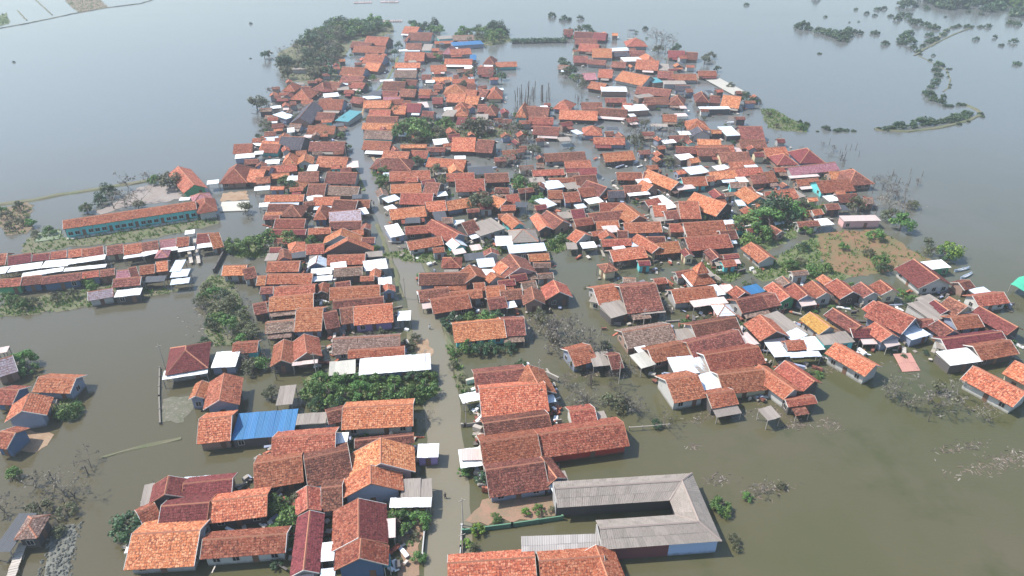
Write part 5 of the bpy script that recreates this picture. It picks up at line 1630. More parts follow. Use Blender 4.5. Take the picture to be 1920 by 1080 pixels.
('M', 260.75, 451.09, 5.0),
('M', 254.37, 435.58, 4.85),
('M', 232.24, 428.18, 4.77),
('M', 233.23, 415.74, 3.87),
('M', 241.32, 420.99, 3.13),
('M', 250.03, 431.85, 4.01),
('M', 258.78, 439.37, 4.07),
('M', 270.15, 453.1, 4.18),
('M', 279.31, 465.49, 3.43),
('M', 289.48, 476.29, 3.5),
('M', 295.44, 480.74, 3.53),
('M', 232.06, 407.25, 3.04),
('M', 229.51, 400.67, 2.25),
('M', 300.35, 478.51, 5.27),
('M', 308.26, 478.51, 3.51),
('M', 313.53, 478.51, 4.39),
('M', 335.45, 489.86, 5.38),
('M', 337.06, 485.26, 4.45),
('M', 351.63, 535.06, 5.83),
('M', 358.53, 543.33, 5.91),
('M', 335.73, 524.38, 3.82),
('M', 330.68, 532.35, 3.87),
('M', 354.37, 563.57, 4.07),
('M', 376.99, 560.59, 6.08),
('M', 378.62, 551.84, 8.99),
('M', 371.06, 535.06, 7.77),
('M', 395.63, 575.76, 8.31),
('M', 283.19, 439.37, 3.58),
('M', 298.04, 445.16, 3.29),
('M', 288.62, 422.77, 3.15),
('M', 301.32, 431.85, 4.81),
('M', 269.49, 377.58, 3.99),
('M', 173.5, 402.3, 2.26),
('M', 227.83, 386.53, 2.18),
('M', 235.33, 397.45, 2.23),
('M', 226.31, 374.68, 4.95),
('M', 219.73, 364.82, 4.15),
('M', 215.12, 354.09, 4.04),
('M', 208.77, 343.9, 3.94),
('M', 204.3, 336.58, 3.87),
('M', 199.92, 331.85, 3.18),
('M', 192.71, 322.73, 3.11),
('M', 191.75, 317.24, 4.9),
('M', 190.27, 310.86, 3.61),
('M', 192.23, 307.75, 3.58),
('M', 196.73, 315.09, 3.05),
('M', 190.78, 301.69, 2.35),
('M', 193.13, 301.69, 2.35),
('M', 197.75, 303.69, 2.36),
('M', 199.82, 303.69, 2.36),
('M', 193.69, 290.16, 4.54),
('M', 188.87, 285.57, 5.04),
('M', 184.6, 282.88, 5.0),
('M', 180.39, 280.22, 4.41),
('M', 176.62, 279.35, 3.3),
('M', 174.51, 278.48, 2.2),
('M', 170.77, 277.61, 5.47),
('M', 167.49, 277.61, 6.02),
('M', 162.1, 273.35, 3.78),
('M', 156.3, 272.51, 4.85),
('M', 152.28, 270.85, 3.75),
('M', 149.76, 270.02, 3.21),
('M', 147.46, 270.85, 2.14),
('M', 228.37, 373.24, 1.41),
('M', 227.44, 367.59, 1.67),
('M', 228.83, 367.59, 1.39),
('M', 223.41, 360.73, 1.37),
('M', 218.77, 351.5, 1.34),
('M', 211.71, 336.58, 1.55),
('M', 208.83, 331.85, 1.27),
('M', 182.89, 276.75, 2.18),
('M', 188.66, 280.22, 1.65),
('M', 199.37, 290.16, 2.27),
('M', 198.37, 286.48, 1.69),
('M', 126.22, 270.02, 3.21),
('M', 126.11, 272.51, 2.16),
('M', 129.31, 268.38, 2.66),
('M', 131.24, 269.2, 2.67),
('M', 133.57, 268.38, 2.13),
('M', 136.23, 268.38, 1.92),
('M', 121.68, 267.89, 1.28),
('M', 118.85, 279.35, 2.2),
('M', 120.34, 275.9, 2.72),
('M', 117.49, 272.51, 2.69),
('M', 220.15, 514.08, 2.81),
('M', 228.87, 494.54, 1.45),
('M', 236.22, 496.9, 1.45),
('M', 304.46, 514.08, 1.87),
('M', 28.15, 515.09, 6.01),
('M', 36.75, 503.16, 7.35),
('M', 47.37, 507.08, 5.18),
('M', 86.74, 471.92, 3.47),
('M', -269.1, 382.61, 1.44),
('M', -175.8, 489.86, 2.15),
('M', -143.93, 391.14, 1.17),
('M', 179.22, 563.57, 4.07),
('M', 241.52, 588.44, 5.93),
('M', 332.93, 554.15, 16.04),
('M', 359.94, 573.28, 24.82),
('M', 328.4, 568.39, 16.42),
('M', 299.11, 558.82, 12.13),
('M', 359.54, 545.01, 11.85),
('M', 357.29, 519.18, 11.34),
('M', 326.55, 580.77, 16.75),
('M', 353.08, 583.31, 21.02),
('M', 346.44, 536.15, 9.34),
('M', 353.8, 579.36, 12.01),
('L', 376.13, 573.72, 7.85),
('L', 343.79, 564.82, 6.69),
('L', 376.84, 550.09, 9.77),
('L', 352.14, 566.45, 7.55),
('L', 376.76, 564.86, 7.77),
('M', 360.37, 559.62, 8.31),
('L', 358.66, 561.98, 6.86),
('L', 381.5, 579.44, 6.94),
('M', 391.69, 573.3, 6.71),
('M', 381.85, 565.05, 8.32),
('L', 371.66, 563.55, 11.17),
('L', 358.27, 574.98, 9.71),
('M', 373.53, 574.0, 8.76),
('L', 383.88, 560.86, 10.42),
('M', 352.45, 561.05, 6.91),
('O', -79.17, 239.88, 1.77),
('K', -70.47, 312.84, 2.15),
('U', -80.79, 364.28, 1.55),
('U', -90.04, 286.32, 1.22),
('B', -91.04, 364.14, 1.73),
('B', -100.76, 275.5, 1.5),
('B', -78.82, 237.51, 1.82),
('U', -78.6, 320.07, 1.58),
('U', -81.01, 261.81, 1.21),
('L', -89.39, 396.09, 2.16),
('U', -79.3, 432.27, 1.57),
('O', -96.36, 328.77, 1.35),
('B', -70.67, 351.16, 2.7),
('U', -84.57, 256.55, 2.32),
('B', -75.2, 241.17, 1.38),
('U', -94.13, 379.31, 2.27),
('B', -103.05, 300.43, 2.07),
('L', -106.06, 328.26, 2.37),
('L', -97.31, 266.73, 2.23),
('U', -85.51, 300.24, 1.3),
('U', -83.44, 367.1, 1.48),
('K', -87.56, 307.11, 1.63),
('U', -79.68, 333.47, 1.79),
('B', -72.05, 395.97, 2.29),
('U', -77.09, 308.34, 1.91),
('B', -72.95, 390.19, 1.29),
('B', -86.41, 300.51, 1.83),
('V', -99.82, 268.37, 1.91),
('K', -83.82, 345.58, 2.62),
('B', -75.8, 307.98, 2.53),
('K', -94.89, 346.62, 1.53),
('K', -85.5, 343.11, 2.65),
('V', -90.26, 343.87, 2.15),
('U', -90.55, 362.7, 2.32),
('L', -96.78, 321.17, 1.4),
('O', -101.5, 308.94, 2.55),
('L', -87.71, 361.74, 2.11),
('U', -73.15, 346.98, 1.25),
('U', -86.9, 343.37, 2.03),
('V', -102.11, 359.89, 1.78),
('L', -76.06, 307.36, 2.27),
('K', -103.42, 295.59, 2.49),
('V', -69.68, 313.46, 2.39),
('U', -98.91, 319.3, 2.08),
('V', -32.63, 152.2, 1.86),
('U', -54.55, 209.11, 1.27),
('O', -66.25, 167.68, 1.42),
('U', -71.69, 203.98, 2.66),
('L', -52.93, 169.12, 2.75),
('U', -63.36, 184.12, 1.71),
('K', -58.48, 152.26, 1.74),
('U', -66.01, 164.63, 1.95),
('L', -56.36, 170.88, 1.53),
('O', -23.73, 124.78, 1.25),
('U', -52.95, 168.99, 1.74),
('U', -65.12, 248.66, 1.78),
('V', -27.87, 127.39, 2.28),
('U', -26.61, 125.41, 2.53),
('B', -45.98, 141.1, 2.74),
('U', -19.63, 117.61, 2.25),
('U', -81.4, 226.03, 2.64),
('L', -37.21, 166.78, 2.43),
('K', -20.67, 117.73, 2.56),
('U', -26.28, 127.2, 1.83),
('B', -31.36, 125.72, 2.26),
('V', -44.49, 140.85, 2.28),
('U', -36.45, 150.45, 2.74),
('V', -66.65, 249.89, 2.58),
('B', -34.74, 125.88, 1.94),
('U', -57.89, 177.52, 1.35),
('O', -60.78, 188.22, 1.68),
('U', -54.9, 158.86, 1.85),
('L', -58.29, 180.09, 1.41),
('O', -29.41, 127.01, 2.44),
('U', -36.02, 159.81, 2.52),
('V', -43.97, 138.38, 1.86),
('L', -44.88, 122.77, 1.34),
('L', -72.99, 224.47, 2.3),
('B', -27.89, 137.61, 1.67),
('B', -35.86, 128.46, 1.21),
('U', -11.8, 203.23, 2.72),
('U', -37.97, 418.9, 1.28),
('U', -18.06, 197.41, 1.59),
('U', -61.14, 283.31, 2.15),
('U', -44.19, 353.08, 2.03),
('U', -10.41, 343.84, 2.62),
('U', -39.49, 321.06, 2.42),
('B', -32.05, 231.48, 2.41),
('U', -46.63, 222.71, 2.41),
('V', -3.14, 165.32, 1.39),
('V', -47.42, 233.33, 1.37),
('O', 4.04, 135.6, 1.28),
('B', -14.23, 299.36, 2.66),
('O', 0.87, 284.75, 1.66),
('B', 1.98, 294.13, 2.63),
('U', -7.37, 272.44, 2.43),
('U', -13.68, 298.78, 1.36),
('L', 1.54, 287.7, 2.62),
('B', -1.1, 336.33, 2.2),
('V', -28.79, 180.07, 2.35),
('L', -63.09, 437.72, 1.39),
('U', -13.19, 271.78, 2.71),
('V', -15.29, 224.83, 2.73),
('B', -7.06, 170.12, 2.52),
('B', -37.67, 289.29, 1.66),
('U', -39.27, 390.6, 1.71),
('B', 0.79, 144.44, 2.45),
('O', -16.28, 161.63, 1.78),
('U', -43.11, 279.74, 1.21),
('B', -44.8, 343.94, 1.53),
('B', -39.59, 257.78, 1.95),
('L', -6.68, 172.43, 1.78),
('K', -7.72, 184.02, 2.59),
('V', -11.93, 197.56, 2.39),
('U', -12.12, 145.64, 2.74),
('B', -23.71, 219.32, 2.15),
('U', -37.91, 250.09, 2.35),
('B', -23.18, 232.51, 1.52),
('V', -57.58, 301.69, 1.73),
('U', -36.93, 380.19, 2.3),
('V', 2.13, 227.02, 1.94),
('U', -19.96, 205.07, 2.45),
('O', -22.09, 329.94, 1.6),
('U', 10.01, 163.13, 1.61),
('K', 2.85, 266.5, 1.71),
('K', -16.44, 255.53, 1.55),
('B', -19.97, 153.64, 2.02),
('U', -20.12, 377.99, 2.17),
('U', -23.79, 164.04, 2.26),
('O', -60.37, 305.56, 2.43),
('O', 3.86, 188.01, 2.04),
('U', -23.49, 154.05, 1.94),
('U', -6.34, 196.79, 1.86),
('V', -6.71, 298.58, 2.08),
('B', -9.31, 232.03, 1.48),
('O', -41.33, 221.09, 1.92),
('K', 85.79, 192.63, 1.92),
('O', 57.07, 234.07, 1.89),
('V', 88.25, 238.31, 1.32),
('V', 76.21, 188.09, 1.31),
('B', 54.76, 248.81, 2.26),
('K', 83.93, 253.0, 2.36),
('O', 33.84, 311.02, 1.3),
('B', 37.15, 228.56, 1.95),
('V', 47.77, 228.71, 2.4),
('B', 113.23, 196.68, 1.51),
('U', 67.3, 274.65, 2.37),
('L', 63.22, 296.0, 1.59),
('B', 53.64, 359.19, 2.61),
('K', 76.47, 180.88, 2.69),
('U', 54.89, 226.04, 1.24),
('L', 86.87, 275.22, 1.21),
('V', 104.84, 217.73, 2.7),
('U', 56.72, 299.85, 2.06),
('U', 17.05, 297.81, 2.52),
('U', 77.09, 180.21, 2.2),
('B', 102.77, 259.38, 2.8),
('V', 85.88, 253.51, 2.7),
('K', 64.26, 187.92, 1.97),
('K', 89.02, 311.66, 1.95),
('U', 8.41, 186.78, 2.12),
('O', 47.61, 244.27, 2.75),
('U', 61.04, 276.51, 1.24),
('U', 108.65, 243.84, 2.55),
('U', 77.51, 186.13, 1.65),
('V', 71.33, 439.23, 2.22),
('K', 53.21, 409.31, 2.32),
('B', 83.7, 193.55, 1.45),
('U', 55.83, 385.14, 2.12),
('L', 80.44, 357.9, 2.14),
('U', 82.63, 443.08, 2.19),
('V', 82.78, 194.02, 2.79),
('U', 103.46, 214.56, 1.24),
('K', 99.89, 287.91, 1.28),
('B', 77.03, 285.45, 1.51),
('O', 79.71, 282.4, 2.18),
('L', 79.32, 460.19, 2.2),
('L', 108.8, 240.0, 1.8),
('L', 71.83, 191.88, 1.35),
('B', 107.12, 245.99, 2.21),
('K', 35.39, 409.37, 1.84),
('U', 84.32, 389.69, 1.37),
('V', 65.46, 290.9, 2.09),
('U', 10.95, 227.07, 1.52),
('O', 22.25, 245.67, 2.14),
('V', 63.19, 225.27, 1.48),
('U', 36.2, 272.06, 2.22),
('B', 34.22, 218.22, 1.2),
('O', 90.3, 233.07, 2.2),
('U', 54.76, 407.62, 1.66),
('V', 59.16, 214.85, 2.73),
('B', 62.37, 287.31, 2.43),
('U', 39.0, 198.59, 2.62),
('L', 56.5, 187.04, 2.66),
('V', 72.88, 391.32, 2.38),
('O', 56.02, 185.91, 2.65),
('O', 117.4, 225.68, 1.93),
('B', 51.73, 240.94, 1.5),
('U', 89.22, 216.98, 1.71),
('L', 59.52, 200.75, 1.38),
('U', 54.31, 112.8, 2.49),
('B', 41.8, 148.72, 2.15),
('V', 53.49, 154.82, 2.76),
('U', 95.83, 145.17, 2.72),
('U', 81.01, 138.88, 1.34),
('B', 29.14, 129.57, 1.78),
('U', 63.29, 112.92, 2.4),
('V', 61.15, 113.68, 2.07),
('U', 39.98, 132.1, 2.44),
('O', 45.68, 133.56, 1.92),
('U', 51.89, 131.52, 2.19),
('B', 60.67, 149.78, 2.29),
('V', 76.17, 138.2, 2.54),
('B', 59.08, 156.86, 1.86),
('U', 71.54, 136.57, 1.98),
('U', 110.18, 123.67, 2.63),
('L', 84.78, 147.52, 2.37),
('K', 74.12, 117.46, 2.51),
('U', 117.5, 139.84, 2.35),
('L', 75.95, 137.7, 1.79),
('U', 58.65, 149.14, 2.78),
('B', 37.53, 160.25, 2.45),
('U', 54.64, 112.83, 1.39),
('U', 97.78, 142.47, 2.61),
('B', 37.42, 136.31, 2.23),
('B', 83.75, 125.33, 2.56),
('U', 58.98, 147.87, 1.27),
('U', 45.1, 146.45, 2.34),
('L', 56.61, 113.79, 1.34),
('O', 91.68, 147.7, 1.36),
('U', 78.43, 132.69, 1.82),
('K', 83.97, 118.98, 1.34),
('V', 24.61, 128.68, 1.79),
('B', 119.34, 138.5, 2.09),
('B', 58.88, 147.23, 2.67),
('U', 107.53, 141.71, 1.39),
('K', 89.21, 120.48, 1.53),
('B', 51.64, 131.97, 2.06),
('V', 19.07, 147.76, 1.92),
('U', 96.4, 144.16, 2.69),
('V', 52.02, 149.81, 2.47),
('L', 32.03, 110.9, 1.46),
('B', 62.78, 136.05, 2.68),
('U', 34.73, 140.6, 1.8),
('K', 94.94, 139.73, 2.26),
('K', 67.61, 119.28, 2.76),
('U', -18.52, 78.63, 2.74),
('V', -15.18, 72.66, 2.0),
('O', -21.88, 78.16, 1.42),
('U', -28.98, 90.94, 1.72),
('U', -26.21, 77.11, 2.7),
('O', -28.4, 71.07, 1.51),
('L', -14.15, 68.37, 2.15),
('L', -17.28, 76.13, 2.09),
('U', -38.54, 72.92, 1.35),
('L', -34.89, 80.0, 2.23),
('U', -27.28, 94.19, 2.61),
('O', -37.25, 78.5, 1.62),
('U', -33.84, 71.07, 2.55),
('K', -36.05, 74.24, 1.53),
('U', -38.86, 77.17, 1.81),
('V', -18.16, 68.69, 1.54),
('O', -20.34, 90.11, 1.3),
('U', -16.02, 71.14, 1.25),
('U', -58.27, 71.78, 1.78),
('K', -35.23, 67.02, 1.88),
('B', -58.47, 70.75, 2.25),
('B', -58.75, 82.25, 2.36),
('B', -60.0, 74.99, 1.72),
('U', -37.71, 74.37, 2.15),
('U', -37.46, 79.69, 2.17),
('O', -57.83, 68.58, 1.68),
('B', -39.35, 72.91, 1.69),
('U', -37.9, 73.69, 2.55),
('U', -6.62, 94.62, 2.11),
('O', 7.73, 97.0, 1.85),
('K', 1.84, 115.05, 2.78),
('B', -5.09, 82.39, 2.29),
('V', 7.66, 102.13, 2.14),
('U', -5.84, 94.38, 1.6),
('K', -5.12, 84.17, 2.39),
('U', -7.76, 106.76, 2.5),
('V', -7.2, 102.07, 2.18),
('V', -1.78, 114.92, 2.59)]
CLUTTER = [(-71.4, 300.3),
(-95.6, 258.7),
(-90.7, 285.8),
(-72.4, 271.9),
(-91.0, 231.7),
(-99.4, 274.7),
(-84.4, 363.3),
(-99.2, 328.2),
(-74.8, 238.6),
(-73.3, 256.2),
(-90.7, 234.5),
(-99.2, 282.1),
(-96.9, 300.0),
(-75.2, 270.8),
(-91.1, 334.5),
(-83.1, 379.7),
(-78.6, 329.8),
(-77.4, 368.8),
(-97.0, 291.7),
(-84.6, 387.4),
(-93.3, 242.0),
(-95.0, 264.9),
(-100.6, 360.6),
(-72.7, 284.2),
(-96.1, 278.4),
(-72.5, 291.9),
(-94.2, 276.4),
(-93.9, 305.6),
(-94.9, 321.6),
(-85.1, 224.8),
(-75.8, 252.1),
(-87.5, 231.1),
(-79.1, 332.0),
(-69.3, 334.4),
(-88.7, 259.3),
(-89.0, 307.1),
(-76.4, 253.4),
(-95.2, 357.4),
(-96.7, 257.7),
(-91.9, 274.0),
(-101.9, 296.5),
(-78.0, 325.7),
(-70.3, 280.7),
(-73.5, 270.2),
(-66.6, 273.4),
(-95.6, 260.2),
(-93.1, 246.5),
(-77.9, 267.5),
(-71.6, 252.7),
(-85.6, 309.9),
(-88.4, 318.2),
(-74.2, 244.1),
(-98.9, 357.1),
(-69.3, 258.6),
(-85.7, 249.1),
(-74.7, 274.3),
(-96.2, 246.6),
(-69.2, 320.5),
(-85.1, 237.3),
(-75.2, 274.6),
(-82.0, 259.7),
(-88.1, 317.0),
(-72.9, 348.4),
(-86.3, 229.0),
(-93.0, 254.2),
(-76.6, 385.4),
(-79.3, 252.8),
(-92.5, 289.2),
(-101.9, 319.1),
(-77.8, 276.0),
(-86.2, 297.7),
(-74.0, 285.5),
(-98.8, 372.4),
(-69.8, 341.4),
(-98.4, 321.5),
(-94.8, 330.6),
(-85.0, 347.0),
(-99.0, 333.2),
(-77.1, 320.3),
(-78.0, 240.6),
(-74.0, 238.8),
(-85.1, 293.6),
(-73.0, 315.3),
(-105.2, 337.2),
(-76.5, 385.9),
(-82.2, 261.2),
(-83.6, 271.1),
(-67.8, 273.3),
(-72.6, 269.7),
(-88.0, 252.6),
(-90.0, 274.7),
(-67.0, 269.7),
(-85.1, 307.8),
(-72.0, 282.8),
(-87.6, 238.2),
(-96.6, 249.8),
(-80.3, 331.7),
(-76.9, 226.1),
(-95.0, 247.6),
(-88.6, 230.2),
(-71.4, 278.8),
(-74.2, 274.9),
(-79.7, 285.2),
(-93.9, 259.0),
(-81.2, 253.1),
(-77.3, 276.6),
(-69.4, 288.5),
(-89.4, 304.2),
(-105.6, 328.0),
(-68.8, 270.5),
(-78.8, 290.2),
(-84.4, 299.5),
(-70.6, 352.2),
(-87.4, 306.2),
(-77.5, 240.4),
(-74.1, 323.1),
(-71.2, 322.6),
(-96.7, 256.3),
(-78.1, 397.9),
(-87.6, 253.4),
(-71.3, 350.5),
(-74.2, 288.6),
(-83.6, 384.4),
(-74.8, 246.6),
(-78.3, 237.2),
(-90.8, 235.1),
(-80.9, 368.4),
(-99.8, 286.1),
(-75.0, 366.0),
(-79.8, 267.0),
(-89.1, 283.2),
(-79.1, 234.7),
(-87.5, 262.2),
(-67.3, 259.5),
(-73.1, 254.1),
(-71.9, 298.4),
(-83.8, 263.6),
(-78.5, 271.1),
(-93.2, 246.1),
(-75.5, 344.6),
(-85.3, 232.0),
(-87.8, 266.6),
(-106.4, 304.0),
(-80.0, 256.2),
(-83.1, 253.3),
(-99.4, 306.3),
(-76.8, 240.2),
(-81.6, 236.0),
(-97.7, 271.6),
(-88.0, 258.7),
(-79.9, 290.3),
(-70.1, 274.0),
(-76.8, 258.6),
(-71.0, 331.9),
(-80.8, 228.6),
(-85.7, 351.2),
(-91.5, 234.4),
(-83.4, 339.2),
(-104.3, 331.7),
(-90.4, 234.8),
(-95.9, 265.1),
(-68.1, 256.2),
(-82.4, 334.9),
(-95.2, 254.6),
(-70.6, 314.0),
(-80.9, 361.9),
(-99.2, 292.0),
(-80.1, 225.8),
(-83.4, 332.7),
(-99.3, 323.8),
(-102.3, 298.8),
(-83.3, 254.4),
(-86.9, 333.0),
(-87.8, 263.1),
(-70.9, 253.2),
(-90.2, 286.3),
(-91.1, 401.4),
(-76.4, 286.4),
(-78.6, 253.7),
(-97.7, 300.5),
(-89.4, 256.4),
(-79.1, 318.3),
(-87.0, 297.2),
(-74.8, 253.2),
(-71.8, 293.5),
(-82.3, 231.9),
(-86.5, 315.6),
(-92.4, 245.8),
(-66.4, 269.1),
(-80.5, 368.4),
(-104.0, 319.5),
(-79.4, 388.9),
(-71.8, 303.7),
(-90.1, 232.5),
(-94.8, 352.5),
(-78.0, 311.8),
(-74.3, 254.1),
(-78.8, 252.6),
(-95.7, 264.4),
(-76.8, 272.7),
(-77.3, 413.8),
(-93.7, 358.8),
(-95.0, 377.3),
(-76.1, 238.8),
(-105.0, 301.7),
(-75.9, 286.6),
(-71.8, 318.4),
(-83.0, 371.0),
(-79.2, 238.2),
(-93.2, 247.2),
(-84.3, 265.3),
(-77.4, 388.2),
(-93.8, 241.9),
(-86.3, 374.0),
(-95.5, 254.9),
(-90.8, 269.4),
(-80.6, 240.3),
(-85.4, 332.4),
(-90.3, 278.5),
(-74.2, 256.1),
(-94.9, 356.5),
(-90.7, 336.0),
(-81.6, 232.8),
(-67.7, 260.7),
(-77.7, 267.2),
(-90.5, 234.3),
(-92.9, 303.2),
(-85.3, 333.2),
(-109.0, 325.0),
(-76.3, 244.1),
(-99.0, 287.2),
(-92.7, 276.3),
(-73.9, 407.2),
(-90.6, 329.1),
(-88.2, 239.3),
(-78.1, 276.1),
(-73.1, 268.5),
(-72.4, 224.1),
(-82.3, 269.5),
(-90.0, 263.2),
(-89.1, 224.1),
(-72.8, 237.6),
(-73.2, 238.7),
(-97.4, 273.0),
(-80.8, 283.1),
(-71.8, 342.8),
(-90.0, 404.9),
(-84.3, 232.1),
(-78.9, 255.0),
(-82.3, 234.6),
(-100.6, 316.4),
(-68.0, 260.5),
(-98.9, 288.2),
(-80.0, 236.8),
(-91.0, 270.9),
(-92.9, 241.0),
(-74.2, 346.9),
(-96.7, 272.4),
(-68.6, 255.4),
(-77.6, 276.8),
(-51.1, 133.9),
(-37.4, 146.8),
(-63.4, 157.0),
(-41.0, 149.1),
(-38.0, 128.2),
(-63.1, 166.5),
(-49.7, 134.8),
(-47.0, 155.1),
(-24.0, 123.3),
(-45.5, 122.2),
(-40.4, 155.0),
(-57.8, 140.8),
(-55.8, 133.8),
(-54.1, 161.2),
(-68.2, 187.8),
(-54.8, 168.6),
(-53.9, 208.2),
(-46.3, 123.7),
(-27.3, 138.7),
(-61.3, 177.7),
(-33.4, 146.2),
(-60.9, 239.4),
(-39.7, 117.0),
(-27.1, 126.3),
(-44.0, 147.2),
(-53.8, 159.9),
(-40.9, 119.8),
(-28.6, 125.0),
(-58.7, 200.8),
(-51.6, 154.0),
(-38.5, 148.1),
(-32.2, 151.0),
(-66.2, 236.6),
(-69.1, 230.8),
(-76.9, 219.5),
(-28.4, 125.6),
(-55.9, 160.2),
(-55.5, 198.7),
(-60.7, 220.8),
(-29.3, 126.3),
(-76.4, 209.3),
(-36.2, 115.4),
(-37.7, 126.2),
(-40.2, 121.7),
(-64.2, 197.4),
(-40.8, 115.8),
(-28.6, 125.7),
(-60.2, 152.6),
(-43.4, 144.5),
(-47.9, 121.4),
(-53.6, 153.6),
(-67.0, 206.6),
(-23.4, 124.5),
(-52.3, 173.2),
(-53.8, 180.5),
(-45.9, 140.1),
(-22.3, 123.5),
(-74.9, 192.2),
(-54.9, 191.4),
(-37.7, 160.1),
(-51.3, 206.9),
(-23.0, 120.6),
(-41.4, 121.1),
(-51.4, 208.4),
(-68.2, 229.7),
(-57.5, 191.1),
(-40.5, 125.8),
(-65.1, 250.1),
(-54.2, 191.7),
(-64.9, 237.1),
(-39.8, 116.7),
(-45.0, 151.5),
(-38.5, 121.0),
(-70.7, 203.4),
(-67.9, 219.4),
(-53.5, 155.4),
(-41.3, 115.4),
(-42.1, 123.0),
(-49.1, 129.8),
(-25.7, 126.2),
(-48.4, 164.8),
(-61.4, 190.6),
(-48.8, 128.2),
(-48.6, 123.5),
(-69.1, 233.2),
(-61.2, 191.5),
(-59.1, 141.3),
(-65.7, 220.2),
(-36.3, 116.5),
(-60.5, 164.5),
(-52.1, 133.6),
(-36.2, 117.2),
(-27.2, 126.6),
(-26.6, 134.9),
(-51.6, 154.4),
(-37.6, 126.6),
(-43.8, 148.3),
(-59.1, 170.0),
(-36.9, 124.4),
(-45.1, 125.2),
(-44.7, 148.8),
(-55.5, 198.8),
(-73.2, 240.2),
(-66.7, 206.7),
(-58.6, 146.0),
(-37.2, 114.9),
(-53.9, 182.4),
(-43.1, 137.0),
(-48.0, 154.5),
(-30.0, 137.2),
(-64.9, 177.0),
(-56.6, 181.2),
(-32.2, 151.3),
(-63.9, 194.6),
(-32.4, 125.5),
(-36.5, 115.7),
(-39.7, 117.5),
(-61.2, 212.6),
(-68.4, 177.5),
(-23.0, 123.7),
(-39.4, 123.8),
(-77.3, 203.3),
(-79.8, 225.7),
(-33.0, 153.4),
(-58.6, 200.5),
(-35.7, 127.7),
(-32.3, 124.1),
(-61.6, 171.7),
(-65.3, 163.2),
(-33.1, 127.1),
(-23.9, 129.3),
(-64.0, 166.0),
(-48.7, 165.1),
(-53.0, 131.2),
(-59.7, 168.8),
(-47.3, 122.4),
(-80.5, 228.7),
(-39.3, 162.9),
(-46.9, 154.4),
(-59.6, 190.8),
(-52.4, 196.8),
(-30.8, 140.3),
(-74.7, 210.3),
(-53.8, 159.0),
(-54.2, 131.8),
(-41.0, 148.4),
(-57.9, 209.2),
(-47.9, 167.2),
(-61.3, 152.8),
(-55.9, 166.6),
(-63.3, 216.3),
(-26.4, 135.2),
(-45.4, 146.7),
(-53.4, 200.0),
(-27.4, 135.8),
(-70.3, 188.4),
(-69.0, 230.2),
(-43.4, 162.6),
(-26.8, 124.9),
(-51.5, 207.4),
(-68.0, 226.3),
(-22.6, 122.4),
(-45.1, 140.9),
(-60.5, 189.6),
(-84.9, 221.9),
(-65.3, 168.9),
(-41.7, 174.6),
(-42.3, 134.4),
(-63.5, 171.0),
(-26.0, 126.3),
(-60.6, 239.3),
(-61.5, 176.1),
(-67.4, 195.3),
(-39.5, 125.5),
(-48.3, 127.4),
(-39.8, 132.5),
(-68.4, 231.3),
(-60.2, 237.2),
(-59.0, 180.5),
(-63.1, 191.9),
(-40.1, 122.3),
(-45.3, 138.4),
(-68.3, 170.0),
(-45.4, 175.1),
(-57.1, 139.1),
(-43.5, 145.4),
(-67.9, 196.2),
(-55.0, 151.4),
(-38.7, 119.9),
(-49.2, 123.0),
(-52.6, 198.2),
(-71.9, 183.0),
(-76.6, 208.6),
(-49.6, 197.2),
(-36.0, 131.9),
(-59.8, 190.3),
(-37.3, 168.7),
(-74.6, 220.9),
(-65.9, 208.7),
(-55.1, 159.8),
(-43.1, 125.2),
(-35.4, 125.8),
(-26.8, 135.5),
(-58.9, 186.8),
(-46.1, 165.1),
(-62.4, 212.8),
(-41.7, 162.6),
(-59.4, 158.3),
(-71.3, 181.4),
(-76.5, 209.4),
(-46.9, 141.6),
(-42.9, 144.5),
(-30.6, 139.7),
(-50.1, 133.6),
(-38.4, 129.3),
(-58.4, 139.8),
(-62.6, 224.0),
(-47.4, 172.2),
(-62.6, 172.6),
(-52.2, 172.0),
(-64.5, 166.8),
(-21.9, 119.2),
(-58.2, 200.6),
(-50.4, 198.9),
(-41.1, 126.8),
(-53.2, 156.7),
(-80.3, 227.3),
(-36.9, 163.4),
(-62.8, 196.4),
(-38.8, 145.7),
(-26.2, 130.0),
(-55.8, 169.5),
(-66.8, 206.5),
(-62.6, 154.2),
(-81.0, 225.7),
(-37.4, 117.1),
(-39.9, 125.1),
(-44.7, 125.3),
(-53.8, 156.6),
(-49.1, 167.3),
(1.1, 136.5),
(-8.1, 136.8),
(5.3, 178.7),
(-23.0, 209.7),
(-23.4, 150.1),
(-29.2, 193.3),
(-21.6, 221.7),
(-22.4, 153.4),
(-5.1, 234.5),
(-29.7, 168.7),
(-7.2, 140.0),
(-54.7, 272.2),
(-4.9, 184.1),
(-5.0, 131.2),
(1.2, 135.9),
(-30.7, 230.5),
(-47.3, 235.6),
(-3.5, 308.5),
(-5.1, 173.7),
(-14.2, 173.9),
(-16.7, 198.4),
(1.5, 184.8),
(-12.5, 152.2),
(-30.7, 221.0),
(-14.6, 133.2),
(-12.3, 145.7),
(1.1, 224.3),
(-21.0, 152.0),
(-25.1, 239.2),
(-7.6, 196.5),
(-6.0, 227.8),
(-44.1, 281.0),
(-50.5, 309.4),
(-25.5, 162.9),
(11.4, 138.3),
(-44.2, 292.7),
(-42.1, 232.3),
(-7.2, 139.7),
(-6.6, 206.4),
(-24.2, 151.7),
(-40.5, 254.7),
(-1.0, 258.2),
(-12.6, 129.5),
(4.5, 179.3),
(-64.0, 362.9),
(-31.4, 178.4),
(-14.0, 308.1),
(-23.4, 173.9),
(-53.9, 264.0),
(8.8, 163.1),
(-21.2, 209.1),
(-37.0, 200.4),
(-38.0, 199.1),
(-8.6, 237.3),
(-6.4, 255.7),
(-5.9, 202.9),
(-34.6, 222.4),
(-31.0, 183.8),
(-37.6, 346.6),
(-59.8, 306.5),
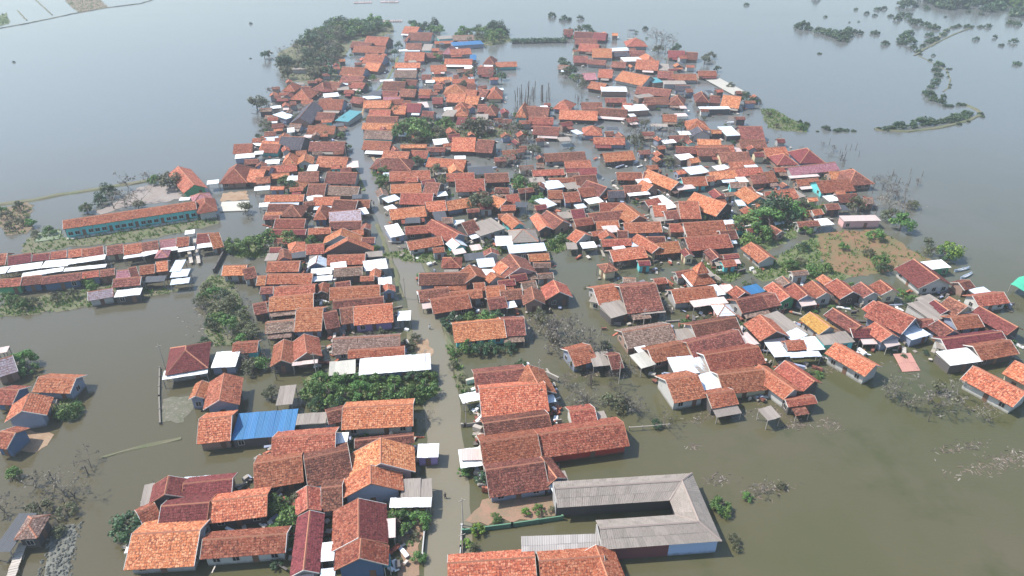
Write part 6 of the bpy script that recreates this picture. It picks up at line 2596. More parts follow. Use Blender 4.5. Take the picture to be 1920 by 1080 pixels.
(-2.9, 283.0),
(-50.9, 402.0),
(-12.9, 164.8),
(-51.5, 426.3),
(-4.8, 133.8),
(-2.7, 312.2),
(-38.2, 190.3),
(-4.7, 187.0),
(-13.4, 142.9),
(-14.7, 132.2),
(-24.2, 252.7),
(-19.0, 189.5),
(-23.8, 184.1),
(-42.2, 262.4),
(-8.9, 193.2),
(-17.8, 289.4),
(-6.1, 208.2),
(-12.3, 271.0),
(2.0, 194.7),
(-20.3, 258.3),
(-12.7, 131.5),
(-47.5, 298.4),
(-38.7, 262.0),
(-6.2, 165.7),
(-14.5, 287.3),
(-26.2, 326.9),
(-15.7, 162.2),
(-4.8, 170.0),
(-11.2, 133.2),
(-20.4, 205.5),
(-36.3, 353.9),
(-24.0, 338.7),
(-8.0, 169.9),
(-40.7, 239.9),
(-12.5, 131.7),
(-35.5, 268.2),
(-17.7, 256.9),
(-36.0, 311.8),
(-7.5, 266.6),
(-10.3, 196.9),
(0.6, 215.5),
(1.9, 166.5),
(-45.9, 253.5),
(-7.9, 146.5),
(-39.1, 346.0),
(-19.3, 144.9),
(-28.8, 279.3),
(-38.1, 332.1),
(-2.2, 162.3),
(-14.3, 379.3),
(-28.7, 301.2),
(-6.6, 201.7),
(-25.0, 338.7),
(-13.2, 185.5),
(7.8, 174.0),
(9.1, 153.7),
(-11.2, 186.3),
(0.8, 274.4),
(-34.1, 210.0),
(-20.6, 181.1),
(-13.9, 131.1),
(-2.2, 188.4),
(-6.7, 146.1),
(-1.8, 162.9),
(-34.6, 311.8),
(-20.0, 155.0),
(-17.2, 265.2),
(4.6, 254.3),
(-20.6, 152.5),
(-28.7, 246.5),
(-24.2, 301.6),
(1.3, 184.5),
(-36.2, 354.5),
(-24.5, 187.9),
(-15.1, 145.0),
(-12.9, 157.8),
(-11.4, 264.8),
(-35.0, 259.7),
(-3.6, 132.7),
(-13.7, 133.2),
(-11.2, 131.9),
(3.8, 178.9),
(-11.4, 310.9),
(-27.8, 403.5),
(-6.2, 159.9),
(-16.1, 177.4),
(-36.7, 321.7),
(-10.5, 348.6),
(-15.4, 328.9),
(-55.7, 336.0),
(-59.5, 291.1),
(-28.6, 172.3),
(11.1, 158.6),
(-35.8, 318.7),
(-0.0, 201.6),
(-62.0, 302.8),
(-8.8, 162.3),
(-12.2, 172.3),
(-5.6, 170.6),
(-19.3, 258.9),
(-19.5, 375.4),
(-34.3, 287.2),
(-21.9, 206.9),
(-1.1, 178.0),
(-2.3, 171.6),
(-36.1, 184.8),
(-33.1, 241.5),
(-19.5, 165.5),
(-7.8, 249.6),
(-18.5, 184.3),
(-3.1, 306.9),
(-29.6, 239.8),
(-6.4, 292.3),
(9.9, 163.1),
(-12.4, 194.6),
(-21.8, 159.4),
(0.0, 230.9),
(-23.3, 195.5),
(-10.7, 262.9),
(-34.8, 267.4),
(0.6, 132.1),
(-31.8, 281.9),
(1.1, 144.4),
(-34.6, 259.8),
(-31.4, 177.8),
(-4.7, 154.7),
(-59.0, 289.9),
(1.2, 160.3),
(-11.1, 192.2),
(-46.8, 361.5),
(-4.3, 313.8),
(-9.9, 169.1),
(-15.8, 160.8),
(-2.9, 134.6),
(-17.8, 161.0),
(-4.7, 157.2),
(-7.9, 197.9),
(-8.5, 137.5),
(-6.3, 183.8),
(-14.0, 169.9),
(8.5, 154.1),
(-39.8, 253.0),
(-11.2, 170.8),
(-54.0, 263.4),
(-40.7, 266.7),
(0.7, 138.2),
(-18.6, 161.4),
(5.4, 212.2),
(-7.1, 162.8),
(-8.8, 186.5),
(8.6, 172.4),
(-20.7, 374.0),
(-41.7, 264.2),
(-18.2, 280.5),
(7.6, 173.5),
(3.5, 245.2),
(-4.4, 273.2),
(1.9, 134.1),
(-10.7, 171.6),
(0.0, 284.1),
(-64.0, 382.0),
(-5.8, 281.5),
(-29.8, 279.7),
(6.2, 254.3),
(4.0, 254.3),
(-10.2, 130.2),
(8.9, 136.8),
(-18.0, 295.2),
(4.2, 159.2),
(-42.0, 337.4),
(-22.5, 203.0),
(-31.2, 263.2),
(-37.5, 320.5),
(-1.6, 175.1),
(-16.4, 178.2),
(0.9, 161.9),
(-18.0, 164.4),
(4.1, 176.5),
(-8.2, 171.6),
(-43.9, 278.4),
(-13.7, 310.2),
(-7.8, 226.7),
(-14.2, 204.0),
(-40.0, 254.8),
(-31.7, 190.6),
(-16.6, 283.9),
(-42.7, 346.4),
(-29.5, 230.2),
(-41.4, 215.3),
(0.4, 215.9),
(-24.1, 183.5),
(-38.3, 210.0),
(-10.3, 172.3),
(-9.2, 356.0),
(6.9, 244.1),
(-19.3, 375.6),
(0.6, 203.5),
(-20.6, 160.1),
(-30.4, 309.5),
(-11.2, 281.4),
(-36.6, 354.9),
(-28.2, 349.9),
(-51.5, 303.3),
(-9.2, 282.6),
(-64.9, 358.9),
(0.8, 168.4),
(-41.9, 265.9),
(-26.5, 163.1),
(2.0, 168.6),
(-9.8, 249.6),
(-29.8, 165.0),
(-38.0, 261.9),
(-4.8, 243.7),
(-6.0, 164.0),
(-35.0, 181.5),
(-7.5, 352.7),
(-3.1, 133.3),
(-12.4, 184.2),
(-50.0, 318.6),
(8.0, 154.1),
(-1.2, 206.7),
(-6.1, 186.6),
(-15.6, 336.4),
(-2.0, 161.6),
(1.3, 132.9),
(8.1, 169.0),
(9.3, 145.2),
(-11.1, 197.3),
(-0.8, 162.1),
(-31.2, 168.8),
(-8.2, 132.2),
(-5.8, 173.5),
(2.0, 230.4),
(-17.8, 359.0),
(-38.7, 253.3),
(-45.5, 345.0),
(-61.9, 367.7),
(-2.8, 149.8),
(-10.6, 202.7),
(-22.5, 183.2),
(-34.6, 257.5),
(-3.9, 150.2),
(-31.3, 209.7),
(-40.6, 209.4),
(-6.3, 201.8),
(-46.2, 383.7),
(-8.6, 341.2),
(-37.2, 289.0),
(-6.5, 281.1),
(-15.9, 223.1),
(-10.5, 172.6),
(-40.5, 419.0),
(-3.9, 184.9),
(-31.8, 249.8),
(-26.2, 287.8),
(1.3, 187.3),
(3.4, 136.4),
(-27.1, 208.6),
(-23.3, 171.8),
(6.6, 154.6),
(-7.6, 135.8),
(-45.8, 383.2),
(-8.7, 265.9),
(3.8, 247.2),
(-12.8, 133.1),
(-26.3, 210.3),
(-3.5, 282.5),
(-0.2, 187.7),
(-28.5, 201.5),
(0.1, 138.9),
(8.7, 162.7),
(-21.6, 368.6),
(3.0, 160.2),
(-32.5, 314.3),
(-1.3, 214.7),
(-16.1, 177.0),
(-40.4, 220.1),
(-23.5, 210.2),
(-7.8, 340.2),
(-34.0, 198.2),
(-29.7, 312.4),
(-2.2, 173.3),
(10.3, 160.0),
(-33.8, 268.2),
(-32.8, 220.5),
(-16.6, 153.8),
(-29.7, 310.0),
(5.7, 249.3),
(-32.8, 171.9),
(-46.1, 383.8),
(-1.0, 144.7),
(-4.4, 201.4),
(-40.1, 212.5),
(-22.5, 243.4),
(-33.0, 299.3),
(2.8, 168.4),
(-10.5, 196.9),
(-5.1, 226.0),
(-14.5, 133.3),
(-46.2, 278.0),
(-34.8, 180.9),
(-23.7, 198.0),
(-20.8, 207.2),
(-11.4, 155.8),
(-12.4, 259.3),
(-1.8, 133.6),
(-12.9, 133.1),
(0.9, 259.5),
(-16.6, 164.3),
(-9.3, 250.4),
(5.3, 144.2),
(2.2, 186.5),
(-54.2, 331.2),
(-38.9, 312.2),
(-15.6, 151.9),
(-23.3, 150.9),
(-4.6, 172.1),
(-24.8, 264.1),
(-6.4, 278.9),
(-14.2, 144.7),
(-27.7, 206.2),
(-1.0, 193.8),
(-13.2, 201.7),
(-35.1, 368.4),
(-58.2, 321.8),
(-64.1, 363.4),
(-4.9, 162.8),
(-3.6, 289.1),
(-25.6, 254.0),
(-1.0, 252.6),
(-51.4, 334.3),
(-22.1, 223.3),
(-16.4, 202.1),
(-50.3, 271.2),
(-20.2, 192.2),
(-10.5, 180.5),
(3.4, 220.0),
(-6.6, 249.3),
(0.1, 134.3),
(-34.0, 197.4),
(39.3, 257.8),
(91.4, 199.6),
(76.4, 295.2),
(84.9, 251.5),
(16.5, 224.1),
(56.1, 221.9),
(80.5, 208.4),
(85.7, 208.9),
(36.3, 172.3),
(82.5, 245.5),
(94.4, 193.4),
(29.8, 275.8),
(40.2, 186.8),
(73.7, 190.2),
(52.3, 219.6),
(105.6, 310.1),
(68.7, 374.3),
(86.2, 267.3),
(73.1, 205.7),
(18.2, 217.9),
(58.8, 230.4),
(76.2, 184.4),
(64.0, 168.1),
(51.5, 416.4),
(44.8, 165.8),
(39.9, 188.5),
(77.0, 327.1),
(33.7, 212.0),
(32.3, 246.9),
(68.6, 197.8),
(62.7, 361.0),
(65.4, 408.5),
(80.4, 310.3),
(17.3, 222.5),
(78.3, 198.0),
(23.6, 169.4),
(73.6, 182.8),
(44.3, 174.1),
(65.6, 392.2),
(96.4, 290.7),
(85.1, 227.8),
(43.5, 192.5),
(23.2, 176.7),
(39.2, 184.1),
(100.4, 202.8),
(41.2, 220.8),
(27.4, 232.4),
(49.3, 195.2),
(73.0, 371.5),
(40.0, 297.8),
(13.6, 254.1),
(53.2, 279.5),
(42.3, 173.6),
(95.1, 276.0),
(23.6, 178.3),
(43.6, 219.2),
(17.0, 189.5),
(71.3, 328.0),
(95.2, 186.7),
(92.3, 185.0),
(66.4, 261.6),
(59.9, 180.7),
(43.5, 239.5),
(20.0, 248.2),
(30.3, 182.7),
(25.1, 231.4),
(57.2, 199.4),
(11.0, 189.4),
(33.9, 171.4),
(49.8, 203.9),
(28.7, 165.3),
(99.5, 226.5),
(71.5, 353.7),
(81.0, 186.1),
(33.5, 215.4),
(92.2, 318.9),
(68.4, 427.7),
(20.4, 262.4),
(90.9, 244.4),
(44.9, 229.8),
(26.3, 276.6),
(83.7, 192.1),
(70.0, 372.7),
(83.9, 239.7),
(14.7, 268.3),
(32.5, 256.7),
(94.5, 248.9),
(12.6, 226.8),
(39.3, 184.2),
(67.7, 173.1),
(59.3, 441.2),
(57.9, 303.5),
(22.1, 266.3),
(69.1, 262.6),
(83.4, 204.4),
(67.1, 192.6),
(83.9, 321.3),
(53.0, 183.2),
(74.5, 319.1),
(40.1, 190.3),
(70.4, 331.8),
(62.8, 185.5),
(69.6, 182.9),
(22.9, 276.3),
(74.7, 186.3),
(17.0, 204.7),
(16.6, 177.5),
(105.2, 218.1),
(108.8, 199.2),
(68.0, 177.8),
(51.2, 225.2),
(72.2, 205.3),
(49.0, 181.2),
(82.0, 185.0),
(40.1, 229.8),
(87.7, 182.4),
(92.6, 203.4),
(16.8, 168.4),
(74.0, 193.4),
(72.2, 174.6),
(117.7, 213.2),
(33.7, 197.9),
(82.3, 186.3),
(90.6, 196.9),
(44.9, 166.3),
(88.2, 211.0),
(76.9, 190.4),
(79.3, 179.9),
(74.2, 315.3),
(54.9, 372.2),
(69.9, 172.8),
(44.1, 233.4),
(39.4, 282.7),
(17.1, 182.0),
(96.9, 193.6),
(94.9, 292.4),
(8.9, 189.2),
(90.3, 277.5),
(85.3, 210.2),
(71.7, 202.8),
(21.5, 176.5),
(8.9, 237.5),
(89.8, 189.3),
(41.9, 416.4),
(35.1, 205.5),
(93.7, 195.7),
(50.0, 227.1),
(92.3, 191.9),
(105.4, 317.9),
(63.6, 322.2),
(70.3, 306.6),
(25.2, 193.9),
(31.4, 255.9),
(68.7, 178.8),
(34.4, 276.4),
(89.9, 229.2),
(10.7, 222.4),
(18.9, 276.6),
(16.8, 272.1),
(66.8, 246.9),
(79.6, 356.5),
(41.4, 290.9),
(83.8, 247.9),
(96.2, 291.9),
(29.5, 198.6),
(56.4, 186.9),
(98.1, 192.8),
(60.0, 274.2),
(99.1, 249.6),
(66.4, 246.4),
(31.6, 178.1),
(77.7, 265.5),
(93.0, 202.7),
(29.6, 208.0),
(39.0, 221.2),
(53.9, 311.1),
(79.4, 292.4),
(88.3, 212.3),
(90.2, 185.3),
(22.4, 239.8),
(36.4, 171.5),
(15.4, 177.9),
(14.3, 177.3),
(13.7, 191.2),
(59.8, 271.7),
(56.1, 187.6),
(70.2, 309.7),
(66.4, 331.7),
(18.2, 178.6),
(83.7, 337.4),
(16.1, 176.9),
(100.1, 249.0),
(96.2, 196.4),
(56.4, 426.6),
(74.1, 385.9),
(44.5, 219.7),
(31.7, 237.8),
(9.3, 295.5),
(77.3, 180.6),
(60.2, 182.8),
(55.7, 247.0),
(69.8, 208.8),
(45.3, 170.2),
(15.7, 214.7),
(24.2, 169.6),
(14.5, 203.7),
(45.8, 277.9),
(29.1, 198.6),
(42.4, 247.9),
(87.8, 184.8),
(8.8, 188.3),
(101.0, 297.8),
(92.9, 226.3),
(81.9, 182.9),
(52.4, 282.1),
(109.9, 233.4),
(96.7, 214.5),
(88.3, 279.6),
(86.1, 360.9),
(39.7, 201.7),
(97.4, 254.8),
(49.4, 324.2),
(35.9, 162.5),
(39.6, 315.6),
(82.4, 242.6),
(15.5, 229.6),
(106.2, 227.8),
(46.2, 219.5),
(95.8, 354.4),
(80.3, 238.4),
(80.9, 358.8),
(72.2, 205.1),
(92.2, 186.3),
(70.8, 286.0),
(50.8, 235.0),
(63.6, 218.1),
(24.8, 165.9),
(24.8, 175.5),
(46.5, 172.4),
(54.3, 308.4),
(8.0, 185.4),
(70.6, 387.3),
(10.3, 198.9),
(9.1, 226.3),
(90.4, 196.4),
(79.4, 264.4),
(44.6, 180.6),
(51.4, 275.2),
(39.6, 202.4),
(34.3, 209.7),
(13.5, 191.7),
(39.4, 196.2),
(83.9, 205.2),
(105.2, 217.9),
(32.2, 287.1),
(57.3, 184.4),
(37.8, 229.2),
(46.0, 208.2),
(51.7, 256.2),
(27.2, 216.7),
(106.6, 304.3),
(52.8, 244.1),
(49.5, 340.7),
(24.3, 162.5),
(84.2, 249.2),
(49.7, 197.0),
(65.1, 443.8),
(56.4, 259.6),
(49.0, 205.7),
(27.5, 173.4),
(17.9, 163.3),
(112.1, 195.4),
(38.8, 173.2),
(22.8, 195.5),
(62.4, 368.0),
(111.8, 196.5),
(53.3, 249.7),
(40.1, 260.5),
(104.7, 240.7),
(91.1, 235.1),
(12.5, 175.0),
(30.6, 180.8),
(60.2, 179.5),
(13.2, 189.0),
(57.6, 236.2),
(47.9, 207.4),
(88.0, 288.9),
(31.6, 176.5),
(47.3, 206.5),
(20.5, 163.3),
(97.1, 329.0),
(57.8, 325.0),
(90.2, 278.5),
(13.2, 256.7),
(65.3, 181.5),
(87.9, 191.4),
(28.8, 200.5),
(60.0, 180.7),
(41.9, 238.5),
(34.8, 206.4),
(19.4, 214.9),
(97.2, 217.1),
(70.3, 178.9),
(99.0, 295.9),
(34.2, 228.5),
(44.7, 203.3),
(22.0, 187.4),
(9.5, 214.5),
(71.1, 262.1),
(105.0, 240.9),
(59.8, 203.3),
(68.9, 429.8),
(22.3, 262.2),
(34.3, 237.2),
(80.0, 334.6),
(104.5, 213.5),
(104.5, 248.9),
(34.5, 206.3),
(34.1, 216.2),
(40.1, 184.5),
(54.7, 239.0),
(83.6, 219.5),
(87.6, 319.7),
(30.0, 237.0),
(58.1, 235.5),
(80.5, 256.8),
(110.2, 229.4),
(69.8, 224.4),
(108.5, 201.6),
(51.6, 242.4),
(64.9, 247.3),
(70.4, 201.8),
(45.1, 308.0),
(81.1, 266.4),
(59.0, 203.4),
(17.0, 287.7),
(52.1, 407.7),
(14.6, 192.7),
(77.2, 256.5),
(56.5, 314.9),
(40.5, 212.6),
(92.7, 210.3),
(79.4, 204.6),
(68.2, 183.7),
(18.3, 164.2),
(72.5, 185.1),
(13.5, 237.8),
(88.0, 347.5),
(10.1, 256.9),
(54.4, 236.1),
(67.2, 179.2),
(63.9, 181.8),
(89.1, 298.4),
(83.2, 289.5),
(75.4, 188.4),
(45.9, 170.1),
(54.0, 270.5),
(95.0, 186.4),
(59.9, 183.2),
(73.1, 336.9),
(13.8, 176.7),
(48.5, 172.2),
(94.1, 193.7),
(76.8, 180.4),
(72.7, 190.1),
(62.9, 438.2),
(93.7, 224.9),
(33.5, 215.8),
(95.0, 200.4),
(45.5, 231.0),
(37.0, 192.4),
(110.4, 235.9),
(88.4, 362.0),
(93.1, 312.9),
(50.5, 228.6),
(40.7, 184.0),
(92.9, 273.2),
(69.9, 296.9),
(51.9, 280.7),
(49.1, 369.0),
(37.3, 371.8),
(67.7, 229.8),
(72.3, 178.1),
(86.2, 197.4),
(44.5, 300.7),
(35.3, 204.2),
(50.8, 299.5),
(13.0, 175.5),
(30.6, 218.4),
(37.5, 261.8),
(59.7, 169.0),
(50.0, 204.4),
(89.4, 223.3),
(22.9, 190.7),
(18.8, 257.7),
(80.1, 409.5),
(10.2, 200.9),
(21.2, 277.4),
(52.5, 323.3),
(84.5, 315.7),
(14.6, 265.8),
(64.1, 308.8),
(35.9, 172.0),
(47.8, 235.6),
(112.0, 202.7),
(57.8, 297.3),
(26.0, 264.5),
(65.0, 310.5),
(69.8, 245.1),
(37.8, 406.9),
(32.1, 257.4),
(91.2, 199.2),
(59.6, 216.0),
(73.9, 281.2),
(21.6, 194.2),
(14.5, 297.6),
(17.5, 226.5),
(58.5, 370.6),
(36.5, 407.6),
(49.4, 189.8),
(76.9, 177.5),
(34.4, 198.8),
(41.1, 182.9),
(84.0, 287.0),
(19.0, 193.4),
(86.8, 196.5),
(85.7, 238.7),
(92.8, 192.6),
(99.4, 240.0),
(68.9, 203.6),
(68.0, 187.7),
(35.7, 162.7),
(88.7, 364.5),
(41.7, 343.4),
(116.7, 217.3),
(44.1, 177.3),
(105.7, 308.5),
(45.4, 165.6),
(46.0, 200.1),
(27.1, 224.2),
(100.5, 124.7),
(105.1, 145.1),
(36.8, 156.0),
(56.9, 122.5),
(75.9, 120.2),
(34.4, 130.3),
(31.2, 120.9),
(52.3, 151.5),
(39.6, 150.3),
(63.7, 155.8),
(51.0, 152.5),
(88.5, 145.6),
(53.0, 134.0),
(29.9, 112.3),
(69.7, 120.1),
(53.6, 128.6),
(65.9, 117.7),
(53.5, 148.6),
(49.3, 105.0),
(64.7, 131.3),
(74.7, 117.4),
(89.2, 118.1),
(30.4, 111.4),
(91.6, 121.4),
(53.3, 118.0),
(76.3, 121.5),
(41.0, 147.2),
(36.2, 129.4),
(59.4, 155.3),
(119.2, 140.1),
(93.8, 119.1),
(28.9, 112.8),
(108.0, 133.7),
(24.2, 131.6),
(33.3, 131.4),
(56.3, 105.6),
(54.2, 144.4),
(52.9, 116.8),
(93.5, 133.5),
(81.1, 127.0),
(27.9, 150.1),
(41.9, 160.1),
(46.8, 133.0),
(26.8, 153.7),
(70.6, 145.4),
(36.8, 156.6),
(91.4, 134.1),
(44.4, 138.6),
(68.3, 138.3),
(66.9, 132.2),
(91.9, 136.0),
(40.5, 144.5),
(72.4, 138.6),
(63.0, 136.0),
(34.4, 141.9),
(37.6, 110.4),
(93.1, 145.1),
(112.8, 135.3),
(36.8, 110.8),
(51.8, 141.7),
(33.9, 141.1),
(50.9, 140.8),
(107.0, 139.5),
(80.0, 149.0),
(61.7, 115.7),
(37.2, 132.8),
(49.9, 106.1),
(96.4, 129.6),
(28.1, 128.4),
(56.0, 115.2),
(105.9, 133.3),
(58.6, 117.8),
(78.6, 121.8),
(56.2, 115.3),
(40.8, 133.8),
(39.9, 111.2),
(51.6, 150.5),
(111.3, 123.2),
(76.7, 141.9),
(111.5, 132.2),
(77.5, 130.6),
(91.9, 146.7),
(49.6, 105.4),
(104.3, 143.0),
(108.5, 121.8),
(97.5, 145.5),
(68.0, 150.0),
(102.1, 125.7),
(55.3, 121.1),
(54.2, 113.9),
(31.9, 128.9),
(52.5, 112.2),
(56.7, 116.0),
(45.4, 147.3),
(74.2, 118.2),
(58.0, 156.3),
(41.0, 152.0),
(79.1, 137.1),
(32.9, 110.8),
(31.9, 112.2),
(73.7, 134.9),
(71.9, 132.7),
(40.3, 145.1),
(73.1, 149.6),
(92.4, 140.7),
(59.8, 110.0),
(75.6, 147.4),
(102.1, 125.2),
(25.8, 129.0),
(52.1, 129.4),
(42.4, 147.3),
(94.6, 137.7),
(36.9, 110.6),
(42.2, 133.8),
(57.4, 114.2),
(66.8, 142.3),
(106.6, 144.8),
(89.1, 146.4),
(73.9, 118.4),
(64.8, 115.3),
(36.6, 141.9),
(49.0, 155.7),
(61.2, 110.4),
(53.0, 148.7),
(37.4, 156.5),
(22.0, 146.2),
(90.5, 140.8),
(116.8, 143.7),
(40.3, 111.1),
(56.2, 116.2),
(66.8, 121.4),
(30.8, 110.9),
(117.9, 137.2),
(69.7, 119.5),
(64.0, 115.1),
(69.9, 146.4),
(75.3, 123.3),
(65.5, 131.1),
(63.4, 135.7),
(41.7, 130.3),
(80.9, 150.1),
(44.5, 136.2),
(75.5, 120.5),
(110.0, 123.8),
(39.1, 129.1),
(64.0, 131.0),
(55.9, 144.7),
(53.9, 156.1),
(44.0, 146.5),
(34.4, 143.4),
(56.1, 114.8),
(56.3, 143.5),
(51.1, 126.6),
(79.1, 138.9),
(32.8, 150.9),
(41.4, 131.2),
(80.2, 137.8),
(24.6, 146.6),
(27.1, 152.1),
(31.4, 111.2),
(46.9, 105.2),
(108.5, 146.1),
(22.3, 152.3),
(105.6, 127.6),
(49.5, 158.5),
(63.3, 130.0),
(46.1, 153.5),
(63.6, 146.2),
(83.5, 139.1),
(80.1, 135.6),
(80.0, 134.7),
(35.9, 144.8),
(52.6, 129.6),
(42.2, 162.0),
(70.8, 125.1),
(48.8, 158.5),
(72.6, 152.7),
(60.2, 133.6),
(104.5, 126.3),
(50.1, 140.1),
(107.8, 140.9),
(65.5, 157.0),
(42.6, 153.9),
(37.1, 127.3),
(83.1, 139.8),
(59.7, 114.7),
(76.1, 144.4),
(32.0, 150.1),
(90.2, 134.9),
(48.2, 105.4),
(63.0, 155.8),
(51.2, 153.2),
(38.3, 130.9),
(51.0, 125.4),
(44.0, 160.0),
(40.6, 137.0),
(51.5, 159.8),
(58.3, 112.9),
(34.4, 122.0),
(57.7, 133.3),
(55.6, 131.1),
(58.3, 133.2),
(44.8, 134.4),
(99.9, 124.8),
(34.4, 138.9),
(46.7, 134.2),
(77.3, 138.5),
(62.0, 136.4),
(38.2, 161.0),
(38.0, 144.5),
(62.0, 116.4),
(48.4, 147.2),
(79.2, 151.5),
(113.7, 144.5),
(96.4, 130.1),
(108.9, 134.2),
(29.1, 110.8),
(84.6, 137.5),
(58.6, 113.8),
(107.3, 125.7),
(92.2, 137.3),
(50.9, 131.9),
(60.1, 125.5),
(51.0, 161.8),
(35.6, 127.3),
(46.6, 136.1),
(66.1, 136.5),
(112.7, 127.4),
(98.6, 140.5),
(31.0, 149.8),
(41.5, 131.8),
(91.8, 139.3),
(35.1, 142.3),
(104.9, 139.9),
(67.1, 118.9),
(58.4, 157.8),
(60.5, 159.5),
(99.9, 141.0),
(43.5, 148.8),
(39.6, 160.4),
(31.5, 113.1),
(100.4, 144.0),
(52.9, 118.8),
(108.8, 121.6),
(101.0, 141.0),
(42.9, 134.3),
(93.6, 118.7),
(104.7, 143.1),
(106.2, 143.2),
(101.9, 142.5),
(69.1, 120.0),
(55.2, 129.1),
(62.6, 157.0),
(118.3, 138.7),
(63.3, 132.4),
(84.7, 137.0),
(95.4, 128.9),
(71.6, 118.5),
(37.8, 136.9),
(91.9, 138.9),
(25.1, 137.7),
(108.2, 137.5),
(116.7, 140.9),
(38.1, 137.9),
(52.7, 164.0),
(110.6, 125.1),
(63.4, 146.0),
(77.3, 142.6),
(51.5, 164.4),
(86.4, 123.8),
(38.9, 148.6),
(58.9, 113.7),
(73.2, 132.8),
(72.9, 153.3),
(56.0, 131.1),
(96.3, 129.5),
(52.8, 157.4),
(77.1, 133.4),
(26.9, 131.6),
(64.7, 145.2),
(81.8, 138.4),
(55.8, 130.2),
(37.4, 138.8),
(104.8, 130.0),
(54.6, 164.4),
(109.2, 134.2),
(39.0, 145.6),
(56.9, 122.1),
(37.5, 155.5),
(33.1, 121.5),
(56.8, 130.8),
(25.9, 146.1),
(111.1, 123.3),
(80.1, 128.2),
(36.9, 126.8),
(110.0, 133.2),
(55.1, 115.4),
(51.8, 136.0),
(64.2, 137.0),
(53.8, 148.0),
(110.0, 124.5),
(55.1, 134.0),
(75.9, 120.6),
(64.7, 128.2),
(32.4, 147.4),
(87.6, 121.3),
(111.3, 131.7),
(54.6, 117.0),
(51.0, 131.6),
(84.2, 124.8),
(55.7, 159.3),
(105.1, 126.9),
(51.8, 159.4),
(29.4, 151.9),
(98.7, 145.8),
(105.1, 131.7),
(94.0, 142.6),
(91.2, 131.5),
(106.4, 135.7),
(54.8, 163.5),
(106.3, 125.1),
(83.1, 121.4),
(92.8, 134.2),
(20.9, 129.7),
(107.5, 119.2),
(52.3, 112.5),
(71.4, 130.0),
(59.6, 134.1),
(71.1, 132.0),
(118.6, 138.9),
(35.7, 143.1),
(56.2, 129.3),
(56.1, 145.8),
(113.6, 137.0),
(97.2, 117.4),
(91.3, 146.1),
(66.9, 135.7),
(62.9, 146.5),
(54.1, 131.7),
(58.7, 155.8),
(34.5, 146.4),
(81.4, 132.7),
(26.3, 119.2),
(79.6, 148.9),
(75.1, 120.6),
(49.2, 105.6),
(107.7, 124.7),
(70.9, 149.8),
(85.0, 121.1),
(53.4, 117.0),
(52.6, 146.2),
(51.0, 149.5),
(85.2, 122.2),
(70.1, 124.9),
(27.7, 118.0),
(67.2, 135.8),
(67.1, 143.7),
(73.4, 117.6),
(107.9, 134.7),
(23.5, 128.0),
(-42.5, 80.7),
(-35.0, 76.6),
(-43.0, 92.6),
(-44.2, 88.0),
(-18.1, 75.7),
(-35.2, 73.1),
(-39.6, 74.5),
(-32.8, 79.9),
(-23.6, 78.3),
(-16.7, 69.7),
(-16.9, 76.5),
(-33.4, 95.9),
(-17.0, 75.2),
(-17.5, 82.5),
(-18.7, 94.4),
(-43.7, 90.1),
(-20.1, 79.2),
(-38.3, 79.9),
(-29.6, 93.7),
(-23.2, 93.7),
(-34.5, 97.2),
(-25.5, 89.4),
(-39.2, 81.1),
(-16.9, 74.1),
(-36.6, 76.1),
(-17.6, 94.7),
(-33.5, 80.7),
(-16.5, 73.3),
(-22.2, 68.2),
(-45.1, 89.2),
(-24.4, 89.8),
(-16.9, 76.1),
(-36.0, 96.0),
(-18.5, 75.9),
(-23.4, 89.8),
(-38.5, 79.2),
(-26.4, 77.4),
(-34.3, 95.0),
(-18.0, 75.2),
(-34.3, 96.8),
(-15.0, 75.8),
(-17.4, 83.4),
(-17.1, 66.9),
(-16.8, 70.8),
(-27.9, 89.9),
(-29.3, 72.8),
(-18.1, 94.2),
(-43.2, 88.9),
(-22.3, 77.1),
(-43.9, 90.6),
(-34.8, 98.7),
(-28.2, 74.3),
(-23.8, 78.2),
(-18.1, 66.5),
(-42.1, 90.2),
(-27.8, 94.3),
(-27.6, 71.1),
(-20.5, 94.3),
(-42.7, 92.6),
(-31.5, 95.2),
(-26.6, 76.9),
(-42.7, 92.9),
(-28.1, 69.9),
(-34.1, 69.9),
(-23.6, 77.3),
(-20.2, 83.2),
(-28.8, 69.8),
(-36.7, 95.7),
(-34.5, 83.1),
(-32.3, 80.6),
(-42.5, 92.3),
(-31.1, 80.6),
(-19.5, 75.7),
(-39.7, 79.3),
(-35.8, 79.9),
(-17.7, 92.2),
(-26.1, 77.8),
(-19.5, 75.6),
(-17.7, 89.8),
(-29.7, 75.4),
(-17.2, 73.3),
(-26.9, 93.1),
(-24.8, 77.0),
(-39.4, 72.9),
(-36.5, 94.9),
(-16.8, 88.8),
(-34.3, 73.7),
(-22.2, 89.0),
(-16.0, 67.6),
(-36.5, 76.0),
(-22.1, 83.1),
(-17.5, 67.1),
(-23.2, 77.3),
(-39.5, 79.8),
(-33.5, 68.5),
(-32.8, 95.1),
(-39.9, 74.5),
(-31.1, 79.4),
(-36.0, 78.9),
(-17.3, 91.5),
(-25.9, 75.9),
(-25.2, 94.4),
(-39.1, 81.1),
(-29.0, 73.4),
(-22.3, 95.0),
(-43.6, 92.2),
(-38.4, 76.2),
(-23.3, 78.1),
(-24.5, 93.7),
(-34.3, 81.5),
(-28.3, 74.6),
(-38.6, 74.9),
(-19.1, 74.9),
(-20.8, 83.2),
(-18.5, 69.4),
(-34.2, 75.4),
(-22.8, 76.3),
(-17.1, 74.7),
(-16.3, 74.7),
(-22.3, 83.1),
(-56.0, 82.6),
(-44.2, 80.6),
(-57.6, 69.7),
(-59.2, 70.3),
(-38.9, 72.8),
(-44.2, 72.8),
(-37.8, 78.3),
(-36.0, 67.5),
(-40.0, 72.8),
(-37.9, 72.4),
(-35.4, 72.5),
(-57.3, 71.5),
(-57.4, 67.1),
(-58.0, 71.9),
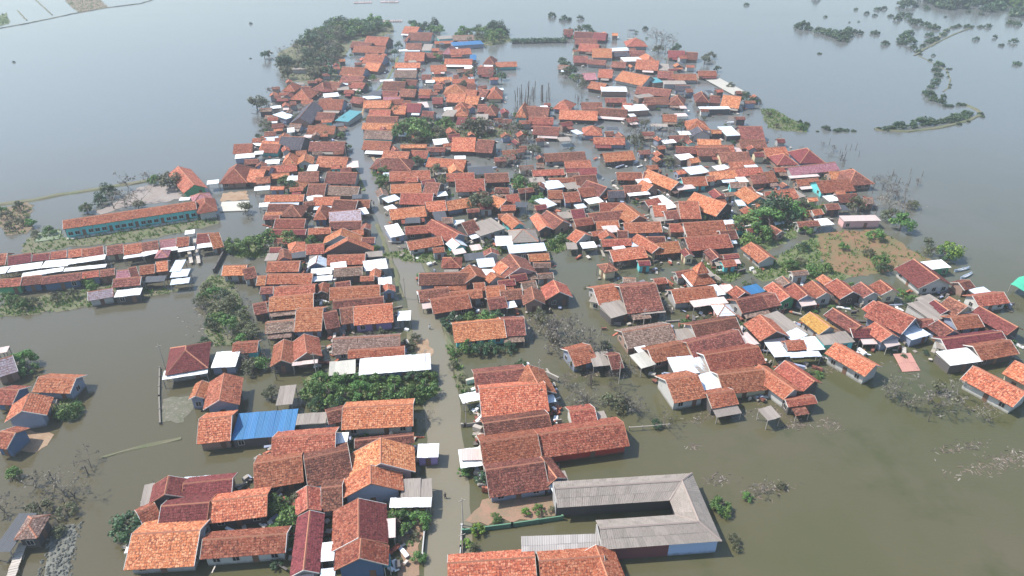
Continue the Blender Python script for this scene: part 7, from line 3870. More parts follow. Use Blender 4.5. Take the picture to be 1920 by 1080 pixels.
(-47.5, 73.0),
(-48.4, 83.7),
(-58.9, 69.8),
(-58.3, 73.0),
(-60.5, 81.0),
(-45.9, 82.9),
(-57.0, 71.6),
(-40.5, 72.3),
(-39.2, 78.8),
(-45.9, 71.6),
(-57.1, 71.2),
(-45.2, 71.9),
(-36.9, 75.4),
(-56.2, 82.0),
(-58.7, 73.6),
(-46.5, 70.3),
(-38.8, 74.2),
(-44.8, 83.9),
(-45.2, 84.8),
(-44.7, 66.8),
(-60.1, 76.1),
(-42.6, 74.2),
(-59.0, 73.3),
(-46.7, 69.7),
(-44.7, 81.1),
(-60.8, 81.9),
(-45.5, 84.1),
(-58.8, 70.5),
(-57.2, 70.4),
(-44.5, 80.3),
(-43.5, 80.5),
(-44.4, 71.7),
(-42.4, 72.9),
(-38.2, 75.1),
(-43.7, 71.7),
(-37.0, 78.2),
(-55.8, 82.1),
(-57.2, 68.1),
(-59.3, 73.1),
(-57.1, 67.0),
(-35.0, 67.2),
(-44.6, 81.7),
(-44.2, 84.6),
(-45.2, 81.7),
(-45.3, 72.2),
(-57.2, 72.0),
(-59.7, 80.9),
(-39.3, 74.3),
(-41.6, 73.7),
(-46.4, 82.7),
(-60.7, 78.7),
(-43.8, 73.3),
(-56.2, 77.2),
(-37.4, 73.1),
(-53.0, 83.2),
(-55.3, 76.6),
(-4.9, 84.1),
(8.9, 102.9),
(-5.8, 113.9),
(9.0, 95.9),
(-6.8, 97.8),
(8.8, 103.9),
(-6.6, 100.7),
(6.9, 101.1),
(-8.1, 110.6),
(6.3, 99.6),
(-5.7, 85.8),
(7.1, 109.6),
(-6.0, 99.0),
(7.9, 84.8),
(1.1, 114.2),
(-3.2, 114.8),
(8.2, 102.8),
(1.2, 114.2),
(-6.1, 94.1),
(-5.1, 112.8),
(8.1, 101.7),
(7.5, 108.6),
(-6.4, 113.8),
(-7.8, 105.6),
(-5.1, 113.7),
(5.8, 86.9),
(2.4, 113.8),
(8.8, 98.7),
(7.9, 86.3),
(-5.8, 99.9),
(-5.8, 93.7),
(-6.8, 102.0),
(8.7, 107.9),
(8.2, 98.6),
(-4.5, 82.4),
(4.0, 110.9),
(2.7, 115.0),
(9.0, 105.4),
(8.3, 102.7),
(6.8, 97.8),
(-6.4, 96.6),
(-2.7, 115.0),
(4.4, 112.0),
(-6.8, 99.8),
(-7.6, 108.4),
(-5.6, 93.3),
(-4.7, 83.6),
(8.0, 98.5),
(7.3, 103.7),
(4.1, 112.8),
(-7.0, 98.9),
(5.6, 86.7),
(-4.5, 81.7),
(-4.9, 98.0),
(8.7, 109.2),
(6.9, 103.1),
(-6.6, 93.0),
(-6.3, 91.2),
(-5.7, 94.6),
(8.1, 101.9),
(8.1, 101.8),
(-7.3, 113.6),
(-3.0, 113.2),
(2.5, 112.0),
(-1.8, 114.0),
(-6.5, 100.5),
(7.9, 98.7),
(-5.6, 85.6),
(-6.6, 103.0),
(-5.7, 96.0),
(8.2, 109.5),
(6.0, 112.6),
(8.7, 97.1),
(-5.1, 83.7),
(-8.1, 107.2),
(-8.0, 107.2),
(-5.8, 112.9),
(8.2, 111.7),
(7.2, 97.3),
(7.8, 113.1),
(3.4, 112.9),
(8.5, 86.0),
(8.2, 103.1),
(6.8, 86.7),
(-6.2, 95.0),
(6.6, 112.3),
(3.0, 111.9),
(8.7, 84.9),
(-6.1, 100.6),
(7.5, 108.1)]
PATCHES = [('earth_plot', 'earth', [(87.5, 177.47), (92.59, 179.51), (105.39, 180.54), (109.28, 172.52), (110.9, 165.32), (113.27, 158.86), (106.62, 152.76), (102.03, 157.44), (95.55, 155.49), (87.71, 153.3), (82.14, 156.6), (83.26, 167.77)]), ('grass_bank', 'grass', [(61.09, 156.04), (68.64, 162.34), (76.43, 168.4), (86.94, 176.8), (82.71, 161.75), (83.53, 156.6), (87.71, 153.3), (81.17, 150.63), (69.71, 152.76), (63.75, 151.16)]), ('grass_bank', 'grass', [(66.88, 189.9), (79.42, 196.43), (90.49, 199.63), (92.47, 193.7), (86.92, 180.89), (78.4, 174.14), (70.36, 167.77), (63.76, 167.77), (63.02, 177.47)]), ('mud_flat', 'mud', [(-127.39, 192.55), (-124.84, 199.63), (-122.82, 212.38), (-116.92, 214.17), (-109.98, 212.38), (-104.38, 202.91), (-110.59, 199.63), (-119.96, 196.43), (-124.66, 191.03)]), ('mud_bank', 'brownmud', [(-158.67, 194.87), (-153.32, 199.63), (-149.52, 198.02), (-146.48, 191.79), (-145.42, 187.31), (-141.47, 184.41), (-139.6, 178.14), (-144.8, 177.13), (-148.67, 181.59), (-150.9, 182.64)]), ('grass_bank', 'grassmud', [(-134.48, 167.16), (-137.6, 174.8), (-132.01, 181.59), (-127.68, 175.46), (-109.46, 182.64), (-89.85, 191.03), (-86.96, 184.41), (-100.23, 175.79), (-107.79, 172.52), (-121.55, 170.28), (-130.47, 165.32)]), ('mud_bank', 'grassmud', [(-123.42, 139.41), (-120.4, 141.79), (-109.75, 145.99), (-95.0, 152.76), (-91.49, 148.02), (-82.29, 146.75), (-86.83, 144.99), (-101.03, 139.41), (-106.52, 137.77), (-113.04, 135.94), (-120.35, 134.58)]), ('earth_bank', 'orange_earth', [(-92.12, 200.44), (-93.5, 207.13), (-86.47, 208.86), (-83.24, 202.08)]), ('grass_bank', 'grass', [(-77.15, 166.24), (-77.85, 172.52), (-69.56, 174.8), (-60.83, 176.13), (-57.84, 171.55), (-58.31, 166.54), (-66.32, 164.12), (-73.33, 163.52)]), ('rubble_bank', 'grassmud', [(-78.54, 148.02), (-77.94, 154.66), (-73.32, 153.3), (-66.85, 144.24), (-60.82, 133.69), (-58.08, 125.21), (-61.09, 123.6), (-65.64, 123.21), (-69.73, 129.35), (-71.34, 135.94), (-76.07, 143.01)]), ('mud_bank', 'orange_earth', [(-95.84, 96.03), (-90.22, 96.6), (-84.97, 95.6), (-84.76, 92.83), (-85.56, 91.21), (-89.49, 91.35), (-92.52, 90.81)]), ('grass_bank', 'grass', [(-89.31, 102.55), (-88.43, 105.07), (-85.06, 105.07), (-82.89, 102.55), (-82.95, 99.97), (-85.84, 98.93)]), ('yard', 'rubble', [(-66.4, 98.93), (-69.12, 105.71), (-64.52, 106.36), (-62.15, 105.71), (-62.38, 101.02), (-62.25, 98.93)]), ('grass_bank', 'grass', [(7.24, 174.14), (9.29, 180.2), (15.48, 180.2), (19.58, 177.47), (17.79, 170.28), (12.39, 166.54), (8.53, 168.4)]), ('road_verge', 'orange_earth', [(-22.06, 119.71), (-21.93, 125.21), (-19.05, 126.02), (-17.25, 122.22), (-17.47, 119.71)]), ('yard', 'brick_earth', [(-16.81, 65.62), (-17.25, 74.89), (-14.12, 77.57), (-14.23, 72.31), (-13.77, 65.44)]), ('yard', 'brick_earth', [(-7.56, 75.63), (-4.87, 79.79), (-2.23, 80.93), (7.18, 81.51), (7.98, 76.91), (0.0, 75.63)]), ('road_verge', 'grassmud', [(-14.62, 124.2), (-12.19, 123.21), (-10.32, 115.62), (-7.5, 107.83), (-8.4, 104.59), (-10.49, 107.83), (-12.79, 115.62)]), ('grass_bank', 'grass', [(-42.98, 111.72), (-40.06, 114.18), (-28.87, 113.83), (-16.1, 113.83), (-14.7, 107.01), (-17.79, 104.11), (-28.06, 103.02), (-38.26, 102.24), (-41.34, 106.19)]), ('mud_spit', 'grassmud', [(107.98, 297.76), (113.79, 297.76), (116.39, 285.03), (120.63, 275.21), (117.08, 267.24), (108.61, 268.54), (103.48, 272.51)]), ('earth_field', 'brownmud', [(-361.12, 596.3), (-331.96, 596.3), (-303.65, 554.15), (-308.18, 545.01), (-311.84, 529.67), (-330.93, 554.15)]), ('road_verge', 'grassmud', [(-49.26, 227.46), (-46.72, 228.97), (-34.92, 191.79), (-31.82, 180.89), (-34.71, 182.64), (-40.2, 201.67)]), ('grass_bank', 'grass', [(-37.59, 164.72), (-29.32, 167.77), (-8.98, 172.52), (0.0, 167.77), (-11.41, 161.75), (-25.6, 161.16)]), ('grass_bank', 'grassmud', [(-48.93, 282.88), (-24.62, 285.03), (2.18, 275.9), (0.0, 260.88), (-22.69, 258.41), (-40.23, 250.64), (-46.9, 265.95)]), ('grass_bank', 'grassmud', [(-132.95, 403.94), (-125.48, 460.05), (-80.45, 488.01), (-75.29, 460.05), (-96.17, 431.85), (-88.31, 351.5), (-108.31, 341.43), (-119.45, 362.09)]), ('mud_bank', 'grassmud', [(-34.71, 447.12), (-3.41, 463.39), (0.0, 434.83), (-12.59, 423.13), (-30.27, 428.91)]), ('grass_bank', 'grass', [(46.12, 157.44), (52.62, 161.16), (60.06, 162.34), (61.09, 156.04), (55.47, 150.63), (52.08, 153.3)]), ('mud_bank', 'grass', [(343.11, 596.3), (386.0, 596.3), (400.32, 578.25), (382.96, 549.55), (371.86, 558.82), (347.53, 573.28)]), ('mud_bank', 'grass', [(-364.47, 519.18), (-366.31, 531.81), (-339.11, 491.72), (-340.06, 480.74)]), ('earth_bank', 'rubble', [(-92.96, 348.42), (-86.74, 356.72), (-79.28, 346.4), (-82.49, 336.58), (-103.62, 338.51), (-105.7, 346.4)])]
DIKES = [('dike', [(-336.26, 473.66), (-328.95, 488.01), (-321.28, 509.06), (-315.69, 529.67), (-302.85, 554.15), (-287.65, 570.82), (-285.58, 588.44)], 0.8), ('dike', [(-363.53, 540.55), (-334.45, 503.16)], 0.6), ('dike', [(-378.37, 588.44), (-328.27, 523.33)], 0.6), ('dike', [(-160.84, 198.02), (-151.77, 201.26), (-145.68, 205.42), (-137.4, 209.29), (-129.1, 213.72), (-118.92, 218.77)], 1.6), ('dike', [(225.54, 398.73), (247.12, 423.13), (279.68, 456.76), (305.49, 480.74)], 0.8), ('dike', [(227.63, 398.73), (225.56, 365.37), (217.22, 346.4), (208.32, 331.85), (202.35, 325.42)], 0.5), ('dike', [(145.7, 270.52), (157.28, 267.89), (172.46, 272.51), (187.86, 280.75), (200.83, 290.9), (202.03, 297.76), (200.64, 305.71)], 1.2), ('dike', [(229.75, 406.58), (249.44, 424.56), (270.39, 455.13), (291.03, 480.74), (296.32, 480.74)], 0.9), ('dike', [(-73.16, 89.5), (-70.12, 91.08), (-66.1, 92.83), (-61.0, 94.62)], 0.5)]
ROAD = [(-9.64, 59.6), (-9.67, 65.62), (-10.04, 72.31), (-10.55, 78.67), (-11.39, 86.94), (-12.42, 94.9), (-14.13, 105.39), (-16.45, 117.46), (-19.16, 129.35), (-22.41, 143.01), (-27.02, 158.86), (-31.96, 174.14), (-37.39, 189.9), (-42.92, 205.85), (-49.21, 224.02), (-55.93, 242.13), (-61.72, 259.64), (-66.0, 275.9), (-68.61, 292.41), (-69.17, 309.82), (-67.76, 329.07), (-66.2, 350.47), (-65.97, 373.24), (-68.29, 403.94), (-73.4, 447.12)]
HALL = [(6.97, 78.53, 4.4), (27.8, 80.23, 4.4), (28.67, 71.93, 4.4), (13.25, 70.63, 4.4)]
HALL_EXT = [(1.43, 67.33, 2.5), (13.13, 68.37, 2.5), (13.35, 70.7, 3.1), (1.38, 70.21, 3.1)]
SCHOOL = (-110.93, 183.74, 0.389, 35.02, 5.71, 3.2, 4.63)
X_ = {'people': [(-11.13, 80.48), (-18.74, 129.99), (-43.13, 198.02)], 'boats': [(117.52, 156.88), (116.78, 153.57)], 'mosque': [(44.3, 144.17), (50.07, 145.43)], 'poles': [(-40.38, 112.77), (-8.64, 97.75), (-17.77, 113.83), (-26.05, 143.01), (4.12, 195.65), (-7.86, 74.89), (-7.46, 68.4), (-72.94, 115.62), (5.44, 110.35), (29.71, 129.35), (-44.6, 221.61), (-59.52, 236.72), (21.75, 110.35)], 'gwall': [(-7.76, 73.33), (-4.66, 73.84), (0.0, 74.57), (8.1, 76.05)], 'swall': [(-73.91, 115.26), (-70.07, 106.19), (-66.51, 98.48)], 'cwall': [(-79.68, 173.49), (-78.28, 165.32), (-77.27, 155.49)], 'rwall': [(-14.0, 81.51), (-13.94, 77.57), (-13.83, 73.33), (-13.68, 68.88)], 'r2wall': [(-7.99, 74.36), (-7.91, 70.33), (-7.88, 67.27)], 'fence': [(-9.44, 97.75), (-8.84, 97.75), (-5.55, 98.48)], 'walks': [[(-91.56, 173.49), (-84.76, 159.72)], [(-90.1, 175.13), (-82.67, 159.43)]], 'board': [(-75.69, 71.11), (-74.95, 68.4), (-73.7, 64.54)], 'cause': [(-71.3, 74.89), (-70.47, 72.31), (-69.11, 68.4), (-66.98, 62.96)], 'rail': [(21.73, 96.6), (29.58, 97.46)], 'debris': [((84.18, 87.58), 9, 2.2, 0.3), ((89.0, 89.76), 6, 2, 0.3), ((81.76, 92.15), 7, 1.6, 0.2), ((49.54, 101.94), 5, 2.5, 0.1), ((60.1, 98.34), 3.4, 2.2, 0.8), ((36.79, 100.42), 5, 2, 0.3), ((83.22, 115.99), 4, 3, 0.2), ((32.96, 92.42), 1.8, 1, 0.4), ((53.24, 97.75), 4, 1, 0.1), ((43.45, 82.68), 5, 2, 0.2), ((69.02, 115.62), 5, 1.4, 0.2), ((-69.51, 133.69), 6, 8, 0.2), ((33.19, 125.21), 3, 2, 0.2), ((35.31, 84.48), 4, 1.5, 0.1), ((117.11, 202.91), 5, 3, 0.2), ((123.02, 197.62), 5, 3, 0.2), ((26.93, 115.62), 3, 2, 0.2), ((-18.47, 145.49), 3, 4, 0.2), ((54.76, 99.22), 3, 1.5, 0.2), ((92.95, 103.8), 6, 2, 0.2), ((95.24, 186.22), 6, 3, 0.2), ((15.55, 113.83), 5, 2, 0.1), ((-72.7, 140.59), 5, 6, 0.2), ((43.01, 100.72), 3, 1.5, 0.2)], 'pens': [(-95.91, 578.25), (-116.3, 575.76), (-82.12, 499.29)], 'hedge': [(0.0, 428.91), (15.98, 430.38), (32.7, 431.85)], 'slab': [(-80.72, 193.32), (-89.27, 192.55), (-91.16, 199.63), (-82.71, 200.44)], 'terrace': [(-133.84, 172.52), (-128.04, 174.47), (-130.62, 180.2), (-136.23, 178.14)], 'sunk': [(81.45, 114.18), (85.42, 114.54), (85.91, 120.09), (81.93, 119.71)], 'tarp': [(122.71, 145.99), (123.8, 139.41), (129.56, 148.02), (127.35, 149.84)]}
MARKS2 = [('the grey U-shaped hall', (20.13, 78.12)), ('the long turquoise school', (-111.81, 182.64)), ('the tiered mosque roof', (48.7, 150.63)), ('the red earth plot', (97.53, 166.24)), ('the square far pond', (8.81, 391.14)), ('the sunken rusty roof', (84.1, 117.09)), ('the green tarpaulin', (124.26, 144.24)), ('the pole grove', (9.61, 309.82)), ('the wading person', (-11.13, 80.48)), ('the school mudflat', (-117.49, 203.74)), ('the green yard wall', (0.0, 74.57)), ('the curved mangrove spit', (186.82, 282.88)), ('the far forked dike', (231.15, 403.94)), ('the far green bank', (364.08, 573.28)), ('the long mangrove islet', (198.37, 447.12)), ('the thin sandbar', (216.69, 346.4)), ('the western shore grove', (-117.49, 391.14)), ('the boardwalk by the hut', (-74.95, 68.4))]

# ---------------------------------------------------------------- materials
def mat(name):
    m = bpy.data.materials.new(name); m.use_nodes = True
    return m, m.node_tree.nodes, m.node_tree.links, m.node_tree.nodes['Principled BSDF']
def N(n, t, **kw):
    x = n.new('ShaderNode' + t)
    for k, v in kw.items():
        if k.startswith('i_'): x.inputs[k[2:].replace('_', ' ')].default_value = v
        else: setattr(x, k, v)
    return x
def rgb(c): return (c[0], c[1], c[2], 1)
def mix(n, l, fac, a, b, blend='MIX'):
    x = n.new('ShaderNodeMix'); x.data_type = 'RGBA'; x.blend_type = blend
    for s, v in ((x.inputs[0], fac), (x.inputs[6], a), (x.inputs[7], b)):
        if isinstance(v, bpy.types.NodeSocket): l.new(v, s)
        elif isinstance(v, (int, float)): s.default_value = v
        else: s.default_value = rgb(v)
    return x.outputs[2]
def ramp(n, l, src, a, b):
    x = n.new('ShaderNodeMapRange'); x.inputs[1].default_value = a; x.inputs[2].default_value = b
    x.interpolation_type = 'SMOOTHSTEP'; l.new(src, x.inputs[0]); return x.outputs[0]
def noise(n, l, vec, scale, detail=4, rough=.6):
    x = N(n, 'TexNoise'); x.inputs['Scale'].default_value = scale; x.inputs['Detail'].default_value = detail
    x.inputs['Roughness'].default_value = rough
    if vec is not None: l.new(vec, x.inputs['Vector'])
    return x.outputs[0]
def objvec(n, l):
    """Object coordinates shifted by the thing's own random number, so no two roofs share a pattern."""
    tc = N(n, 'TexCoord'); oi = N(n, 'ObjectInfo')
    ml = N(n, 'VectorMath', operation='MULTIPLY_ADD'); cb = N(n, 'CombineXYZ')
    l.new(oi.outputs['Random'], cb.inputs[0]); l.new(oi.outputs['Random'], cb.inputs[1])
    l.new(cb.outputs[0], ml.inputs[0]); ml.inputs[1].default_value = (60, 90, 0); l.new(tc.outputs['Object'], ml.inputs[2])
    return ml.outputs[0], oi.outputs['Random'], tc.outputs['Object']
def hsv(n, l, col, rnd, v0, v1, h0=.497, h1=.503):
    x = N(n, 'HueSaturation'); a = N(n, 'MapRange'); a.inputs[3].default_value = v0; a.inputs[4].default_value = v1
    l.new(rnd, a.inputs[0]); l.new(a.outputs[0], x.inputs['Value'])
    fr = N(n, 'Math', operation='FRACT'); mu = N(n, 'Math', operation='MULTIPLY'); mu.inputs[1].default_value = 7.13
    l.new(rnd, mu.inputs[0]); l.new(mu.outputs[0], fr.inputs[0])
    b = N(n, 'MapRange'); b.inputs[3].default_value = h0; b.inputs[4].default_value = h1
    l.new(fr.outputs[0], b.inputs[0]); l.new(b.outputs[0], x.inputs['Hue']); l.new(col, x.inputs['Color'])
    return x.outputs[0]
def m_tile(name, base, light, dark, moss):
    m, n, l, p = mat(name)
    v, rnd, o = objvec(n, l); g = N(n, 'NewGeometry')
    vo = N(n, 'TexVoronoi'); vo.inputs['Scale'].default_value = 2.6; l.new(v, vo.inputs['Vector'])
    wn_ = N(n, 'TexWhiteNoise', noise_dimensions='3D'); l.new(vo.outputs['Color'], wn_.inputs[0])
    ri = N(n, 'Math', operation='ADD'); l.new(g.outputs['Random Per Island'], ri.inputs[0]); l.new(wn_.outputs[0], ri.inputs[1])
    fr = N(n, 'Math', operation='FRACT'); l.new(ri.outputs[0], fr.inputs[0])
    c = mix(n, l, ramp(n, l, fr.outputs[0], .55, 1.0), base, light)
    c = mix(n, l, ramp(n, l, fr.outputs[0], .34, .0), c, dark)
    pt = ramp(n, l, noise(n, l, v, .45, 5, .7), .62 - moss * .35, .95 - moss * .35)
    pm = N(n, 'Math', operation='MULTIPLY'); l.new(pt, pm.inputs[0]); pm.inputs[1].default_value = .85
    c = mix(n, l, pm.outputs[0], c, dark)
    c = mix(n, l, ramp(n, l, noise(n, l, v, 2.2, 4, .8), .52, .67), c, dark)
    c = mix(n, l, ramp(n, l, noise(n, l, v, 1.9, 4, .8), .47, .35), c, light)
    c = mix(n, l, ramp(n, l, noise(n, l, v, 3.2, 3), .58, .8), c, tuple(x * .4 for x in dark))
    c = hsv(n, l, c, rnd, .66, 1.2, .493, .509)
    l.new(c, p.inputs['Base Color']); p.inputs['Roughness'].default_value = .85; p.inputs['Specular IOR Level'].default_value = .22
    bp = N(n, 'Bump'); bp.inputs['Strength'].default_value = .5; bp.inputs['Distance'].default_value = .06
    l.new(noise(n, l, v, 9, 3), bp.inputs['Height']); l.new(bp.outputs[0], p.inputs['Normal'])
    return m
def m_flat(name, c, rough=.7, var=.12, scale=2., dirt=(.1, .08, .06), da=.35, metal=0., streak=False, water=False):
    m, n, l, p = mat(name); v, rnd, o = objvec(n, l)
    vec = v
    if streak:
        mp = N(n, 'Mapping'); mp.inputs['Scale'].default_value = (3.0, .35, 1); l.new(v, mp.inputs['Vector']); vec = mp.outputs[0]
    f = ramp(n, l, noise(n, l, vec, scale * .4, 6, .7), .52, .86)
    fm = N(n, 'Math', operation='MULTIPLY'); l.new(f, fm.inputs[0]); fm.inputs[1].default_value = da
    col = mix(n, l, fm.outputs[0], c, dirt)
    col = mix(n, l, ramp(n, l, noise(n, l, vec, scale * 3, 3), .45, .9), col, tuple(x * (1 - var * 2) for x in c))
    if water:   # tide line and damp plaster low on the wall
        sx = N(n, 'SeparateXYZ'); l.new(o, sx.inputs[0])
        ad = N(n, 'Math', operation='MULTIPLY_ADD'); ad.inputs[1].default_value = .9; l.new(noise(n, l, v, 1.2), ad.inputs[0]); l.new(sx.outputs[2], ad.inputs[2])
        wl = ramp(n, l, ad.outputs[0], 1.15, .45); w2 = N(n, 'Math', operation='MULTIPLY'); l.new(wl, w2.inputs[0]); w2.inputs[1].default_value = .7
        col = mix(n, l, w2.outputs[0], col, (.10, .085, .055))
    col = hsv(n, l, col, rnd, .85, 1.1)
    l.new(col, p.inputs['Base Color']); p.inputs['Roughness'].default_value = rough; p.inputs['Metallic'].default_value = metal
    bp = N(n, 'Bump'); bp.inputs['Strength'].default_value = .25; bp.inputs['Distance'].default_value = .05
    l.new(noise(n, l, vec, scale * 4, 3), bp.inputs['Height']); l.new(bp.outputs[0], p.inputs['Normal'])
    return m
TILE = {
 'o': m_tile('orange_tile', (.385, .112, .052), (.51, .23, .13), (.165, .05, .032), .2),
 'r': m_tile('red_tile', (.27, .072, .041), (.40, .16, .10), (.105, .034, .025), .42),
 'd': m_tile('dark_red_tile', (.16, .05, .035), (.29, .12, .085), (.062, .027, .022), .58),
 'm': m_tile('maroon_tile', (.155, .034, .036), (.21, .06, .055), (.07, .02, .02), .3),
 'b': m_tile('brown_tile', (.17, .105, .08), (.28, .2, .16), (.07, .045, .035), .5),
 'p': m_tile('mauve_tile', (.33, .13, .145), (.42, .22, .24), (.2, .09, .1), .1),
 'k': m_tile('charcoal_tile', (.055, .05, .06), (.09, .085, .1), (.025, .025, .03), .2),
 'v': m_tile('rusted_lavender_sheet', (.33, .27, .30), (.42, .37, .42), (.24, .13, .10), .2),
 'y': m_tile('ochre_tile', (.42, .215, .05), (.5, .3, .09), (.27, .13, .04), .1),
}
SHEET = {
 'w': m_flat('white_sheet', (.66, .67, .67), .5, .08, 1.6, (.30, .25, .20), .75, streak=True),
 's': m_flat('pale_blue_sheet', (.50, .56, .62), .4, .06, 1.4, (.3, .28, .27), .5, streak=True),
 'g': m_flat('grey_asbestos_sheet', (.25, .215, .185), .9, .35, 1.6, (.085, .064, .045), 1., streak=True),
 'B': m_flat('blue_sheet', (.018, .125, .28), .55, .25, 2, (.09, .12, .17), .8, streak=True),
 't': m_flat('teal_sheet', (.07, .24, .27), .5, .1, 2),
 'k': m_flat('dark_sheet', (.05, .055, .065), .7, .1, 2),
 'v': m_flat('rusty_sheet', (.5, .4, .37), .7, .15, 3, (.3, .11, .06), .9, streak=True),
 'c': m_flat('concrete', (.4, .38, .33), .9, .1, 1.5, (.16, .14, .11), .6),
 'G': m_flat('green_sheet', (.03, .33, .18), .5, .1, 2),
}
for k_ in TILE: SHEET.setdefault(k_, TILE[k_])
for k_ in SHEET: TILE.setdefault(k_, SHEET[k_])
def wall_m(n_, c): return m_flat(n_, c, .85, .06, 1.6, (.16, .14, .11), .55, water=True)
WALL = {'w': wall_m('white_plaster', (.46, .45, .42)), 's': wall_m('blue_grey_plaster', (.23, .26, .34)), 't': wall_m('turquoise_plaster', (.13, .56, .56)),
 'b': wall_m('bare_brick', (.27, .17, .13)), 'k': wall_m('dark_boards', (.085, .075, .07)), 'B': wall_m('blue_plaster', (.075, .13, .22)),
 'G': wall_m('green_plaster', (.08, .30, .14)), 'y': wall_m('cream_plaster', (.6, .52, .34)), 'm': wall_m('mauve_plaster', (.34, .24, .46)),
 'p': wall_m('pink_plaster', (.55, .33, .32)), 'R': wall_m('red_paint', (.5, .05, .03)), 'g': wall_m('grey_render', (.33, .32, .31))}
M_cap = m_flat('ridge_mortar', (.40, .17, .10), .9, .12, 4, (.2, .09, .06), .6)
M_board = m_flat('weathered_board', (.42, .37, .32), .8, .1, 3)
M_frame = m_flat('painted_frame', (.42, .38, .33), .6)
M_drift = m_flat('driftwood', (.075, .06, .045), .9, .2, 4)
M_door = m_flat('door_wood', (.17, .09, .055), .6)
M_post = m_flat('post_wood', (.30, .27, .23), .8)
mg, n_, l_, p_ = mat('window_glass'); p_.inputs['Base Color'].default_value = (.02, .025, .03, 1); p_.inputs['Roughness'].default_value = .08
M_glass = mg
def m_leaf(name, a, b, c):
    m, n, l, p = mat(name); g = N(n, 'NewGeometry'); oi = N(n, 'ObjectInfo')
    col = mix(n, l, ramp(n, l, g.outputs['Random Per Island'], .15, .85), a, b)
    col = mix(n, l, ramp(n, l, g.outputs['Random Per Island'], .9, 1.), col, c)
    col = hsv(n, l, col, oi.outputs['Random'], .75, 1.3, .48, .52)
    l.new(col, p.inputs['Base Color']); p.inputs['Roughness'].default_value = .6
    tr = N(n, 'BsdfTranslucent'); l.new(col, tr.inputs[0]); ms = N(n, 'MixShader'); ms.inputs[0].default_value = .25
    l.new(p.outputs[0], ms.inputs[1]); l.new(tr.outputs[0], ms.inputs[2]); l.new(ms.outputs[0], n['Material Output'].inputs[0])
    return m
LEAF = {'L': m_leaf('leaf_green', (.05, .115, .024), (.12, .225, .05), (.2, .28, .08)), 'K': m_leaf('leaf_dark', (.026, .07, .03), (.06, .125, .05), (.11, .16, .07)),
 'O': m_leaf('leaf_olive', (.065, .075, .035), (.13, .14, .07), (.2, .2, .11)), 'Y': m_leaf('leaf_bright', (.09, .18, .02), (.2, .30, .045), (.3, .36, .08)),
 'M': m_leaf('leaf_mangrove', (.035, .072, .032), (.07, .12, .05), (.12, .16, .07)), 'B': m_leaf('dry_twig', (.12, .105, .085), (.21, .19, .165), (.17, .18, .1)),
 'P': m_leaf('dead_bark', (.12, .10, .08), (.2, .17, .14), (.25, .22, .2))}
M_bark = m_flat('bark', (.14, .11, .085), .9, .2, 5)
def m_ground(name, a, b, c, sc=.35, rough=.9, fine=3.):
    m, n, l, p = mat(name); tc = N(n, 'TexCoord'); v = tc.outputs['Object']
    col = mix(n, l, ramp(n, l, noise(n, l, v, sc, 6, .7), .35, .65), a, b)
    col = mix(n, l, ramp(n, l, noise(n, l, v, fine, 4, .7), .5, .72), col, c)
    l.new(col, p.inputs['Base Color']); p.inputs['Roughness'].default_value = rough
    bp = N(n, 'Bump'); bp.inputs['Strength'].default_value = .6; bp.inputs['Distance'].default_value = .12
    l.new(noise(n, l, v, fine, 5), bp.inputs['Height']); l.new(bp.outputs[0], p.inputs['Normal'])
    return m
GR = {'earth': m_ground('red_earth', (.20, .10, .055), (.12, .105, .045), (.075, .10, .03), .13), 'grass': m_ground('grass_ground', (.075, .105, .035), (.13, .14, .06), (.17, .15, .10), .22),
 'mud': m_ground('pale_mud', (.20, .165, .145), (.25, .215, .195), (.11, .10, .075), .12), 'brownmud': m_ground('brown_mud', (.17, .11, .07), (.13, .10, .06), (.09, .09, .045), .2),
 'grassmud': m_ground('marsh_ground', (.115, .105, .06), (.085, .10, .042), (.15, .13, .09), .25), 'orange_earth': m_ground('orange_earth', (.24, .15, .085), (.30, .21, .14), (.16, .12, .075), .4),
 'rubble': m_ground('rubble_ground', (.125, .112, .085), (.08, .085, .05), (.2, .18, .15), .5, .9, 1.6), 'brick_earth': m_ground('brick_earth', (.26, .15, .10), (.19, .135, .085), (.16, .14, .09), .4),
 'stone': m_ground('causeway_stone', (.11, .11, .09), (.15, .15, .13), (.07, .075, .055), .6, .9, 1.8)}
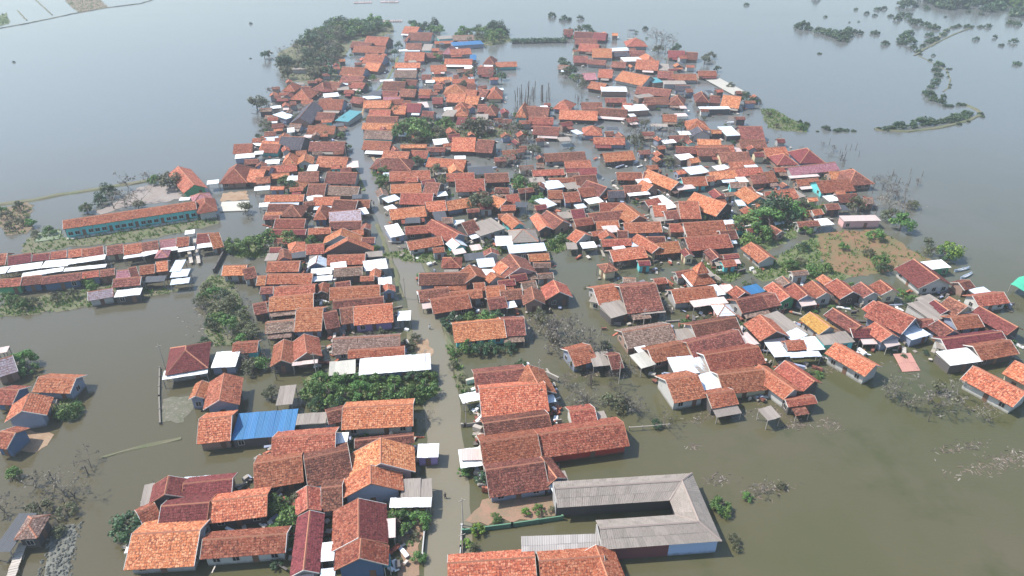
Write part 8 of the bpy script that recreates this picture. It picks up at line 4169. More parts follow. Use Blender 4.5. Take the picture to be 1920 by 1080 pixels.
def m_water(name, a, b, c, rough=.1):
    m, n, l, p = mat(name); tc = N(n, 'TexCoord'); v = tc.outputs['Object']
    col = mix(n, l, ramp(n, l, noise(n, l, v, .012, 5, .6), .38, .66), a, b)
    col = mix(n, l, ramp(n, l, noise(n, l, v, .05, 5, .65), .52, .8), col, c)
    # silt: grey-brown in the western lagoon, olive in the near east
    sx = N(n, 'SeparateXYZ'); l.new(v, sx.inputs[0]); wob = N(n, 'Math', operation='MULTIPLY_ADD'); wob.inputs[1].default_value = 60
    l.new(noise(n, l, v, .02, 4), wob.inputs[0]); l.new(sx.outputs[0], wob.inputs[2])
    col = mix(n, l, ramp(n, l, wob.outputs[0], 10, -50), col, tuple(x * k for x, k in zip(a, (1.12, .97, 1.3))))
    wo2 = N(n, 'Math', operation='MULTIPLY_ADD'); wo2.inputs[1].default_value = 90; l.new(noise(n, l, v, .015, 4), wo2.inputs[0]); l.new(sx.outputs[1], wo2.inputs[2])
    col = mix(n, l, ramp(n, l, wo2.outputs[0], 130, 330), col, (.108, .114, .108))  # paler with distance: bright sky reflection on far water painted into base colour
    l.new(col, p.inputs['Base Color']); p.inputs['Roughness'].default_value = rough; p.inputs['IOR'].default_value = 1.36
    m2 = N(n, 'Mapping'); m2.inputs['Scale'].default_value = (.006, .03, 1); m2.inputs['Rotation'].default_value = (0, 0, .5); l.new(v, m2.inputs['Vector'])
    rr = N(n, 'MapRange'); rr.inputs[1].default_value = .35; rr.inputs[2].default_value = .7; rr.inputs[3].default_value = rough * .5; rr.inputs[4].default_value = rough * 3.2
    l.new(noise(n, l, m2.outputs[0], 1., 6, .65), rr.inputs[0]); l.new(rr.outputs[0], p.inputs['Roughness'])
    mp = N(n, 'Mapping'); mp.inputs['Scale'].default_value = (.55, 1.5, 1); mp.inputs['Rotation'].default_value = (0, 0, .25); l.new(v, mp.inputs['Vector'])
    bp = N(n, 'Bump'); bp.inputs['Strength'].default_value = .4; bp.inputs['Distance'].default_value = .12
    l.new(noise(n, l, mp.outputs[0], .9, 3, .6), bp.inputs['Height']); l.new(bp.outputs[0], p.inputs['Normal'])
    return m
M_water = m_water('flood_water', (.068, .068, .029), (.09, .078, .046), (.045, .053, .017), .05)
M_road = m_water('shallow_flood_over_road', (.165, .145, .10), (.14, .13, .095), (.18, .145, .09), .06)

# ---------------------------------------------------------------- building helpers
def ob(name, data, m=None, parent=None, loc=(0, 0, 0), rz=0.):
    o = bpy.data.objects.new(name, data); COL.objects.link(o); o.location = loc; o.rotation_euler = (0, 0, rz)
    if m is not None and data is not None and not data.materials:
        for x in (m if isinstance(m, (list, tuple)) else [m]): data.materials.append(x)
    if parent is not None: o.parent = parent
    return o
def mesh(name, v, f):
    me = bpy.data.meshes.new(name); me.from_pydata([tuple(map(float, x)) for x in v], [], f); me.update(); return me
def qmesh(name, V, nper):
    """Mesh from an array of loose polygons with nper corners each (n*nper, 3)."""
    V = np.asarray(V, np.float32).reshape(-1, 3); n = len(V) // nper
    me = bpy.data.meshes.new(name); me.vertices.add(len(V)); me.vertices.foreach_set('co', V.ravel())
    me.loops.add(len(V)); me.loops.foreach_set('vertex_index', np.arange(len(V), dtype=np.int32))
    me.polygons.add(n); me.polygons.foreach_set('loop_start', np.arange(0, len(V), nper, dtype=np.int32))
    me.update(calc_edges=True); me.validate(); return me
def boxes(L):
    """verts, faces of several boxes (x0,x1,y0,y1,z0,z1)."""
    v, f = [], []
    for x0, x1, y0, y1, z0, z1 in L:
        b = len(v); v += [(x, y, z) for z in (z0, z1) for x, y in ((x0, y0), (x1, y0), (x1, y1), (x0, y1))]
        f += [(b, b + 3, b + 2, b + 1), (b + 4, b + 5, b + 6, b + 7)] + [(b + i, b + (i + 1) % 4, b + 4 + (i + 1) % 4, b + 4 + i) for i in range(4)]
    return v, f
def bmesh_box(name, L): return mesh(name, *boxes(L))
def tag(o, label=None, cat=None, group=None, kind=None):
    if label: o['label'] = label
    if cat: o['category'] = cat
    if group: o['group'] = group
    if kind: o['kind'] = kind
    return o
def thing(name, loc, rz=0.):
    o = bpy.data.objects.new(name, None); COL.objects.link(o); o.location = loc; o.rotation_euler = (0, 0, rz); o.empty_display_size = .5
    return o
def tube(pts, r, k=5):
    """tapered tube through pts, r = radii"""
    v, f = [], []
    for i, p in enumerate(pts):
        p = Vector(p); d = (Vector(pts[min(i + 1, len(pts) - 1)]) - Vector(pts[max(i - 1, 0)])).normalized()
        a = d.orthogonal().normalized(); b = d.cross(a)
        for j in range(k):
            t = 2 * math.pi * j / k; v.append(p + (a * math.cos(t) + b * math.sin(t)) * r[i])
    for i in range(len(pts) - 1):
        for j in range(k): f.append((i * k + j, i * k + (j + 1) % k, (i + 1) * k + (j + 1) % k, (i + 1) * k + j))
    f.append(tuple((len(pts) - 1) * k + j for j in range(k)))
    return v, f
def join(parts):
    v, f = [], []
    for a, b in parts:
        o = len(v); v += list(a); f += [tuple(i + o for i in q) for q in b]
    return v, f

# ---------------------------------------------------------------- labels: look first, then place by counting out from a landmark
ORD = ['first', 'second', 'third', 'fourth', 'fifth', 'sixth', 'seventh', 'eighth', 'ninth', 'tenth', 'eleventh', 'twelfth', 'thirteenth', 'fourteenth', 'fifteenth',
       'sixteenth', 'seventeenth', 'eighteenth', 'nineteenth', 'twentieth']
ORD += ['twenty-' + o for o in ORD[:9]] + ['thirtieth'] + ['thirty-' + o for o in ORD[:9]]
MK = [(n, HOUSES[i][1], HOUSES[i][2]) for i, n, _ in MARKS] + [(n, p[0], p[1]) for n, p in MARKS2]
def place_labels(rows, tail='out from'):
    """rows: (object, x, y, descriptor). Each gets descriptor + its rank by distance from the landmark where that rank is lowest."""
    by = {}
    for r in rows: by.setdefault(r[3], []).append(r)
    for d, rs in by.items():
        best = {}
        for n, mx, my in MK:
            for k, r in enumerate(sorted(rs, key=lambda r: (r[1] - mx) ** 2 + (r[2] - my) ** 2)):
                if k >= len(ORD): break
                s = (k, (r[1] - mx) ** 2 + (r[2] - my) ** 2, n); q = id(r)
                if q not in best or s < best[q]: best[q] = s
        for r in rs:
            if len(rs) == 1: r[0]['label'] = '%s near %s' % (d, min(MK, key=lambda m: (m[1] - r[1]) ** 2 + (m[2] - r[2]) ** 2)[0])
            else:
                k, _, n = best.get(id(r), (19, 0, MK[0][0])); r[0]['label'] = '%s, %s %s %s' % (d, ORD[k], tail, n)

# ---------------------------------------------------------------- the setting
wv = [(-1500, -300), (1500, -300), (1500, 2200), (-1500, 2200)]
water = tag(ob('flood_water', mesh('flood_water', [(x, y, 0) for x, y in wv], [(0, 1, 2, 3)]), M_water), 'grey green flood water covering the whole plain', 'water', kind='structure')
bed = tag(ob('river_bed_ground', mesh('ground', [(x, y, -1.2) for x, y in wv], [(0, 1, 2, 3)]), GR['brownmud']), 'brown ground beneath the flood water', 'ground', kind='structure')
def ribbon(pts, wd, z0, z1=None, jit=0.):
    """flat strip along pts; with z1 a low mound with that crest height."""
    P = [Vector((p[0], p[1])) for p in pts]; D = []
    Q = []
    for a, b in zip(P, P[1:]):
        k = max(1, int((b - a).length / 3))
        Q += [a.lerp(b, i / k) for i in range(k)]
    Q.append(P[-1]); v, f = [], []
    m_ = 4 if z1 is not None else 2
    for i, q in enumerate(Q):
        d = (Q[min(i + 1, len(Q) - 1)] - Q[max(i - 1, 0)]).normalized(); s = Vector((-d.y, d.x))
        for t, z in (((-1, z0), (-.5, z1), (.5, z1), (1, z0)) if m_ == 4 else ((-1, z0), (1, z0))):
            j = RND.uniform(-jit, jit); x = q + s * (t * wd + j); v.append((x.x, x.y, z + (RND.uniform(-.1, .1) if m_ == 4 and z == z1 else 0)))
    for i in range(len(Q) - 1):
        for j in range(m_ - 1): f.append((i * m_ + j, i * m_ + j + 1, (i + 1) * m_ + j + 1, (i + 1) * m_ + j))
    return v, f
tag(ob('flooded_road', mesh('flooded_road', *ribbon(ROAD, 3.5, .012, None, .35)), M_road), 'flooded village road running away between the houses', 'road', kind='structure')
GROUND = []
for i, (n, mk, pl) in enumerate(PATCHES):
    V = [Vector((p[0], p[1])) for p in pl]; out = []
    for a, b in zip(V, V[1:] + V[:1]):
        d = b - a; k = max(2, min(14, int(d.length / 1.2))); s = Vector((-d.y, d.x)).normalized()
        for j in range(k):
            t = j / k; amp = .32 * math.sin(math.pi * t) * min(d.length * .25, 3)
            out.append(a + d * t + s * (RND.uniform(-amp, amp) * 1.2 + RND.uniform(-.3, .3)))
    bm = bmesh.new(); vs = [bm.verts.new((p.x, p.y, .03 + .004 * (i % 9))) for p in out]
    try: bm.faces.new(vs)
    except Exception: pass
    bmesh.ops.recalc_face_normals(bm, faces=bm.faces); bmesh.ops.triangulate(bm, faces=bm.faces)
    if bm.faces and sum(f.normal.z for f in bm.faces) < 0: bmesh.ops.reverse_faces(bm, faces=bm.faces)
    me = bpy.data.meshes.new(n); bm.to_mesh(me); bm.free()
    o_ = tag(ob(n, me, GR[mk]), None, 'ground', kind='structure'); GROUND.append((o_, pl[0][0], pl[0][1], {'grass': 'green grassy', 'grassmud': 'marshy olive-brown', 'earth': 'bare reddish', 'mud': 'pale bare', 'brownmud': 'brown', 'orange_earth': 'sandy orange-brown', 'rubble': 'grey littered', 'brick_earth': 'brick-brown'}[mk] + ' ' + n.replace('_', ' ') + ' at water level'))
Vg = [Vector((p[0], p[1])) for p in ROAD]
for sd in (-1, 1):
    run = []
    for i in range(1, len(Vg) - 1):
        d = (Vg[i + 1] - Vg[i - 1]).normalized(); run.append(Vg[i] + Vector((d.y, -d.x)) * sd * 4.1)
        if Vg[i].y < 112: run = []; continue
        if len(run) >= 3 and (RND.random() < .45 or i == len(Vg) - 2):
            run = [run[0].lerp(run[1], .25)] + run[1:-1] + [run[-1].lerp(run[-2], .25)]
            tag(ob('road_verge', mesh('road_verge', *ribbon(run, .85, -.1, .12, .3)), GR[RND.choice(('grassmud', 'orange_earth', 'grass'))]), None, 'verge', kind='structure'); GROUND.append((bpy.context.scene.collection.objects[-1], run[0].x, run[0].y, 'rough verge strip along the flooded road')); run = run[-1:] if RND.random() < .5 else []
for n, pts, wd in DIKES:
    o_ = tag(ob(n, mesh(n, *ribbon(pts, wd, -.2, .35 if wd > .55 else .12, .25)), GR['grassmud']), None, 'dike', kind='structure'); GROUND.append((o_, pts[len(pts) // 2][0], pts[len(pts) // 2][1], 'low narrow earthen dike crossing the water'))

place_labels(GROUND)
# ---------------------------------------------------------------- houses
CAM = Vector((0, 0))
def unit_sheet():
    v, f = [], []; k = 9
    for i in range(k):
        z = .03 if i % 2 else 0.
        v += [(i / (k - 1), 0, z), (i / (k - 1), 1, z)]
    for i in range(k - 1): f.append((2 * i, 2 * i + 2, 2 * i + 3, 2 * i + 1))
    return v, f
SHEET_ME = {}
def sheet_me(m):
    if m.name not in SHEET_ME:
        me = mesh('roof_sheet', *unit_sheet()); me.materials.append(m); SHEET_ME[m.name] = me
    return SHEET_ME[m.name]
win_me = bmesh_box('window', [(-.55, .55, -.05, .05, .5, .58), (-.55, .55, -.05, .05, -.58, -.5), (-.55, -.47, -.05, .05, -.5, .5), (.47, .55, -.05, .05, -.5, .5), (-.03, .03, -.05, .05, -.5, .5)]); win_me.materials.append(M_frame)
pane_me = bmesh_box('pane', [(-.47, -.03, -.02, .02, -.5, .5), (.03, .47, -.02, .02, -.5, .5)]); pane_me.materials.append(M_glass)
door_me = bmesh_box('door', [(-.45, .45, -.04, .04, -1.0, 1.0), (-.36, .36, -.06, -.04, .1, .85)]); door_me.materials.append(M_door)
post_me = bmesh_box('post', [(-.07, .07, -.07, .07, -1, 0)]); post_me.materials.append(M_post)
def tiles_on(O, U, Vv, Nn, e0, e1, S, big=1.):
    """tile quads with a lip on a slope: row span from e0(t) to e1(t) along U, t in 0..1 up the slope."""
    tw, th = .34 * big, .42 * big; nv = max(2, int(round(S / th))); th = S / nv; A = []
    for j in range(nv):
        s0, s1 = j * th - .05, min((j + 1) * th + .06, S); t = (j + .5) / nv
        a, b = e0(t), e1(t)
        if b - a < .2: continue
        nu = max(1, int(round((b - a) / tw))); us = a + (b - a) * (np.arange(nu) / nu); w_ = (b - a) / nu
        jz = NP.normal(0, .012, (nu, 4)); ja = NP.normal(0, .018, (nu, 4)); g = .012
        hb, ht = .085, .03
        for n0, (du, s, h) in enumerate(((g, s0, hb), (w_ - g, s0, hb), (w_ - g, s1, ht), (g, s1, ht))):
            pass
        c = np.stack([np.stack([us + g + ja[:, 0], np.full(nu, s0) + ja[:, 1], hb + jz[:, 0]], 1), np.stack([us + w_ - g + ja[:, 0], np.full(nu, s0) + ja[:, 1] * .6, hb + jz[:, 1]], 1),
                      np.stack([us + w_ - g, np.full(nu, s1), ht + jz[:, 2] * .4], 1), np.stack([us + g, np.full(nu, s1), ht + jz[:, 3] * .4], 1)], 1)
        keep = NP.random(nu) > .012
        A.append(c[keep])
    if not A: return np.zeros((0, 4, 3))
    c = np.concatenate(A); B = np.array([U, Vv, Nn])
    return c @ B + np.array(O)
def lips(q):
    lo = q[:, :2].copy(); n_ = np.cross(q[:, 1] - q[:, 0], q[:, 3] - q[:, 0]); n_ /= np.linalg.norm(n_, axis=1, keepdims=True) + 1e-9
    d = n_ * -.055
    return np.stack([q[:, 0] + d, q[:, 1] + d, q[:, 1], q[:, 0]], 1)
def slopes(kind, L, D, ze, zr):
    h = D / 2; rise = zr - ze; S = math.hypot(h, rise)
    if kind != 'H':
        return [((-L / 2, -h, ze), (1, 0, 0), (0, h / S, rise / S), L, S, 0., 0.), ((L / 2, h, ze), (-1, 0, 0), (0, -h / S, rise / S), L, S, 0., 0.)]
    r = min(h, L / 2 - .01); S2 = math.hypot(r, rise)
    return [((-L / 2, -h, ze), (1, 0, 0), (0, h / S, rise / S), L, S, r, r), ((L / 2, h, ze), (-1, 0, 0), (0, -h / S, rise / S), L, S, r, r),
            ((-L / 2, h, ze), (0, -1, 0), (r / S2, 0, rise / S2), D, S2, h, h), ((L / 2, -h, ze), (0, 1, 0), (-r / S2, 0, rise / S2), D, S2, h, h)]
def roof_parts(t, kind, L, D, ze, zr, m, dist, m2=None, capm=None):
    SL = slopes(kind, L, D, ze, zr); v, f = [], []; q = []; q2 = []
    for O, U, V, L_, S, a, b in SL:
        O, U, V = Vector(O), Vector(U), Vector(V); n_ = U.cross(V)
        P = [O, O + U * L_, O + U * (L_ - b) + V * S, O + U * a + V * S]
        if L_ - a - b < .05: P = P[:3]
        k = len(v); n4 = len(P); v += P + [p - Vector((0, 0, .11)) for p in P]
        f += [tuple(range(k, k + n4)), tuple(range(k + 2 * n4 - 1, k + n4 - 1, -1))] + [(k + (i + 1) % n4, k + i, k + n4 + i, k + n4 + (i + 1) % n4) for i in range(n4)]
        if dist < 235:
            tq = tiles_on(O, U, V, n_, lambda t_, a=a: a * t_, lambda t_, b=b, L_=L_: L_ - b * t_, S, 1. if dist < 165 else 1.35)
            (q2 if (m2 is not None and len(q) > 0 and not q2) else q).append(tq)
    r = ob('roof', mesh('roof', v, f), m, t)
    for qq, mm in ((q, m), (q2, m2)):
        if qq:
            a = np.concatenate(qq); a = np.concatenate([a, lips(a)])
            tag(ob('roof_tiles', qmesh('roof_tiles', a, 4), mm, r), kind='stuff')
    # ridge (and hip) caps, short lapped lengths
    segs = []
    rl = L if kind != 'H' else max(L - D, 0.)
    if rl > .3: segs.append(((-rl / 2, 0, zr), (rl / 2, 0, zr)))
    if kind == 'H':
        for sx in (-1, 1):
            for sy in (-1, 1): segs.append(((sx * L / 2, sy * D / 2, ze + .03), (sx * rl / 2, 0, zr)))
    bx = []
    for a, b in segs:
        a, b = Vector(a), Vector(b); k = max(1, int((b - a).length / (.5 if dist < 200 else 1.5)))
        for i in range(k):
            p, e = a.lerp(b, i / k), a.lerp(b, (i + 1) / k); d = (e - p).normalized(); s = d.cross(Vector((0, 0, 1))).normalized()
            u = Vector((0, 0, 1)); j = RND.uniform(-.012, .012)
            c0 = len(bx)
            bx.append(([p - s * .17 + u * (-.02 + j), p + u * (.17 + j), p + s * .17 + u * (-.02 + j), e - s * .15 - u * .03, e + u * .13, e + s * .15 - u * .03], [(0, 3, 4, 1), (1, 4, 5, 2), (0, 1, 2), (3, 5, 4)]))
    ob('ridge_cap', mesh('ridge_cap', *join(bx)), capm or M_cap, r)
    if kind != 'H' and dist < 240:
        for sx in (-1, 1):
            for sy in (-1, 1):
                x = sx * (L / 2 + .035); h = D / 2
                y0, y1 = sy * (h + .02), 0.
                bv = [(x - .03, y0, ze - .1), (x + .03, y0, ze - .1), (x + .03, y0, ze + .1), (x - .03, y0, ze + .1), (x - .03, y1, zr - .1), (x + .03, y1, zr - .1), (x + .03, y1, zr + .12), (x - .03, y1, zr + .12)]
                ob('barge_board', mesh('barge_board', bv, [(0, 1, 2, 3), (4, 7, 6, 5), (0, 4, 5, 1), (1, 5, 6, 2), (2, 6, 7, 3), (3, 7, 4, 0)]), BOARDS[RND.randrange(3)], r)
    return r
BOARDS = [M_board, M_cap, m_flat('white_board', (.62, .6, .56), .7)]
def openings(t, L2, D2, wz, sides, dist, rz, door=True, n=None):
    """windows and doors on the wall faces named in sides: 0 front(-y) 1 right(+x) 2 back(+y) 3 left(-x)"""
    for sd in sides:
        ln = L2 if sd % 2 == 0 else D2
        k = n or max(1, min(4, int(ln / 2.4)))
        for i in range(k):
            x = (i + .5) / k * 2 * ln / 2 - ln / 2
            a = [0, math.pi / 2, math.pi, -math.pi / 2][sd]; off = (D2 if sd % 2 == 0 else L2) / 2 + .012
            p = Vector((x, -off, 0)); p.rotate(Matrix.Rotation(a, 3, 'Z'))
            if door and i == k // 2 and sd == sides[0]:
                ob('door', door_me, None, t, (p.x, p.y, .75), a)
            elif n or RND.random() < .6:
                wd = ob('window', win_me, None, t, (p.x, p.y, wz), a); ob('pane', pane_me, None, wd)
def facing(x, y, rz):
    d = (CAM - Vector((x, y))).normalized(); out = []
    for sd, a in enumerate((-math.pi / 2, 0, math.pi / 2, math.pi)):
        if Vector((math.cos(a + rz), math.sin(a + rz))).dot(d) > .3: out.append(sd)
    return sorted(out, key=lambda s: s % 2)
ADJ = {'o': 'orange', 'r': 'red', 'd': 'dark red', 'm': 'maroon', 'b': 'brown', 'p': 'mauve', 'k': 'charcoal', 'v': 'rusty lavender', 's': 'pale blue', 'y': 'ochre', 'g': 'grey', 'w': 'white', 'B': 'blue', 't': 'teal', 'c': 'concrete', 'G': 'green'}
WADJ = {'w': 'white', 's': 'blue-grey', 't': 'turquoise', 'b': 'brick', 'k': 'dark', 'B': 'blue', 'G': 'green', 'y': 'cream', 'm': 'mauve', 'p': 'pink', 'R': 'red', 'g': 'grey'}
MARKED = {i: lb for i, _, lb in MARKS}
rows = []
for i, (ty, x, y, rz, L, D, ze, zr, col, wl, row) in enumerate(HOUSES):
    dist = math.hypot(x, y, 90); given = wl != '-'
    if not given: wl = RND.choice('wwssbbkkkggytpgkbs' if dist < 190 else 'wssbbkkkkggytbgkb')
    ar = L * D
    if ty != 'F':
        nm, cat, grp = ('row_house', 'row house', 'row houses along the embankment') if row else (('hut', 'hut', 'small huts among the houses') if ar < 30 else ('house', 'house', 'flooded village houses'))
        t = thing(nm, (x, y, 0), rz)
        zt = {'E': .0, 'S': .0, 'H': .0}[ty]
        ov = min(.85, D * .14); og = min(.5, L * .07)
        L2, D2 = L - 2 * og, D - 2 * ov; h = D2 / 2
        ztop = ze + (zr - ze) * (ov / (D / 2)) - .13; zap = zr - .16
        if ty == 'H': L2 = L - 2 * ov
        v, f = boxes([(-L2 / 2, L2 / 2, -h, h, -.8, ztop)])
        if ty != 'H':
            for sx in (-1, 1):
                k = len(v); X = sx * L2 / 2
                v += [(X, -h, ztop), (X, h, ztop), (X, 0, zap)]; f.append((k, k + 1, k + 2) if sx > 0 else (k + 1, k, k + 2))
        ob('wall', mesh('wall', v, f), WALL[wl], t)
        m2 = TILE['r'] if MARKED.get(i, '').startswith('big gabled') else None
        roof_parts(t, ty, L, D, ze, zr, TILE['m' if m2 else col], dist, m2)
        if RND.random() < .42 and not row and L > 4 and not given and i not in MARKED:
            pw, pd = L * RND.uniform(.45, .95), RND.uniform(1.1, 2.1); px_ = RND.uniform(-.5, .5) * (L - pw); sd = facing(x, y, rz)
            if 0 in sd: a0, hw, cxp = 0., D / 2, px_
            elif 3 in sd: a0, hw, cxp, pw = -math.pi / 2, L / 2, 0., D * RND.uniform(.6, .95)
            else: a0, hw, cxp, pw = math.pi / 2, L / 2, 0., D * RND.uniform(.6, .95)
            z1 = ze - .16; z0 = max(z1 - .5, 1.0); pv = []
            for zz in (0, -.07): pv += [(cxp - pw / 2, -hw + .3, z1 + zz), (cxp + pw / 2, -hw + .3, z1 + zz), (cxp + pw / 2, -hw - pd, z0 + zz + RND.uniform(-.08, .08)), (cxp - pw / 2, -hw - pd, z0 + zz)]
            pm = RND.choice((TILE['d'], TILE['r'], TILE['m'], SHEET['w'], SHEET['g'], SHEET['v'], SHEET['s'], TILE['b']))
            po = ob('porch_roof', mesh('porch_roof', pv, [(3, 2, 1, 0), (4, 5, 6, 7), (0, 1, 5, 4), (1, 2, 6, 5), (2, 3, 7, 6), (3, 0, 4, 7)]), pm, t, (0, 0, 0), a0)
            if dist < 230:
                for sx in (-1, 1): q = ob('post', post_me, None, po, (cxp + sx * (pw / 2 - .15), -hw - pd + .15, z0 - .05)); q.scale = (1, 1, z0 + .4)
        if dist < 260: openings(t, L2, D2, min(1.25, ztop - .75), facing(x, y, rz), dist, rz)
        form = {'S': 'side-on', 'E': 'gable-on', 'H': 'hip-roofed'}[ty]
        sz = '' if cat != 'house' else ('large ' if ar > 75 else ('small ' if ar < 42 else ''))
        desc = '%s%s tiled %s, %s' % (sz, ADJ[col], cat, form) if not (given and dist < 190) else '%s%s tiled %s with %s walls' % (sz, ADJ[col], cat, WADJ[wl])
        if col == 'v': desc = desc.replace('tiled', 'sheet-roofed')
        if col in 's': desc = desc.replace('tiled', 'sheet-roofed')
    else:
        big = ar > 26 or given
        nm, cat, grp = ('shed', 'shed', 'sheet roofed sheds among the houses') if big else ('canopy', 'canopy', 'sheet canopies beside the houses')
        t = thing(nm, (x, y, 0), rz); m = SHEET[col]; S = math.hypot(D, zr - ze); tilt = math.asin((zr - ze) / S)
        if dist < 215:
            k = max(1, int(round(L / 1.0))); w_ = L / k
            for j in range(k):
                s = ob('roof_sheet', sheet_me(m), None, t, (-L / 2 + j * w_ - .02, -D / 2 + RND.uniform(-.06, .06), ze + RND.uniform(0, .035)))
                s.rotation_euler = (tilt + RND.uniform(-.006, .006), RND.uniform(-.008, .008), RND.uniform(-.012, .012)); s.scale = (w_ + .05, S, 1)
        else:
            s = ob('roof_sheet', sheet_me(m), None, t, (-L / 2, -D / 2, ze)); s.rotation_euler = (tilt, 0, 0); s.scale = (L, S, 1)
        # frame under the sheets
        fr = [(-L / 2 + .1, L / 2 - .1, yy - .04, yy + .04, z - .16, z - .06) for yy, z in ((-D / 2 + .2, ze), (D / 2 - .2, zr))]
        ob('frame', bmesh_box('frame', fr + [(-L / 2 + .1, -L / 2 + .18, -D / 2 + .24, D / 2 - .24, ze - .2, ze - .1), (L / 2 - .18, L / 2 - .1, -D / 2 + .24, D / 2 - .24, ze - .2, ze - .1)]), M_post, t)
        if big:
            d2 = max(D / 2 - .3, .2)
            ob('wall', bmesh_box('wall', [(-L / 2 + .25, L / 2 - .25, -D / 2 + .35, D / 2 - .15, -.8, ze - .17)]), WALL[wl], t)
            if dist < 240 and ze > 1.9: openings(t, L - .5, D - .6, 1.2, facing(x, y, rz)[:1], dist, rz)
        else:
            for sx in (-1, 1):
                for sy in (-1, 1):
                    p = ob('post', post_me, None, t, (sx * (L / 2 - .15), sy * (D / 2 - .2), (ze if sy < 0 else zr) - .16)); p.scale = (1, 1, (ze if sy < 0 else zr) + .3)
        sz = 'wide ' if L > 2.2 * D else ('tiny ' if ar < 9 else ('large ' if ar > 40 else ''))
        desc = '%s%s sheet-roofed %s' % (sz, ADJ[col], cat) if col != 'c' else 'bare concrete roof slab shed'
    tag(t, None, cat, grp)
    if i in MARKED: t['label'] = MARKED[i]
    else: rows.append((t, x, y, desc))
place_labels(rows)
# ---------------------------------------------------------------- the U-shaped hall
def V3(p): return Vector((p[0], p[1], p[2] if len(p) > 2 else 0))
R = [V3(p) for p in HALL]; cx = sum((p for p in R), Vector()) / 4; cx.z = 0
hall = thing('hall', cx); tag(hall, 'long grey asbestos-roofed hall bent in a U round a dark narrow court', 'hall')
def offs(pts, d):
    out = []
    for i, p in enumerate(pts):
        ds = []
        if i > 0: ds.append((pts[i] - pts[i - 1]).normalized())
        if i < len(pts) - 1: ds.append((pts[i + 1] - pts[i]).normalized())
        ns = [Vector((-q.y, q.x, 0)) for q in ds]; m_ = sum(ns, Vector()).normalized(); k = d / max(.3, m_.dot(ns[0])); out.append(p + m_ * k)
    return out
ZE, HW = 3.0, 2.75
def setz(p, z): return Vector((p.x, p.y, z))
OUT = [setz(p, ZE) for p in offs(R, HW)]; INN = [setz(p, ZE) for p in offs(R, -HW)]
def clad(parent, e0, e1, r1, r0, m, step=1.05, rows_=2):
    """sheets one by one between an eave line e0-e1 and a ridge line r0-r1"""
    k = max(1, int(((e1 - e0).length + (r1 - r0).length) / 2 / step))
    for i in range(k):
        for j in range(rows_):
            a, b = i / k, (i + 1) / k; s0, s1 = max(0, j / rows_ - .03), min(1, (j + 1) / rows_ + .02)
            c = 6; v, f = [], []; lift = .035 * (1 - j) * 0 + .04 * j + RND.uniform(0, .025)
            for q in range(c + 1):
                t = a + (b - a) * (q / c) + RND.uniform(-.001, .001); lo = e0.lerp(e1, t); hi = r0.lerp(r1, t); z = Vector((0, 0, (.035 if q % 2 else 0) + lift))
                v += [lo.lerp(hi, s0) + z - parent.location, lo.lerp(hi, s1) + z - parent.location]
            for q in range(c): f.append((2 * q, 2 * q + 2, 2 * q + 3, 2 * q + 1))
            ob('roof_sheet', mesh('roof_sheet', v, f), m, parent)
for i in range(3):
    clad(hall, INN[i], INN[i + 1], R[i + 1], R[i], SHEET['g'])
    clad(hall, OUT[i + 1], OUT[i], R[i], R[i + 1], SHEET['g'])
bx = []
for a, b in ((R[0], R[1]), (R[1], R[2]), (R[2], R[3]), (R[1], OUT[1]), (R[2], OUT[2]), (R[1], INN[1]), (R[2], INN[2])):
    k = max(2, int((b - a).length / .9))
    for i in range(k):
        p, e = a.lerp(b, i / k) - cx, a.lerp(b, (i + 1) / k) - cx; d = (e - p).normalized(); s = d.cross(Vector((0, 0, 1))).normalized(); u = Vector((0, 0, 1)); z = u * (.05 + RND.uniform(0, .015))
        bx.append(([p - s * .2 + z, p + u * .14 + z, p + s * .2 + z, e - s * .19 + z, e + u * .12 + z, e + s * .19 + z], [(0, 3, 4, 1), (1, 4, 5, 2), (0, 1, 2), (3, 5, 4)]))
ob('ridge_cap', mesh('ridge_cap', *join(bx)), m_flat('old_ridge_cap', (.30, .24, .21), .9, .12, 4), hall)
def wall_run(parent, pts, th, z0, z1, m, name='wall', base=None):
    base = parent.location if parent is not None else Vector()
    for a, b in zip(pts, pts[1:]):
        d = (b - a); d.z = 0; d.normalize(); s = Vector((-d.y, d.x, 0)) * th / 2
        A = [a - s, b - s, b + s, a + s]; v = [(p.x - base.x, p.y - base.y, z) for z in (z0, z1) for p in A]
        ob(name, mesh(name, v, boxes([(0, 1, 0, 1, 0, 1)])[1]), m, parent)
ow = [setz(p, 0) for p in offs(R, HW - .45)]; iw = [setz(p, 0) for p in offs(R, -HW + .9)]
fr_ = ow[2].lerp(ow[3], .42)
wall_run(hall, [ow[0], ow[1], ow[2]], .16, -.8, ZE - .1, WALL['w'])
wall_run(hall, [ow[2], fr_], .16, -.8, ZE - .1, m_flat('sky_blue_plaster', (.36, .48, .68), .8, .05, 2, (.2, .2, .2), .4, water=True))
wall_run(hall, [fr_, ow[3]], .16, -.8, ZE - .1, m_flat('oxblood_plaster', (.15, .05, .05), .8, .08, 2))
wall_run(hall, iw, .16, -.8, ZE - .1, WALL['k'])
wall_run(hall, [ow[0], iw[0]], .16, -.8, ZE + .2, WALL['g']); wall_run(hall, [ow[3], iw[3]], .16, -.8, ZE + .2, WALL['g'])
E4 = [V3(p) for p in HALL_EXT]
ext = thing('lean_to', (E4[0] + E4[2]) / 2 * 1); ext.location.z = 0; tag(ext, 'low pale grey sheet lean-to running on from the grey U-shaped hall', 'lean-to')
clad(ext, E4[0], E4[1], E4[2], E4[3], m_flat('pale_asbestos_sheet', (.31, .285, .265), .85, .1, 2.2, (.2, .18, .16), .5, streak=True))
wall_run(ext, [setz(E4[3].lerp(E4[0], .12), 0), setz(E4[2].lerp(E4[1], .12), 0)], .15, -.8, 2.6, WALL['g'])
